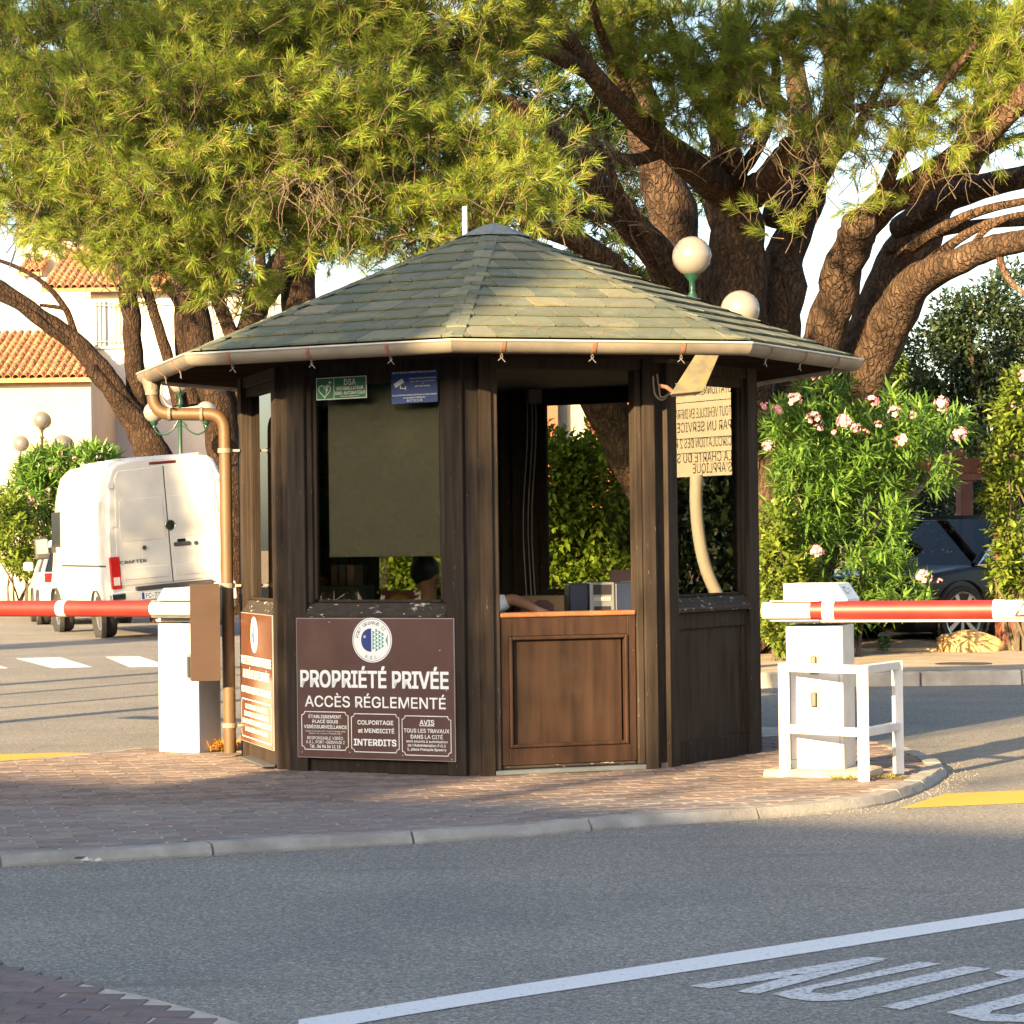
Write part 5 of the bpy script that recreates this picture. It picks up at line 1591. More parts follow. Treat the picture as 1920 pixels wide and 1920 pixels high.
# ---- pergola over the parked car
M_PERG = M("pergola_wood", (.16, .055, .035), .6, .25, 3, (6, 6, 1), bmp=.2, bscale=14)
M_PERG2 = M("pale_brace_wood", (.36, .25, .15), .7, .2, 4, (4, 4, 1), bmp=.2, bscale=16)
pq = P(1888, 1218, 31.9)
pg = thing("pergola", "red-brown wooden pergola with post and braces over the black car", "pergola", (pq.x, pq.y, .12))
pt_ = P(1888, 865, 31.9).z - .12
bar(Vector((0, 0, 0)), Vector((0, 0, pt_ + .05)), .105).build("post", M_PERG, pg, bevel=.01)
bar(Vector((-3.6, .12, 0)), Vector((-3.6, .12, pt_ + .05)), .09).build("post", M_PERG, pg, bevel=.01)
bar(Vector((.4, 5.2, 0)), Vector((.4, 5.2, pt_ + .05)), .09).build("post", M_PERG, pg, bevel=.01)
bar(Vector((-1.05, 4.2, 0)), Vector((-1.05, 4.2, pt_ + .0)), .10).build("post", M_PERG2, pg, bevel=.01)
bar(Vector((-4.2, -.02, pt_ - .05)), Vector((2.4, -.02, pt_ - .05)), .09).build("beam", M_PERG, pg, bevel=.008)
bar(Vector((-4.2, 4.1, pt_ - .05)), Vector((2.4, 4.1, pt_ - .05)), .09).build("beam", M_PERG, pg, bevel=.008)
for i in range(8):
    x = -4.0 + i * .85
    bar(Vector((x, -.5, pt_ + .09)), Vector((x, 5.6, pt_ + .09)), .045).build("rafter", M_PERG, pg, bevel=.006)
bar(Vector((-1.0, 4.1, pt_ - .75)), Vector((-.30, 4.1, pt_ - .13)), .06).build("brace", M_PERG2, pg, bevel=.006)
bar(Vector((-1.1, 4.1, pt_ - .75)), Vector((-1.8, 4.1, pt_ - .13)), .06).build("brace", M_PERG2, pg, bevel=.006)
bar(Vector((-1.05, 4.0, pt_ - .7)), Vector((-1.05, 3.2, pt_ - .13)), .06).build("brace", M_PERG2, pg, bevel=.006)
bar(Vector((-2.9, .06, .0)), Vector((-2.9, .06, .75)), .09).build("stub_post", M_PERG, pg, bevel=.01)

# ---- rock
rk = P(1815, 1222, 31.6)
vs = []; fs = []
NU, NV = 26, 14
for j in range(NV + 1):
    for i in range(NU):
        u, v = 2 * math.pi * i / NU, math.pi * j / NV
        d = Vector((math.sin(v) * math.cos(u), math.sin(v) * math.sin(u), math.cos(v)))
        k = 1 + .18 * noise.noise(d * 1.7 + Vector((3, 1, 0))) + .07 * noise.noise(d * 5)
        x = d.x * .40 * k; z = d.z * .20 * k * (1 - .25 * d.x)
        vs.append((x, d.y * .28 * k, max(z, -.06)))
for j in range(NV):
    for i in range(NU):
        fs.append((j * NU + i, j * NU + (i + 1) % NU, (j + 1) * NU + (i + 1) % NU, (j + 1) * NU + i))
ro = MB().add(vs, fs).build("rock", M("ochre_rock", (.50, .32, .14), .9, .25, 5, bmp=.8, bscale=9, dist=.03), smooth=True)
ro.location = (rk.x, 31.35, .16)
tag(ro, "large ochre rock lying beside the pergola post", "rock")

# ---- notice board out to the right, seen mirrored in the right hand kiosk window
F4 = Matrix.Translation((KC.x, KC.y, 0)) @ FM(4, -.064)
n4 = Vector((F4[0][1], F4[1][1], 0)); q4 = Vector((F4[0][3], F4[1][3], 0))
def mirror(p):
    p = Vector(p); return p - n4 * (2 * n4.dot(p - q4))
a_ = P(1376, 800, 20.6); b_ = P(1240, 800, 21.45)          # ends of the mirrored image of the board
ztop = P(1376, 655, 20.6).z; zbot = P(1376, 890, 20.6).z
A_, B_ = mirror(a_), mirror(b_)
A_.z = B_.z = zbot
ux = (B_ - A_); WB = ux.length; ux.normalize()
nb_ = Vector((ux.y, -ux.x, 0))
if nb_.dot(q4 - A_) < 0: nb_ = -nb_
if ux.cross(Vector((0, 0, 1))).dot(nb_) < 0: pass
TB = Matrix(((ux.x, nb_.x, 0, 0), (ux.y, nb_.y, 0, 0), (0, 0, 1, 0), (0, 0, 0, 1)))
bdn = thing("notice_board", "cream notice board with black regulations, mirrored in the right kiosk window", "notice board", (A_.x, A_.y, 0))
HB = ztop - zbot
TBz = Matrix.Translation((0, 0, zbot)) @ TB
MB().box(0, WB, -.02, 0, 0, HB, TBz).build("board", M("cream_board", (.80, .74, .54), .6, .04, 4), bdn)
lt = MB()
rows = [("REGLEMENT", .93, .10), ("STATIONNEMENT", .80, .085), ("STATIONNEMENT INTERDIT", .64, .085), ("TOUT VEHICULE EN INFRACTION", .455, .085), ("PAR UN SERVICE", .345, .085), ("CIRCULATION DES 2 ROUES", .215, .085), ("LA CHARTE DU SITE", .095, .085), ("S'APPLIQUE", .005, .085)]
for s, z, c in rows:
    wd_ = min(WB * .96, len(s) * c * .62)
    put_text(lt, s, WB * .03 + WB * .0, HB * z + .02, c * .9, wd_, .0, .002, TBz, align='LEFT')
for z in (.76, .60, .305, .185):
    lt.box(0, WB, .001, .0025, HB * z + .005, HB * z + .010, TBz)
lt.build("lettering", M_BLACK, bdn, fix=False)
pole_px = [(1306, 890), (1305, 940), (1310, 1000), (1322, 1060), (1345, 1115), (1385, 1180), (1430, 1235)]
pp_ = []
for i, (a, b) in enumerate(pole_px):
    v = mirror(P(a, b, 20.75)); pp_.append((v.x - A_.x, v.y - A_.y, v.z))
pp_.append((pp_[-1][0] * 1.02, pp_[-1][1] * 1.02, 0.0))
MB().tube(smooth_path(pp_, 5), .05, 12).build("curved_pole", M("white_pole", (.74, .66, .5), .5, .05, 4), bdn, smooth=True)
# ================================================================== pines
def bark_mat(name, c0, c1, c2):
    m, n, l, b, out = nodes_of(name)
    tc = n.new("ShaderNodeTexCoord")
    nz = n.new("ShaderNodeTexNoise"); nz.inputs['Scale'].default_value = 6; nz.inputs['Detail'].default_value = 4
    l.new(tc.outputs['Object'], nz.inputs['Vector'])
    wv = n.new("ShaderNodeVectorMath"); wv.operation = 'MULTIPLY_ADD'
    l.new(nz.outputs[1], wv.inputs[0]); wv.inputs[1].default_value = (.16, .16, .3); l.new(tc.outputs['Object'], wv.inputs[2])
    mp = n.new("ShaderNodeMapping"); mp.inputs['Scale'].default_value = (1, 1, .34)
    l.new(wv.outputs[0], mp.inputs[0])
    vo = n.new("ShaderNodeTexVoronoi"); vo.feature = 'DISTANCE_TO_EDGE'; vo.inputs['Scale'].default_value = 15
    l.new(mp.outputs[0], vo.inputs['Vector'])
    pl = vo.outputs[0]
    big = tex(n, l, 'noise', 2.2, (1, 1, .5), 5)
    mid = tex(n, l, 'noise', 9, (1, 1, .45), 6, rough=.7)
    fine = tex(n, l, 'noise', 42, (1, 1, .6), 4, rough=.7)
    c = ramp(n, l, big, .3, .7, c0, c1)
    c = mixcol(n, l, ramp(n, l, pl, 0.0, .22, (.55,) * 3, (0,) * 3), c, c2)
    c = mixcol(n, l, .8, c, ramp(n, l, mid, .3, .7, (.18,) * 3, (.82,) * 3), 'OVERLAY')
    c = mixcol(n, l, .6, c, ramp(n, l, fine, .3, .7, (.25,) * 3, (.8,) * 3), 'OVERLAY')
    l.new(c, b.inputs['Base Color']); b.inputs['Roughness'].default_value = .95
    b.inputs['Specular IOR Level'].default_value = .15
    s1 = n.new("ShaderNodeMath"); s1.operation = 'MINIMUM'; s1.inputs[1].default_value = .2
    l.new(pl, s1.inputs[0])
    s2 = n.new("ShaderNodeMath"); s2.operation = 'MULTIPLY_ADD'; s2.inputs[1].default_value = 2.5
    l.new(s1.outputs[0], s2.inputs[0]); l.new(mid, s2.inputs[2])
    s3 = n.new("ShaderNodeMath"); s3.operation = 'MULTIPLY_ADD'; s3.inputs[1].default_value = .4
    l.new(fine, s3.inputs[0]); l.new(s2.outputs[0], s3.inputs[2])
    bump(n, l, b, s3.outputs[0], 1.0, .05)
    return m
M_BARK = bark_mat("pine_bark", (.055, .036, .025), (.115, .074, .050), (.020, .014, .011))
M_BARKD = bark_mat('shaded_pine_bark', (.026, .017, .012), (.060, .036, .023), (.012, .008, .006))  # darker copy of the bark: crown shade put into the trunk colour
M_BARK2 = bark_mat("limb_bark", (.085, .050, .032), (.165, .105, .068), (.026, .017, .012))
M_TWIG = M("bare_twig", (.105, .078, .05), .9, .3, 9)
M_NEEDD = leaf_mat('shaded_needles', (.02, .045, .008), (.05, .085, .014), .6, .2, .2)  # dark needle copy: shade inside the crown is put into its colour
M_NEED = leaf_mat("pine_needles", (.115, .190, .022), (.31, .385, .058), .55, .33, .2, dead=(.36, .21, .08))

def limb(parent, pts, name="limb", mat=None, n=14, wob=.10, k=5, base=None):
    """pts: (px, py, Y, radius in px at that depth)"""
    w_ = []
    for px, py, Y, r in pts:
        p = P(px, py, Y); w_.append((p.x, p.y, p.z, r * Y / FPX))
    w_ = smooth_path(w_, k)
    b = parent.location if parent is not None else Vector()
    path = [Vector((q[0], q[1], q[2])) - b for q in w_]
    for i, q in enumerate(path):                     # gentle kinks
        q += Vector((noise.noise(Vector((i * .35, path[0].x, 1))), noise.noise(Vector((i * .35, path[0].z, 7))), 0)) * .3 * w_[i][3]
    return MB().tube(path, [max(.004, q[3]) for q in w_], n, wob=wob, wf=4.0).build(name, mat or M_BARK, parent, smooth=True)

def rand_unit(n):
    v = rng.normal(size=(n, 3)); return v / np.linalg.norm(v, axis=1, keepdims=True)
def perp_frame(d):
    up = np.where(np.abs(d[:, 2:3]) < .9, np.array([[0, 0, 1.]]), np.array([[1., 0, 0]]))
    a = np.cross(d, up); a /= np.linalg.norm(a, axis=1, keepdims=True)
    return a, np.cross(d, a)

def blob_points(blobs, clump=1, spread=.19):
    """blobs: (px, py, Y, rx px, ry px, depth radius m, count) -> points, outward directions; clump: tufts per shoot cluster"""
    Pt, Dr = [], []
    for px, py, Y, rx, ry, rd, cnt in blobs:
        c = P(px, py, Y); k = Y / FPX
        m = max(1, int(cnt / clump))
        u = rand_unit(m)
        r = rng.uniform(.30, 1.0, (m, 1)) ** .55
        q = u * r * np.array([[rx * k, rd, ry * k]])
        q *= 1 + np.array([[.18 * noise.noise(Vector(x * 2.3)) for x in u]]).T
        if clump > 1:
            nn = np.clip(rng.poisson(clump, m), 2, clump * 2)
            i = np.repeat(np.arange(m), nn)
            g = rng.normal(size=(len(i), 3)) * spread * np.array([[1.25, 1.0, .62]])
            q = q[i] + g; u = u[i] + g / spread * .35
        Pt.append(np.array(c)[None] + q); Dr.append(u)
    return np.concatenate(Pt), np.concatenate(Dr)

def tufts(parent, blobs, needles=46, L=.145, wd=.0062, name="crown", mat=None, up=.45, twig=True, clump=8):
    Pt, Dr = blob_points(blobs, clump)
    n = len(Pt)
    d = Dr * .9 + np.array([[0, -.15, up]]) + rng.normal(size=(n, 3)) * .45
    d /= np.linalg.norm(d, axis=1, keepdims=True)
    a, b = perp_frame(d)
    sz = rng.uniform(.75, 1.2, (n, 1))
    ph = rng.uniform(0, 2 * np.pi, (n, needles)); sp = rng.uniform(.15, 1.05, (n, needles))
    along = rng.uniform(-.15, .02, (n, needles, 1)) * sz[:, None]
    dirs = (np.cos(sp)[..., None] * d[:, None] + np.sin(sp)[..., None] * (np.cos(ph)[..., None] * a[:, None] + np.sin(ph)[..., None] * b[:, None]))
    ln = (L * rng.uniform(.75, 1.1, (n, needles, 1))) * sz[:, None]
    base = Pt[:, None] + along * d[:, None]
    tip = base + dirs * ln + np.array([0, 0, -.012]) * (ln / L)
    sd = np.cross(dirs, rand_unit(n * needles).reshape(n, needles, 3)); sd /= np.linalg.norm(sd, axis=2, keepdims=True) + 1e-9
    w2 = wd * .5
    V = np.stack([base - sd * w2 * .7, base + sd * w2 * .7, base * .35 + tip * .65 + sd * w2, tip], axis=2).reshape(-1, 3)
    m = n * needles
    i = np.arange(m)[:, None] * 4
    Fc = i + np.array([[0, 1, 2, 3]])
    # one island per needle gives each its own shade
    o = np_mesh(name, V - np.array(parent.location)[None], Fc, mat or M_NEED, parent)
    o["kind"] = "stuff"
    if twig:
        k = n
        t0 = Pt - d * rng.uniform(.18, .42, (n, 1)) + rng.normal(size=(n, 3)) * .06 - np.array([[0, 0, .04]])
        mid = (t0 + Pt) / 2 + rng.normal(size=(n, 3)) * .03
        sd = np.cross(d, rand_unit(n)); sd /= np.linalg.norm(sd, axis=1, keepdims=True) + 1e-9
        s2 = np.cross(d, sd)
        W0_, W1_ = .006, .004
        V = np.concatenate([t0 + sd * W0_, t0 - sd * W0_ * .5 + s2 * W0_, t0 - sd * W0_ * .5 - s2 * W0_, mid + sd * W0_, mid - sd * W0_ * .5 + s2 * W0_, mid - sd * W0_ * .5 - s2 * W0_, Pt + sd * W1_, Pt - sd * W1_ * .5 + s2 * W1_, Pt - sd * W1_ * .5 - s2 * W1_], axis=1).reshape(-1, 3)
        ii = np.arange(n)[:, None, None] * 9
        q = np.array([[0, 1, 4, 3], [1, 2, 5, 4], [2, 0, 3, 5], [3, 4, 7, 6], [4, 5, 8, 7], [5, 3, 6, 8]])[None]
        o2 = np_mesh("twigs", V - np.array(parent.location)[None], (ii + q).reshape(-1, 4), M_TWIG, parent)
        o2["kind"] = "stuff"
    return o

def bare_twigs(parent, spots, mat=None, name="bare_twigs"):
    """drooping dead twigs: (px, py, Y, spread px, count, length m)"""
    mb = MB()
    for px, py, Y, sp, cnt, L in spots:
        Y = Y + (3.0 if px < 1000 else 4.8)
        for _ in range(int(cnt * .6)):
            q = P(px + rnd.gauss(0, sp), py + rnd.gauss(0, sp * .5), Y + rnd.uniform(-.5, .5)) - parent.location
            d = Vector((rnd.gauss(0, .7), rnd.gauss(0, .4), rnd.uniform(-1.0, .25))).normalized()
            pts = [q.copy()]
            for i in range(6):
                d = (d + Vector((rnd.gauss(0, .3), rnd.gauss(0, .2), -.16))).normalized()
                q = q + d * L / 6
                pts.append(q.copy())
            mb.tube(pts, [.0062 - .0007 * i for i in range(7)], 4, cap=False)
    o = mb.build(name, mat or M_TWIG, parent, fix=False); o["kind"] = "stuff"

YB = 32.0
base = Vector((P(1430, 1240, YB).x, YB, .1))
big = thing("pine_tree", "huge many-stemmed umbrella pine towering behind the kiosk on the right", "tree", base)
L = lambda *pts, **k: limb(big, [(a, b, YB + (c - YB) * 2, r) for a, b, c, r in pts], **k)
# stems
L((1420, 1330, YB, 120), (1412, 1150, YB, 95), (1402, 900, YB, 72), (1392, 700, YB, 62), (1384, 540, YB, 54), (1378, 420, YB, 52), (1372, 345, YB, 48), name="trunk", n=20)
L((1372, 365, YB, 40), (1330, 335, YB - .3, 34), (1255, 275, YB - .8, 26), (1180, 215, YB - 1.3, 22), (1120, 150, YB - 1.7, 19), (1065, 75, YB - 2.0, 16), (1020, 10, YB - 2.3, 18), (980, -60, YB - 2.5, 15), mat=M_BARK2)
L((1376, 360, YB, 36), (1368, 310, YB - .2, 30), (1356, 250, YB - .4, 27), (1352, 190, YB - .6, 23), (1362, 120, YB - .8, 18), (1372, 40, YB - 1, 14), mat=M_BARK2)
L((1392, 365, YB, 36), (1430, 350, YB - .3, 30), (1455, 318, YB - .7, 27), (1476, 288, YB - 1.0, 24), (1482, 270, YB - 1.05, 20), name="cut_stub", mat=M_BARK2, wob=.15)
L((1440, 1200, YB + .3, 70), (1450, 900, YB + .3, 50), (1455, 700, YB + .3, 44), (1465, 560, YB + .3, 40), (1480, 460, YB + .4, 36), (1512, 370, YB + .4, 34), (1550, 270, YB + .3, 32), (1575, 150, YB + .1, 30), (1560, 30, YB, 28), (1555, -60, YB, 26), name="stem", n=18)
L((1450, 420, YB + .2, 26), (1485, 330, YB + .3, 26), (1500, 240, YB + .4, 24), (1490, 140, YB + .5, 20), (1470, 40, YB + .5, 15))
L((1450, 1150, YB - .3, 70), (1490, 880, YB - .3, 56), (1530, 690, YB - .4, 40), (1560, 570, YB - .5, 38), (1592, 480, YB - .7, 36), (1610, 432, YB - .9, 34), (1616, 420, YB - 1, 28), name="cut_stub", n=18, wob=.13)
L((1590, 470, YB - .4, 30), (1640, 400, YB - .6, 30), (1720, 345, YB - .9, 28), (1790, 300, YB - 1.2, 26), (1860, 240, YB - 1.4, 24), (1930, 170, YB - 1.6, 22), mat=M_BARK2)
L((1470, 1150, YB + .1, 80), (1560, 830, YB, 62), (1620, 690, YB - .2, 50), (1672, 590, YB - .4, 42), (1730, 522, YB - .7, 32), (1800, 488, YB - 1, 26), (1870, 462, YB - 1.2, 23), (1950, 446, YB - 1.5, 20), (2050, 430, YB - 1.7, 25), n=18)
L((1520, 980, YB + .6, 70), (1590, 760, YB + .7, 62), (1640, 620, YB + .8, 58), (1690, 500, YB + .8, 48), (1745, 400, YB + .8, 42), (1805, 300, YB + .7, 36), (1865, 210, YB + .6, 32), (1940, 110, YB + .5, 28), name="stem", n=18)
L((1690, 430, YB + .5, 26), (1760, 380, YB + .1, 26), (1840, 350, YB - .2, 24), (1930, 330, YB - .5, 22), (2040, 300, YB - .8, 18))
L((1660, 470, YB + .3, 12), (1740, 440, YB + .2, 11), (1840, 420, YB + .1, 10), (1950, 415, YB, 8))
L((1390, 1180, YB + .8, 90), (1340, 900, YB + .9, 66), (1310, 720, YB + .9, 56), (1288, 560, YB + .9, 50), (1262, 420, YB + .8, 46), (1230, 300, YB + .7, 40), (1200, 190, YB + .5, 34), (1165, 80, YB + .3, 28), (1130, -50, YB + .1, 22), name="stem", n=18)
L((1300, 640, YB + .4, 40), (1255, 520, YB + .1, 34), (1195, 430, YB - .2, 30), (1120, 350, YB - .5, 26), (1055, 275, YB - .8, 22), (985, 215, YB - 1.1, 18), (900, 170, YB - 1.3, 14), mat=M_BARK2)
L((1330, 760, YB + .2, 44), (1262, 600, YB - .1, 34), (1185, 535, YB - .4, 26), (1110, 470, YB - .7, 22), (1040, 435, YB - .9, 18), (985, 420, YB - 1.1, 14), mat=M_BARK2)
L((1380, 1230, YB - .2, 80), (1290, 1050, YB - .2, 52), (1200, 880, YB - .3, 44), (1120, 740, YB - .5, 40), (1030, 600, YB - .8, 34), (940, 480, YB - 1.1, 30), (830, 390, YB - 1.4, 26), (735, 340, YB - 1.7, 22), (640, 300, YB - 2, 16))
L((1560, 160, YB - .2, 18), (1620, 90, YB - .6, 17), (1690, 30, YB - .9, 14), (1760, -40, YB - 1.1, 12))
L((1250, 280, YB - .8, 14), (1190, 300, YB - 1, 12), (1130, 290, YB - 1.3, 10), (1060, 300, YB - 1.5, 8))
L((1100, 130, YB - 1.8, 18), (1010, 90, YB - 2.2, 16), (900, 80, YB - 2.6, 13), (780, 90, YB - 3, 10), (660, 60, YB - 3.3, 8))
L((1000, 225, YB - 1.2, 13), (900, 250, YB - 1.8, 12), (800, 240, YB - 2.4, 10), (690, 225, YB - 2.9, 8), (560, 230, YB - 3.2, 6))
L((640, 300, YB - 2, 14), (520, 290, YB - 2.4, 12), (400, 270, YB - 2.7, 10), (270, 235, YB - 3, 8), (120, 200, YB - 3.2, 6))
L((520, 290, YB - 2.4, 9), (430, 330, YB - 2.7, 8), (330, 370, YB - 2.9, 6), (240, 390, YB - 3, 4))
# finer branches fanning through the crown
for pts in (((1385, 330, YB, 14), (1430, 260, YB - .5, 12), (1455, 170, YB - .9, 10), (1450, 70, YB - 1.2, 7)),
            ((1360, 250, YB - .4, 13), (1310, 190, YB - .8, 11), (1275, 110, YB - 1.1, 9), (1250, 20, YB - 1.4, 6)),
            ((1500, 420, YB + .2, 15), (1540, 330, YB - .2, 13), (1600, 250, YB - .6, 11), (1650, 160, YB - 1, 8), (1690, 60, YB - 1.2, 6)),
            ((1610, 430, YB - .6, 16), (1660, 350, YB - .9, 14), (1700, 260, YB - 1.2, 11), (1760, 170, YB - 1.5, 9), (1830, 80, YB - 1.7, 6)),
            ((1690, 480, YB - .3, 13), (1760, 430, YB - .7, 11), (1840, 395, YB - 1.0, 9), (1930, 375, YB - 1.3, 7)),
            ((1730, 500, YB - .5, 11), (1810, 440, YB - .8, 9), (1880, 410, YB - 1.1, 7), (1960, 395, YB - 1.3, 5)),
            ((1640, 600, YB + .2, 14), (1720, 470, YB + .4, 13), (1780, 370, YB + .4, 12), (1820, 260, YB + .3, 10), (1840, 150, YB + .2, 8)),
            ((1760, 380, YB + .3, 10), (1830, 300, YB, 9), (1900, 260, YB - .3, 7), (1980, 240, YB - .5, 5)),
            ((1300, 600, YB + .2, 13), (1240, 480, YB - .3, 11), (1175, 380, YB - .8, 9), (1130, 290, YB - 1.2, 7), (1090, 210, YB - 1.5, 5)),
            ((1240, 470, YB + .1, 11), (1160, 420, YB - .4, 9), (1090, 400, YB - .8, 7), (1020, 390, YB - 1.2, 5)),
            ((1200, 220, YB - 1.2, 12), (1150, 120, YB - 1.5, 10), (1120, 40, YB - 1.7, 8), (1100, -40, YB - 1.9, 6)),
            ((1060, 280, YB - .8, 10), (1000, 300, YB - 1.3, 8), (930, 290, YB - 1.8, 6), (860, 300, YB - 2.2, 4)),
            ((1500, 230, YB + .3, 12), (1440, 160, YB, 10), (1400, 80, YB - .3, 8), (1380, 0, YB - .5, 6)),
            ((1460, 300, YB - .9, 12), (1540, 230, YB - 1.1, 10), (1620, 200, YB - 1.3, 8), (1720, 190, YB - 1.5, 5)),
            ((880, 420, YB - 1.3, 14), (790, 330, YB - 1.8, 11), (690, 280, YB - 2.2, 9), (580, 260, YB - 2.6, 6)),
            ((1870, 470, YB - 1.2, 8), (1890, 520, YB - 1.3, 6), (1930, 560, YB - 1.4, 4)),
            ((1810, 480, YB - 1, 7), (1850, 430, YB - 1.2, 6), (1910, 400, YB - 1.3, 4))):
    L(*pts, name="branch", mat=M_BARK2, n=9)
# crown: near-left mass
BL = []
def blob(px, py, Y, rx, ry, rd, cnt): BL.append((px, py, Y, rx, ry, rd, cnt))
for q in ((60, 60, 23.5, 170, 120, 1.0, 300), (230, 40, 22.8, 170, 120, 1.0, 320), (420, 60, 22.6, 190, 120, 1.0, 340), (620, 40, 22.8, 190, 100, .9, 300), (800, 20, 23.2, 170, 90, .9, 240), (950, 10, 23.8, 110, 60, .7, 90),
          (40, 220, 23.2, 130, 110, .9, 230), (180, 210, 22.6, 140, 110, .9, 250), (330, 190, 22.3, 150, 90, .9, 240), (500, 170, 22.3, 150, 80, .8, 230), (680, 150, 22.6, 140, 80, .8, 200), (640, 235, 22.6, 130, 60, .7, 150),
          (70, 350, 23.4, 110, 80, .8, 170), (190, 380, 23.0, 120, 90, .8, 210), (290, 420, 22.9, 110, 85, .8, 190), (400, 445, 22.9, 100, 75, .8, 170), (330, 330, 22.5, 150, 70, .8, 200), (470, 390, 22.8, 80, 70, .7, 120),
          (250, 505, 23.0, 60, 40, .5, 60), (420, 520, 23.0, 70, 45, .5, 80), (560, 300, 22.5, 110, 60, .7, 150), (720, 330, 22.8, 120, 80, .7, 160), (640, 420, 23.0, 100, 60, .6, 110), (760, 430, 23.2, 90, 45, .6, 80),
          (830, 250, 23.0, 80, 60, .6, 80), (930, 270, 22.9, 80, 50, .6, 80), (900, 350, 22.9, 110, 60, .6, 120), (980, 320, 22.9, 60, 70, .5, 80), (990, 405, 23.0, 45, 30, .4, 35), (720, 215, 22.6, 70, 50, .6, 70), (860, 110, 23.2, 100, 50, .6, 90), (20, 430, 24, 40, 30, .4, 25)):
    blob(*q)
BL = [(a, b, c + 3.0, d, e, f * 1.2, g) for a, b, c, d, e, f, g in BL]
BL = [(a, b, c, d, e, f, int(g * 1.45)) for a, b, c, d, e, f, g in BL]
tufts(big, BL, needles=62, L=.145, wd=.0052, name="crown", clump=11)
BL = []
for q in ((1010, 25, 24.2, 60, 40, .5, 45), (1090, 40, 24.4, 60, 45, .5, 45), (1160, 110, 24.6, 50, 40, .5, 32), (1180, 20, 24.6, 60, 30, .5, 36), (1270, 40, 24.8, 60, 50, .6, 50), (1300, 110, 24.6, 80, 50, .6, 80), (1390, 60, 24.6, 70, 60, .6, 70), (1380, 150, 24.6, 60, 50, .6, 60), (1300, 200, 24.6, 50, 45, .5, 40),
          (1390, 225, 24.6, 55, 45, .5, 45), (1240, 200, 24.8, 30, 25, .4, 14), (1330, 260, 24.6, 25, 20, .3, 8), (1450, 100, 24.8, 40, 60, .5, 28), (1490, 30, 25, 60, 40, .5, 36),
          (1600, 40, 24.8, 80, 45, .6, 60), (1700, 20, 24.8, 80, 40, .6, 60), (1800, 50, 24.6, 90, 60, .6, 80), (1890, 60, 24.4, 70, 80, .6, 80), (1650, 120, 24.8, 60, 40, .5, 34), (1740, 110, 24.6, 60, 40, .5, 34), (1860, 160, 24.4, 60, 45, .5, 40),
          (1560, 200, 24.8, 45, 30, .4, 20), (1610, 160, 24.8, 45, 30, .4, 18), (1680, 210, 24.6, 55, 30, .4, 20), (1780, 220, 24.6, 60, 35, .4, 22), (1880, 250, 24.4, 50, 35, .4, 18), (1540, 265, 24.8, 40, 25, .4, 12), (1640, 255, 24.6, 45, 25, .4, 12), (1730, 270, 24.6, 50, 25, .4, 12),
          (1500, 350, 24.6, 30, 20, .3, 6), (1480, 400, 24.6, 30, 14, .3, 5), (1600, 330, 24.6, 40, 22, .3, 9), (1640, 370, 24.6, 30, 20, .3, 6), (1730, 300, 24.6, 45, 25, .3, 10), (1820, 230, 24.5, 40, 30, .3, 12), (1700, 240, 24.5, 60, 30, .3, 14), (1590, 285, 24.7, 50, 25, .3, 12), (1840, 110, 24.5, 60, 40, .4, 30)):
    blob(*q)
BL = [(a, b, c + 4.8, d * 1.1, e * 1.05, f * 1.2, int(g * (1.9 if b < 175 else 1.35))) for a, b, c, d, e, f, g in BL]
tufts(big, BL, needles=86, L=.175, wd=.0055, name="sparse_crown")
# darker foliage behind the stems and out of frame above
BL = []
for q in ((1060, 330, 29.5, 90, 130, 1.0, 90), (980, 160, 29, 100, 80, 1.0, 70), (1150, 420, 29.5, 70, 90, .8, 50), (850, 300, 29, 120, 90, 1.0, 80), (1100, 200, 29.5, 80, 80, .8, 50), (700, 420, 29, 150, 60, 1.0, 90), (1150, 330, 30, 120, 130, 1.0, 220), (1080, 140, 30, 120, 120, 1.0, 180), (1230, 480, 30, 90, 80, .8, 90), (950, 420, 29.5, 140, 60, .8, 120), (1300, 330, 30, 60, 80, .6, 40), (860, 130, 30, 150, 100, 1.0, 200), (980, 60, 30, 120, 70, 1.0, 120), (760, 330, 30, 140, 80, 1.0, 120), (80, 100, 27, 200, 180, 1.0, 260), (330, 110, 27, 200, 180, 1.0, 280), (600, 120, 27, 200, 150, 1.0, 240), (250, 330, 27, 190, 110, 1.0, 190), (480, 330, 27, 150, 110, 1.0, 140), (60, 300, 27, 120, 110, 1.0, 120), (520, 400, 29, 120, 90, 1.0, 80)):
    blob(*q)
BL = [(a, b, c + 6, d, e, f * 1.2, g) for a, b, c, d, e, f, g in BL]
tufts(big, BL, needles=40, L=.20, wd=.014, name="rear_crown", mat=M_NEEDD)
BL = []                                             # the crown goes on above the picture, added unseen to shade the stems
for q in ((300, -150, 22.5, 300, 90, 1.5, 160), (700, -160, 22.5, 300, 100, 1.5, 170), (1050, -180, 23, 300, 120, 1.6, 260), (900, -260, 21.5, 260, 110, 1.5, 200), (1350, -170, 24, 260, 110, 1.6, 160), (1650, -150, 25, 260, 90, 1.6, 120), (1180, -330, 22, 300, 120, 1.6, 200)):
    blob(*q)
BL = [(a, b, c + 3, d, e, f * 1.2, g) for a, b, c, d, e, f, g in BL]
tufts(big, BL, needles=32, L=.2, wd=.02, name="upper_crown", twig=False)
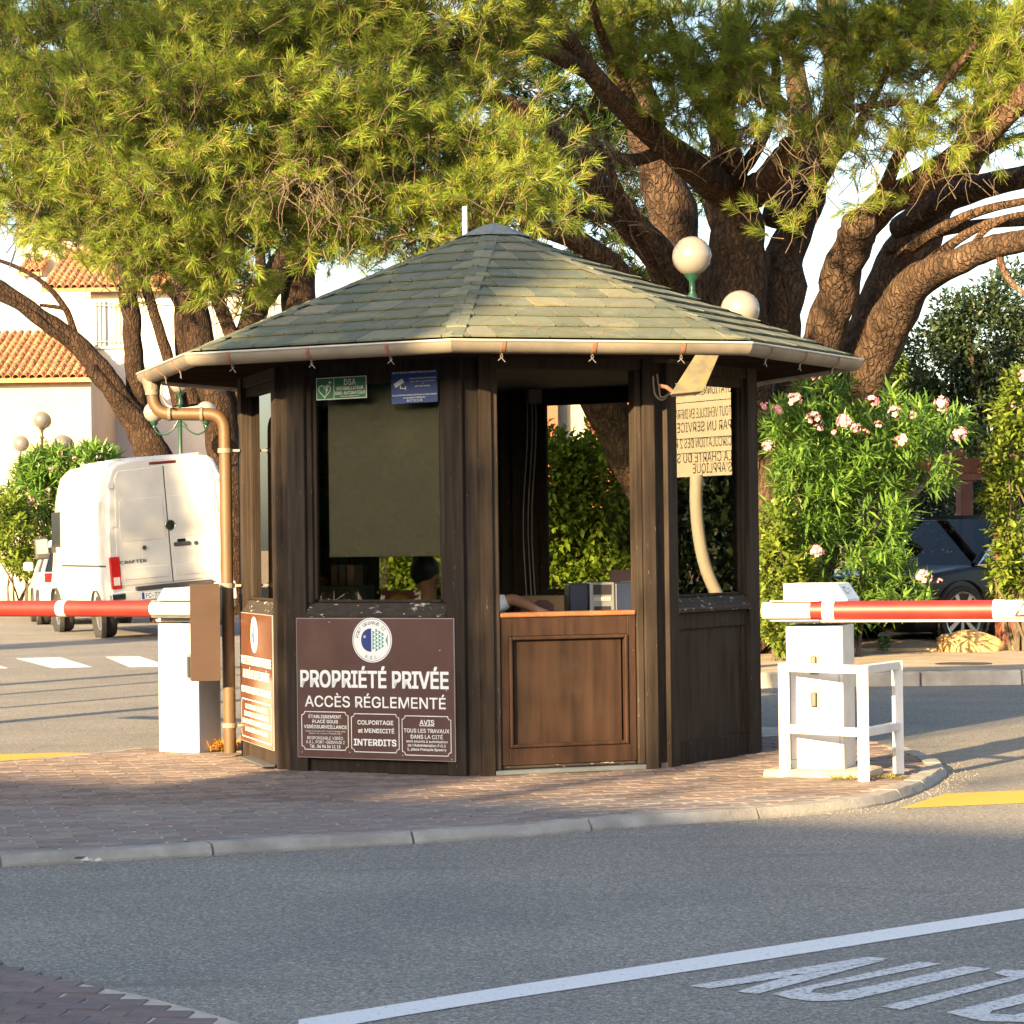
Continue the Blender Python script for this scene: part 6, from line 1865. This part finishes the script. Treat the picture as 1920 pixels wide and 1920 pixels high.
bare_twigs(big, [(520, 330, 22.2, 60, 120, .45), (600, 310, 22.2, 60, 100, .4), (330, 250, 22.3, 90, 70, .4), (170, 220, 22.5, 80, 40, .35), (720, 260, 22.4, 80, 60, .4), (650, 380, 22.5, 70, 60, .35), (480, 180, 22.3, 90, 50, .35),
                 (1080, 240, 24.2, 30, 60, .75), (1120, 270, 24.2, 30, 50, .8), (1190, 330, 24.4, 30, 40, .5), (1140, 430, 24.5, 30, 25, .4), (1420, 130, 24.4, 50, 50, .4), (1510, 230, 24.4, 50, 60, .55), (1600, 260, 24.4, 60, 70, .55), (1700, 180, 24.4, 70, 70, .5), (1500, 350, 24.4, 25, 20, .5), (1790, 330, 24.4, 30, 20, .5), (1550, 150, 24.6, 40, 50, .5), (1850, 200, 24.3, 60, 60, .45), (1440, 260, 24.5, 30, 40, .5), (700, 440, 22.8, 50, 40, .3), (230, 420, 22.7, 60, 50, .35)])

# ---- pine group on the left, behind the van
YL = 52
lp0 = Vector((P(300, 900, YL).x, YL, 0))
lp = thing("pine_tree", "leaning group of dark pine trunks behind the white van", "tree", lp0)
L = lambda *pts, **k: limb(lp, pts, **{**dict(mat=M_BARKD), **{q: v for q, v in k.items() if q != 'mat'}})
L((330, 1200, YL, 42), (305, 930, YL, 36), (285, 850, YL, 34), (258, 800, YL, 26), (225, 745, YL, 22), (185, 690, YL, 20), (140, 640, YL, 19), (70, 590, YL - .2, 17), (0, 540, YL - .4, 14), (-70, 500, YL - .5, 11), name="trunk")
L((285, 860, YL, 22), (268, 800, YL - .1, 18), (240, 770, YL - .2, 15), (205, 735, YL - .2, 14), (170, 690, YL - .2, 13))
L((150, 650, YL, 10), (95, 620, YL - .3, 9), (45, 580, YL - .5, 8), (0, 558, YL - .6, 7), (-60, 530, YL - .6, 6), mat=M_BARK2)
L((140, 625, YL, 7), (120, 575, YL - .1, 6), (80, 530, YL - .2, 5), (30, 500, YL - .2, 4), (-30, 480, YL - .3, 3))
L((118, 578, YL, 4), (100, 575, YL, 4), (75, 572, YL, 3))
L((300, 900, YL + .3, 26), (262, 800, YL + .3, 21), (254, 700, YL + .3, 19), (246, 610, YL + .3, 18), (240, 540, YL + .2, 17), (225, 470, YL, 13), (190, 420, YL - .2, 10), name="stem")
L((335, 760, YL + .5, 12), (315, 670, YL + .5, 11), (292, 600, YL + .5, 10), (275, 545, YL + .5, 10), (250, 480, YL + .4, 8))
L((430, 1150, YL + .6, 40), (425, 900, YL + .6, 34), (405, 760, YL + .6, 30), (385, 670, YL + .6, 28), (362, 580, YL + .5, 26), (345, 500, YL + .4, 24), (335, 430, YL + .2, 18), name="stem")
L((360, 760, YL + .8, 20), (345, 640, YL + .8, 17), (338, 570, YL + .8, 14), (310, 530, YL + .8, 11))
L((440, 900, YL + .9, 28), (452, 720, YL + .9, 24), (470, 600, YL + .9, 24), (515, 520, YL + .8, 26), (575, 440, YL + .7, 26), (640, 360, YL + .5, 22), name="stem")
L((440, 640, YL + .7, 14), (405, 560, YL + .7, 13), (385, 500, YL + .7, 11))
L((500, 560, YL + .6, 12), (488, 480, YL + .4, 10), (500, 420, YL + .2, 8))
L((560, 640, YL + 1.2, 34), (565, 520, YL + 1.2, 32), (572, 440, YL + 1.2, 30), (590, 360, YL + 1, 24), name="stem")
BL = []
for q in ((30, 470, 50, 60, 30, .8, 30), (230, 460, 50, 120, 50, 1.2, 110), (400, 470, 50, 100, 50, 1.2, 90), (570, 420, 50, 100, 60, 1.2, 90), (300, 400, 50, 250, 60, 1.5, 160)):
    blob(*q)
tufts(lp, BL, needles=44, L=.17, wd=.012, name="crown")
# ================================================================== shrubs, hedge, broadleaf trees
def leaves(parent, Pt, Dr, L, W, mat, name="foliage", fold=.25, jitter=.5, droop=.15, stuff=True):
    """lance-shaped leaves (two folded quads) at points Pt pointing along Dr"""
    n = len(Pt)
    d = Dr + rng.normal(size=(n, 3)) * jitter + np.array([[0, 0, -droop]])
    d /= np.linalg.norm(d, axis=1, keepdims=True)
    s = np.cross(d, rand_unit(n) * .6 + np.array([[0, 0, 1.]])); s /= np.linalg.norm(s, axis=1, keepdims=True) + 1e-9
    nn = np.cross(s, d)
    ln = L * rng.uniform(.65, 1.15, (n, 1)); wd = W * rng.uniform(.75, 1.2, (n, 1))
    b = Pt; t = Pt + d * ln - nn * ln * .08
    m1 = Pt + d * ln * .45
    V = np.stack([b, m1 + s * wd / 2 + nn * wd * fold, t, m1 - s * wd / 2 + nn * wd * fold, m1], axis=1).reshape(-1, 3)
    i = np.arange(n)[:, None, None] * 5
    Fc = (i + np.array([[[0, 1, 4], [1, 2, 4], [2, 3, 4], [3, 0, 4]]])).reshape(-1, 3)
    o = np_mesh(name, V - np.array(parent.location)[None], Fc, mat, parent)
    if stuff: o["kind"] = "stuff"
    return o

M_OLE = leaf_mat("oleander_leaf", (.045, .115, .016), (.14, .25, .042), .38, .25, .5)
M_OLE2 = leaf_mat("yellow_green_leaf", (.075, .135, .016), (.20, .255, .04), .4, .35, .4)  # the shrubs' own yellow-green
M_OLIVE = leaf_mat("oak_leaf", (.012, .028, .010), (.05, .075, .028), .5, .2, .4)
M_HEDGE = leaf_mat("hedge_leaf", (.06, .12, .010), (.19, .27, .03), .5, .3, .3)
M_CYP = leaf_mat("cypress_spray", (.05, .10, .015), (.15, .21, .035), .6, .25, .2)
M_STEM = M("shrub_stem", (.085, .065, .045), .85, .3, 8)
M_PETAL = leaf_mat("pink_petal", (.62, .20, .26), (.85, .50, .52), .5, .3, .3)

def whorls(parent, spots, L, W, mat, per=9, name="foliage"):
    """spots: list of (point, direction); whorled lance leaves down each shoot tip"""
    Pt, Dr = [], []
    for p, d in spots:
        d = d.normalized()
        a = d.orthogonal().normalized(); b = d.cross(a)
        for lvl in range(3):
            ph = rnd.uniform(0, 6.28)
            for k in range(per // 3):
                th = ph + 2 * math.pi * k / (per // 3)
                side = a * math.cos(th) + b * math.sin(th)
                Pt.append(p - d * (.05 * lvl) + side * .004)
                Dr.append(d * (1.0 - .3 * lvl) + side * (.6 + .3 * lvl))
    return leaves(parent, np.array(Pt), np.array(Dr), L, W, mat, name, jitter=.12, droop=.12)

def flower_cluster(parent, c, r, npet=15):
    V, Fc = [], []
    for k in range(npet):
        u = Vector((rnd.gauss(0, 1), rnd.gauss(0, 1) - .5, rnd.gauss(0, 1) + .5)).normalized()
        q = Vector(c) + u * r * rnd.uniform(.55, 1)
        a = u.orthogonal().normalized(); b = u.cross(a); ph = rnd.uniform(0, 6)
        for j in range(5):
            th = ph + j * 2 * math.pi / 5
            e = a * math.cos(th) + b * math.sin(th); f = -a * math.sin(th) + b * math.cos(th)
            s = r * .42
            i0 = len(V)
            V += [q, q + e * s * .6 + f * s * .4 + u * s * .1, q + e * s + u * s * .25, q + e * s * .6 - f * s * .4 + u * s * .1]
            Fc.append((i0, i0 + 1, i0 + 2, i0 + 3))
    o = np_mesh("flower_cluster", np.array([tuple(v) for v in V]), np.array(Fc), M_PETAL, parent)
    return o

def oleander(label, pxs, Y, flowers, base_px, L=.20, W=.034, n_shoots=420, group=None, mat=None, depth=1.0, name="oleander", per=12, stems=True):
    """pxs: blobs (px, py, rx, ry, share)"""
    bx, by = base_px
    b = P(bx, by, Y); b.z = .12
    t = thing(name, label, "shrub", b, 0, group)
    spots = []
    for px, py, rx, ry, sh in pxs:
        for _ in range(int(n_shoots * sh)):
            u = Vector(rand_unit(1)[0]); r = rnd.uniform(.25, 1) ** .5
            q = P(px, py, Y) + Vector((u.x * rx * Y / FPX, u.y * depth, u.z * ry * Y / FPX)) * r
            if q.z < .15: continue
            d = Vector((u.x * .7, u.y * .7 - .25, .55 + .5 * u.z)) + Vector((rnd.gauss(0, .3), rnd.gauss(0, .3), rnd.gauss(0, .2)))
            spots.append((q, d))
    whorls(t, spots, L, W, mat or M_OLE, per)
    if stems:
        for k in range(9):
            q, d = spots[rnd.randrange(len(spots))]
            q = q - b
            p0 = Vector((rnd.gauss(0, .12), rnd.gauss(0, .1), 0))
            MB().tube(smooth_path([tuple(p0), tuple(p0.lerp(q, .35) + Vector((rnd.gauss(0, .06), 0, .15))), tuple(p0.lerp(q, .7) + Vector((rnd.gauss(0, .06), 0, .08))), tuple(q)], 4), [.022 - .001 * i for i in range(13)], 6).build("stem", M_STEM, t, smooth=True)
    for px, py, rp, Yf in flowers:
        c = P(px, py, Yf)
        flower_cluster(t, c - b, rp * Yf / FPX, 16 if rp > 9 else 8)
    return t
YO = 30.3
oleander("big green oleander with pink blossom right of the kiosk", [(1520, 900, 100, 140, .30), (1600, 850, 110, 100, .20), (1640, 980, 70, 110, .16), (1480, 800, 60, 70, .08), (1560, 1080, 120, 120, .24), (1680, 800, 80, 70, .12), (1500, 1150, 70, 60, .10), (1690, 1110, 60, 60, .06), (1540, 740, 60, 40, .05), (1760, 800, 60, 60, .07), (1740, 870, 50, 60, .05)], YO,
         [(1526, 702, 15, 29.4), (1545, 694, 10, 29.4), (1490, 750, 14, 29.3), (1457, 770, 11, 29.3), (1434, 762, 9, 29.3), (1526, 785, 15, 29.1), (1585, 790, 17, 29.1), (1603, 803, 11, 29.1), (1636, 752, 13, 29.2), (1677, 776, 15, 29.1), (1648, 796, 9, 29.1), (1765, 758, 15, 29.2), (1798, 815, 15, 29.2), (1690, 827, 14, 29.1), (1440, 838, 12, 29.1), (1531, 1035, 14, 29.0), (1731, 1083, 16, 29.2), (1538, 805, 7, 29.1), (1563, 811, 7, 29.1), (1623, 811, 7, 29.1), (1762, 1090, 6, 29.2), (1712, 778, 8, 29.1)],
         (1570, 1215), n_shoots=620)
oleander("broad-leaved yellow-green bush at the foot of the oleander", [(1470, 1090, 55, 110, .6), (1455, 1000, 35, 70, .2), (1480, 1180, 60, 45, .3)], 29.6, [], (1468, 1218), L=.12, W=.06, n_shoots=240, mat=M_OLE2, depth=.5, name="leafy_bush", per=9)
oleander("small green seedling growing at the pavement edge", [(1658, 1205, 10, 8, 1)], 31.2, [], (1658, 1218), L=.11, W=.03, n_shoots=7, depth=.08, name="seedling", per=9, stems=False)
oleander("sunlit climbing shrub growing up the pergola post at the right edge", [(1895, 860, 60, 70, .24), (1900, 780, 50, 50, .14), (1870, 930, 30, 50, .12), (1900, 1010, 45, 60, .16), (1875, 1070, 30, 50, .10), (1915, 720, 40, 30, .06), (1930, 1090, 40, 50, .08)], 31.2,
         [(1916, 705, 12, 30.6), (1900, 760, 6, 30.6)], (1910, 1215), L=.13, W=.055, n_shoots=420, mat=M_OLE2, depth=.45, name="climbing_shrub", per=9)
oleander("dark green oleander with pink blossom behind the white van", [(120, 880, 90, 50, .5), (70, 940, 60, 60, .3), (180, 860, 40, 25, .15)], 58,
         [(95, 880, 5, 56.5), (140, 860, 5, 56.5), (185, 857, 5, 56.5), (90, 918, 5, 56.5), (60, 938, 5, 56.5), (155, 870, 4, 56.5), (53, 945, 5, 56.5), (200, 868, 5, 56.5), (115, 850, 4, 56.5)], (100, 1150), L=.28, W=.06, n_shoots=460, depth=1.4)
oleander("yellow-green rounded shrub at the left edge beyond the barrier", [(40, 1010, 60, 60, .6), (10, 960, 40, 40, .3), (60, 1060, 40, 30, .2)], 56, [], (35, 1150), L=.18, W=.07, n_shoots=380, mat=M_OLE2, depth=1.3, name="rounded_shrub", per=9)

def leaf_cloud(t, blobs, L, W, mat, name="crown", jitter=.9, droop=.1):
    Pt, Dr = blob_points(blobs)
    return leaves(t, Pt, Dr, L, W, mat, name, jitter=jitter, droop=droop)
# hedge seen through the kiosk
YH = 35.0
hg = thing("hedge", "dense green hedge behind the kiosk, seen through its windows", "hedge", (P(1000, 1200, YH).x, YH, .12))
leaf_cloud(hg, [(560 + 95 * i, 940 + 14 * math.sin(i * 2), YH + .2 * math.sin(i), 90, 130, .7, 4200) for i in range(9)] + [(560 + 95 * i, 1110, YH - .2, 90, 90, .7, 2600) for i in range(9)], .14, .07, M_HEDGE, "foliage")
for i in range(9):
    q = P(560 + 95 * i, 1200, YH) - hg.location
    MB().tube([(q.x, q.y, 0), (q.x + .05, q.y, .9), (q.x - .05, q.y + .1, 1.9)], [.05, .04, .015], 7).build("stem", M_STEM, hg, smooth=True)
for i in range(3):
    pass
# dark holm oak on the right
ok_ = thing("holm_oak", "dark green leafy tree against the sky at the right edge", "tree", (P(1840, 1100, 44).x, 44, 0))
MB().tube([(0, 0, 0), (.1, 0, 1.6), (-.1, .1, 3.0), (.1, 0, 4.6)], [.2, .17, .13, .05], 10, wob=.1).build("trunk", M_BARK, ok_, smooth=True)
for i in range(7):
    a = i * .9
    MB().tube([(0, 0, 1.6 + .3 * i), (.6 * math.cos(a), .5 * math.sin(a), 2.4 + .3 * i), (1.3 * math.cos(a), .9 * math.sin(a), 3.2 + .28 * i)], [.09, .06, .02], 7).build("limb", M_BARK, ok_, smooth=True)
leaf_cloud(ok_, [(1850, 640, 44, 90, 110, 1.2, 3000), (1760, 690, 44, 80, 90, 1.0, 2400), (1900, 560, 44, 70, 70, 1.0, 1300), (1830, 780, 44, 110, 80, 1.2, 2600), (1720, 770, 44, 60, 80, .9, 1500), (1900, 720, 44, 70, 120, 1.1, 2200), (1790, 600, 44, 50, 60, .8, 700), (1700, 850, 43, 120, 60, 1, 1500), (1860, 900, 43, 120, 90, 1, 2200), (1740, 960, 43, 100, 90, 1, 1500), (1790, 640, 44, 40, 70, .5, 500)], .13, .06, M_OLIVE)
cy_ = thing("cypress", "feathery yellow-green conifer between the pine trunk and the dark tree", "tree", (P(1645, 1100, 41).x, 41, 0))
MB().tube([(0, 0, 0), (0, 0, 2.5), (.05, 0, 4.4)], [.13, .09, .02], 8).build("trunk", M_BARK, cy_, smooth=True)
leaf_cloud(cy_, [(1650, 660, 41, 36, 80, .5, 1800), (1640, 740, 41, 50, 80, .6, 2000), (1660, 600, 41, 22, 50, .3, 700), (1640, 840, 41, 60, 90, .6, 1500), (1665, 690, 41, 36, 40, .4, 700)], .14, .035, M_CYP, jitter=.5, droop=.5)
# dark screen of bushes behind the parked car and pergola
bs = thing("laurel_bush", "dark laurel bushes behind the parked black car", "shrub", (P(1800, 1100, 39.5).x, 39.5, .1))
leaf_cloud(bs, [(1640 + 75 * i, 1000 + 20 * math.sin(i * 3), 39.6, 75, 130, .7, 1500) for i in range(6)] + [(1640 + 75 * i, 1130, 39.6, 75, 80, .6, 800) for i in range(6)], .13, .06, M_OLIVE, "foliage")
MB().tube([(0, 0, 0), (.1, .1, 1.2), (0, .1, 1.8)], [.06, .05, .02], 7).build("stem", M_STEM, bs, smooth=True)

# dry weed by the downpipe
wq = G(408, 1408, ZI)
wd_ = thing("dry_weed", "dry orange weed tuft at the foot of the downpipe", "weed", wq)
n = 650
Pt = np.array([[rnd.gauss(0, .085), rnd.gauss(0, .05), rnd.uniform(0, .05)] for _ in range(n)]) + np.array(wq)[None]
Dr = np.array([[rnd.gauss(0, .7), rnd.gauss(0, .5), rnd.uniform(.15, 1)] for _ in range(n)])
leaves(wd_, Pt, Dr, .075, .010, leaf_mat("dry_blade", (.34, .15, .03), (.52, .28, .07), .8, .3, .2), "blades", jitter=.3, droop=.1)
gq = G(1610, 1462, ZI)
wg = thing("grass_tuft", "thin dry grass along the plinth under the guard rail", "grass", gq)
n = 260
Pt = np.array([[rnd.uniform(-.15, .28), rnd.gauss(0, .02) + .02, 0] for _ in range(n)]) + np.array(gq)[None]
leaves(wg, Pt, np.array([[rnd.gauss(0, .6), rnd.gauss(0, .5), rnd.uniform(.3, 1)] for _ in range(n)]), .04, .006, leaf_mat("thin_grass", (.16, .15, .03), (.3, .25, .07), .8, .3, .2), "blades", jitter=.3, droop=0)
# fallen leaves and needles in the gutter and on the paving
lit = MB()
for _ in range(260):
    x, y = rnd.uniform(-3.2, 2.2), rnd.uniform(12.6, 16.2)
    if not inpoly(x, y, inner): continue
    T = Matrix.Translation((x, y, ZI + .006)) @ Matrix.Rotation(rnd.uniform(0, 6.3), 4, 'Z')
    if rnd.random() < .7: lit.add([(-.05, -.0012, 0), (.05, -.0012, .003), (.05, .0012, .003), (-.05, .0012, 0)], [(0, 1, 2, 3)], T)
    else: lit.add([(-.02, 0, 0), (0, -.008, .004), (.02, 0, 0), (0, .008, .002)], [(0, 1, 2, 3)], T)
lo = lit.build("leaf_litter", M("litter", (.22, .14, .07), .9, .3, 3), None, fix=False)
tag(lo, "fallen pine needles and small leaves scattered on the brick paving", "litter", None, "stuff")
# ================================================================== behind the photographer: the cypress, and an unseen house added to shade the near road
_t = Vector((math.sin(rad(SUN_AZ)), math.cos(rad(SUN_AZ)), 0)); _u = Vector((math.cos(rad(SUN_AZ)), -math.sin(rad(SUN_AZ)), 0))
TAN = math.tan(rad(SUN_EL))
def behind(u, T, z=0): return _u * u + _t * T + Vector((0, 0, z))
TS = -9.0
o_ = behind(-6, TS)
nh = thing("shade_house", "two-storey cream house added behind the photographer to shade the near road", "house", o_, -rad(SUN_AZ))
HE = 3.60 - (TS - 3.4) * TAN           # ridge height that leaves the island lit
U0, U1 = -13.0, 14.0
MB().box(U0, U1, -7, -1.2, 0, HE - 1.0).build("wall", M_STUCCO, nh)
MB().prism([(-7.4, HE - 1.15), (-7.4, HE - 1.0), (-3.4, HE), (-.8, HE - 1.0), (-.8, HE - 1.15)], U0 - .3, U1 + .3, axis='x').build("roof", M_TILE, nh)
for i in range(6):
    x = U0 + 1.6 + i * 4.2
    for z in (1.0, 3.6):
        wn = MB().box(x, x + 1.1, -1.22, -1.17, z, z + 1.4).build("window", M_TINT, nh)
        MB().box(x - .5, x - .02, -1.2, -1.12, z, z + 1.4).box(x + 1.12, x + 1.6, -1.2, -1.12, z, z + 1.4).build("shutters", M_SHUT, wn)
def column_tree(u, T, r, ztop, label, cnt=9000, z0=.3):
    b = behind(u, T)
    t = thing("column_cypress", label, "tree", b)
    MB().tube([(0, 0, 0), (0, 0, ztop * .9)], [.16, .03], 8).build("trunk", M_BARK, t)
    z = rng.uniform(z0, ztop, cnt)
    f = np.clip((ztop - z) / 2.2, 0, 1) ** .6
    a = rng.uniform(0, 2 * np.pi, cnt)
    lump = np.array([1 + .12 * noise.noise(Vector((math.cos(q) * 1.2, math.sin(q) * 1.2, h * .8))) for q, h in zip(a, z)])
    rr = r * f * lump * rng.uniform(.35, 1, cnt) ** .5
    Pt = np.stack([rr * np.cos(a), rr * np.sin(a), z], axis=1) + np.array(b)[None]
    leaves(t, Pt, np.stack([np.cos(a) * .5, np.sin(a) * .5, np.full(cnt, .8)], axis=1), .24, .12, M_OLIVE, "crown", jitter=.4, droop=0)
column_tree(-9.45, -7.2, .70, 8.5 + 7.2 * TAN + .4, "tall column cypress behind the photographer on the left", 13000)
column_tree(-27.7, 10, .7, 10.5, "column cypress far left of the road", 6000)
# pine stems left of the road, throwing long shadows across it
b = behind(-17.8, 8)
sp_ = thing("pine_tree", "slender pine stems beside the road, out of frame on the left", "tree", b)
for du, r, lean in ((-2.3, .17, .2), (-.7, .085, -.3), (.6, .08, .35), (2.1, .14, .1)):
    a0 = behind(-17.8 + du, 8 + rnd.uniform(-1, 1)) - b
    MB().tube([a0, a0 + _u * lean * .4 + Vector((0, 0, 3)), a0 + _u * lean + Vector((0, 0, 6.2)), a0 + _u * lean * 1.5 + Vector((0, 0, 9))], [r, r * .85, r * .7, r * .4], 9, wob=.1).build("stem", M_BARK, sp_, smooth=True)
q0 = np.array(b)[None]
Pt = q0 + rng.normal(size=(900, 3)) * np.array([[1.6, 1.4, .7]]) + np.array([[1.0, -.5, 10.0]])
leaves(sp_, Pt, rand_unit(900), .45, .2, M_OLIVE, "crown", jitter=.5)

# thin-crowned pine beside the cypress: dapples the kiosk door
b = behind(-7.8, -8.5)
tp = thing("pine_tree", "thin-crowned pine beside the tall cypress, behind the photographer", "tree", b)
MB().tube([(0, 0, 0), (.15, .1, 3), (-.1, .2, 6), (0, 0, 8.6)], [.16, .13, .10, .03], 9, wob=.1).build("trunk", M_BARK, tp, smooth=True)
Pt = []
for _ in range(13):
    c = behind(-7.8 + rnd.uniform(-1.0, .85), -8.5 + rnd.uniform(-.9, .9), 0)
    c.z = rnd.uniform(4.1, 5.9) - (c.dot(_t)) * TAN
    for _ in range(26): Pt.append((c.x + rnd.gauss(0, .11), c.y + rnd.gauss(0, .11), c.z + rnd.gauss(0, .09)))
for _ in range(15):
    c = behind(rnd.uniform(-8.7, -5.9), -8.5 + rnd.uniform(-.6, .6), 0)
    c.z = rnd.uniform(3.6, 4.35) - (c.dot(_t)) * TAN
    for _ in range(22): Pt.append((c.x + rnd.gauss(0, .12), c.y + rnd.gauss(0, .12), c.z + rnd.gauss(0, .07)))
Pt = np.array(Pt)
leaves(tp, Pt, rand_unit(len(Pt)), .16, .04, M_OLIVE, "crown", jitter=.4)
# plane trees along the left side of the square (they show in the kiosk window)
for i, (x, y) in enumerate(((-21, -4), (-23, 2.5), (-24, 9), (-25, 15.5))):
    t = thing("plane_tree", ("first", "second", "third", "fourth")[i] + " round-headed tree of the row left of the square, from the photographer's side", "tree", (x, y, 0), 0, "row of trees left of the square")
    MB().tube([(0, 0, 0), (.1, 0, 1.5), (0, .1, 3.2)], [.2, .16, .1], 9, wob=.1).build("trunk", M_BARK, t, smooth=True)
    n = 12000
    u = rand_unit(n) * (rng.uniform(.3, 1, (n, 1)) ** .45) * np.array([[3.2, 3.6, 2.7]])
    leaves(t, u + np.array([[x, y, 3.3]]), rand_unit(n), .5, .32, M_OLIVE, "crown", jitter=.5)

# shrubs and trees out to the right (they show in the right hand kiosk window)
for i, (x, y) in enumerate(((9.2, 21.5), (10.6, 24.2), (11.8, 27.2), (8.6, 18.8))):
    t = thing("holm_oak", ("first", "second", "third", "nearest")[i] + " dark oak of the clump past the right edge of the square", "tree", (x, y, 0), 0, "oaks right of the square")
    MB().tube([(0, 0, 0), (.1, 0, 1.2), (0, .1, 2.6)], [.15, .12, .06], 9, wob=.1).build("trunk", M_BARK, t, smooth=True)
    n = 12000
    u = rand_unit(n) * (rng.uniform(.3, 1, (n, 1)) ** .45) * np.array([[1.5, 1.7, 2.1]])
    leaves(t, u + np.array([[x, y, 2.15]]), rand_unit(n), .13, .07, M_OLE if i % 2 else M_OLIVE, "crown", jitter=.5)
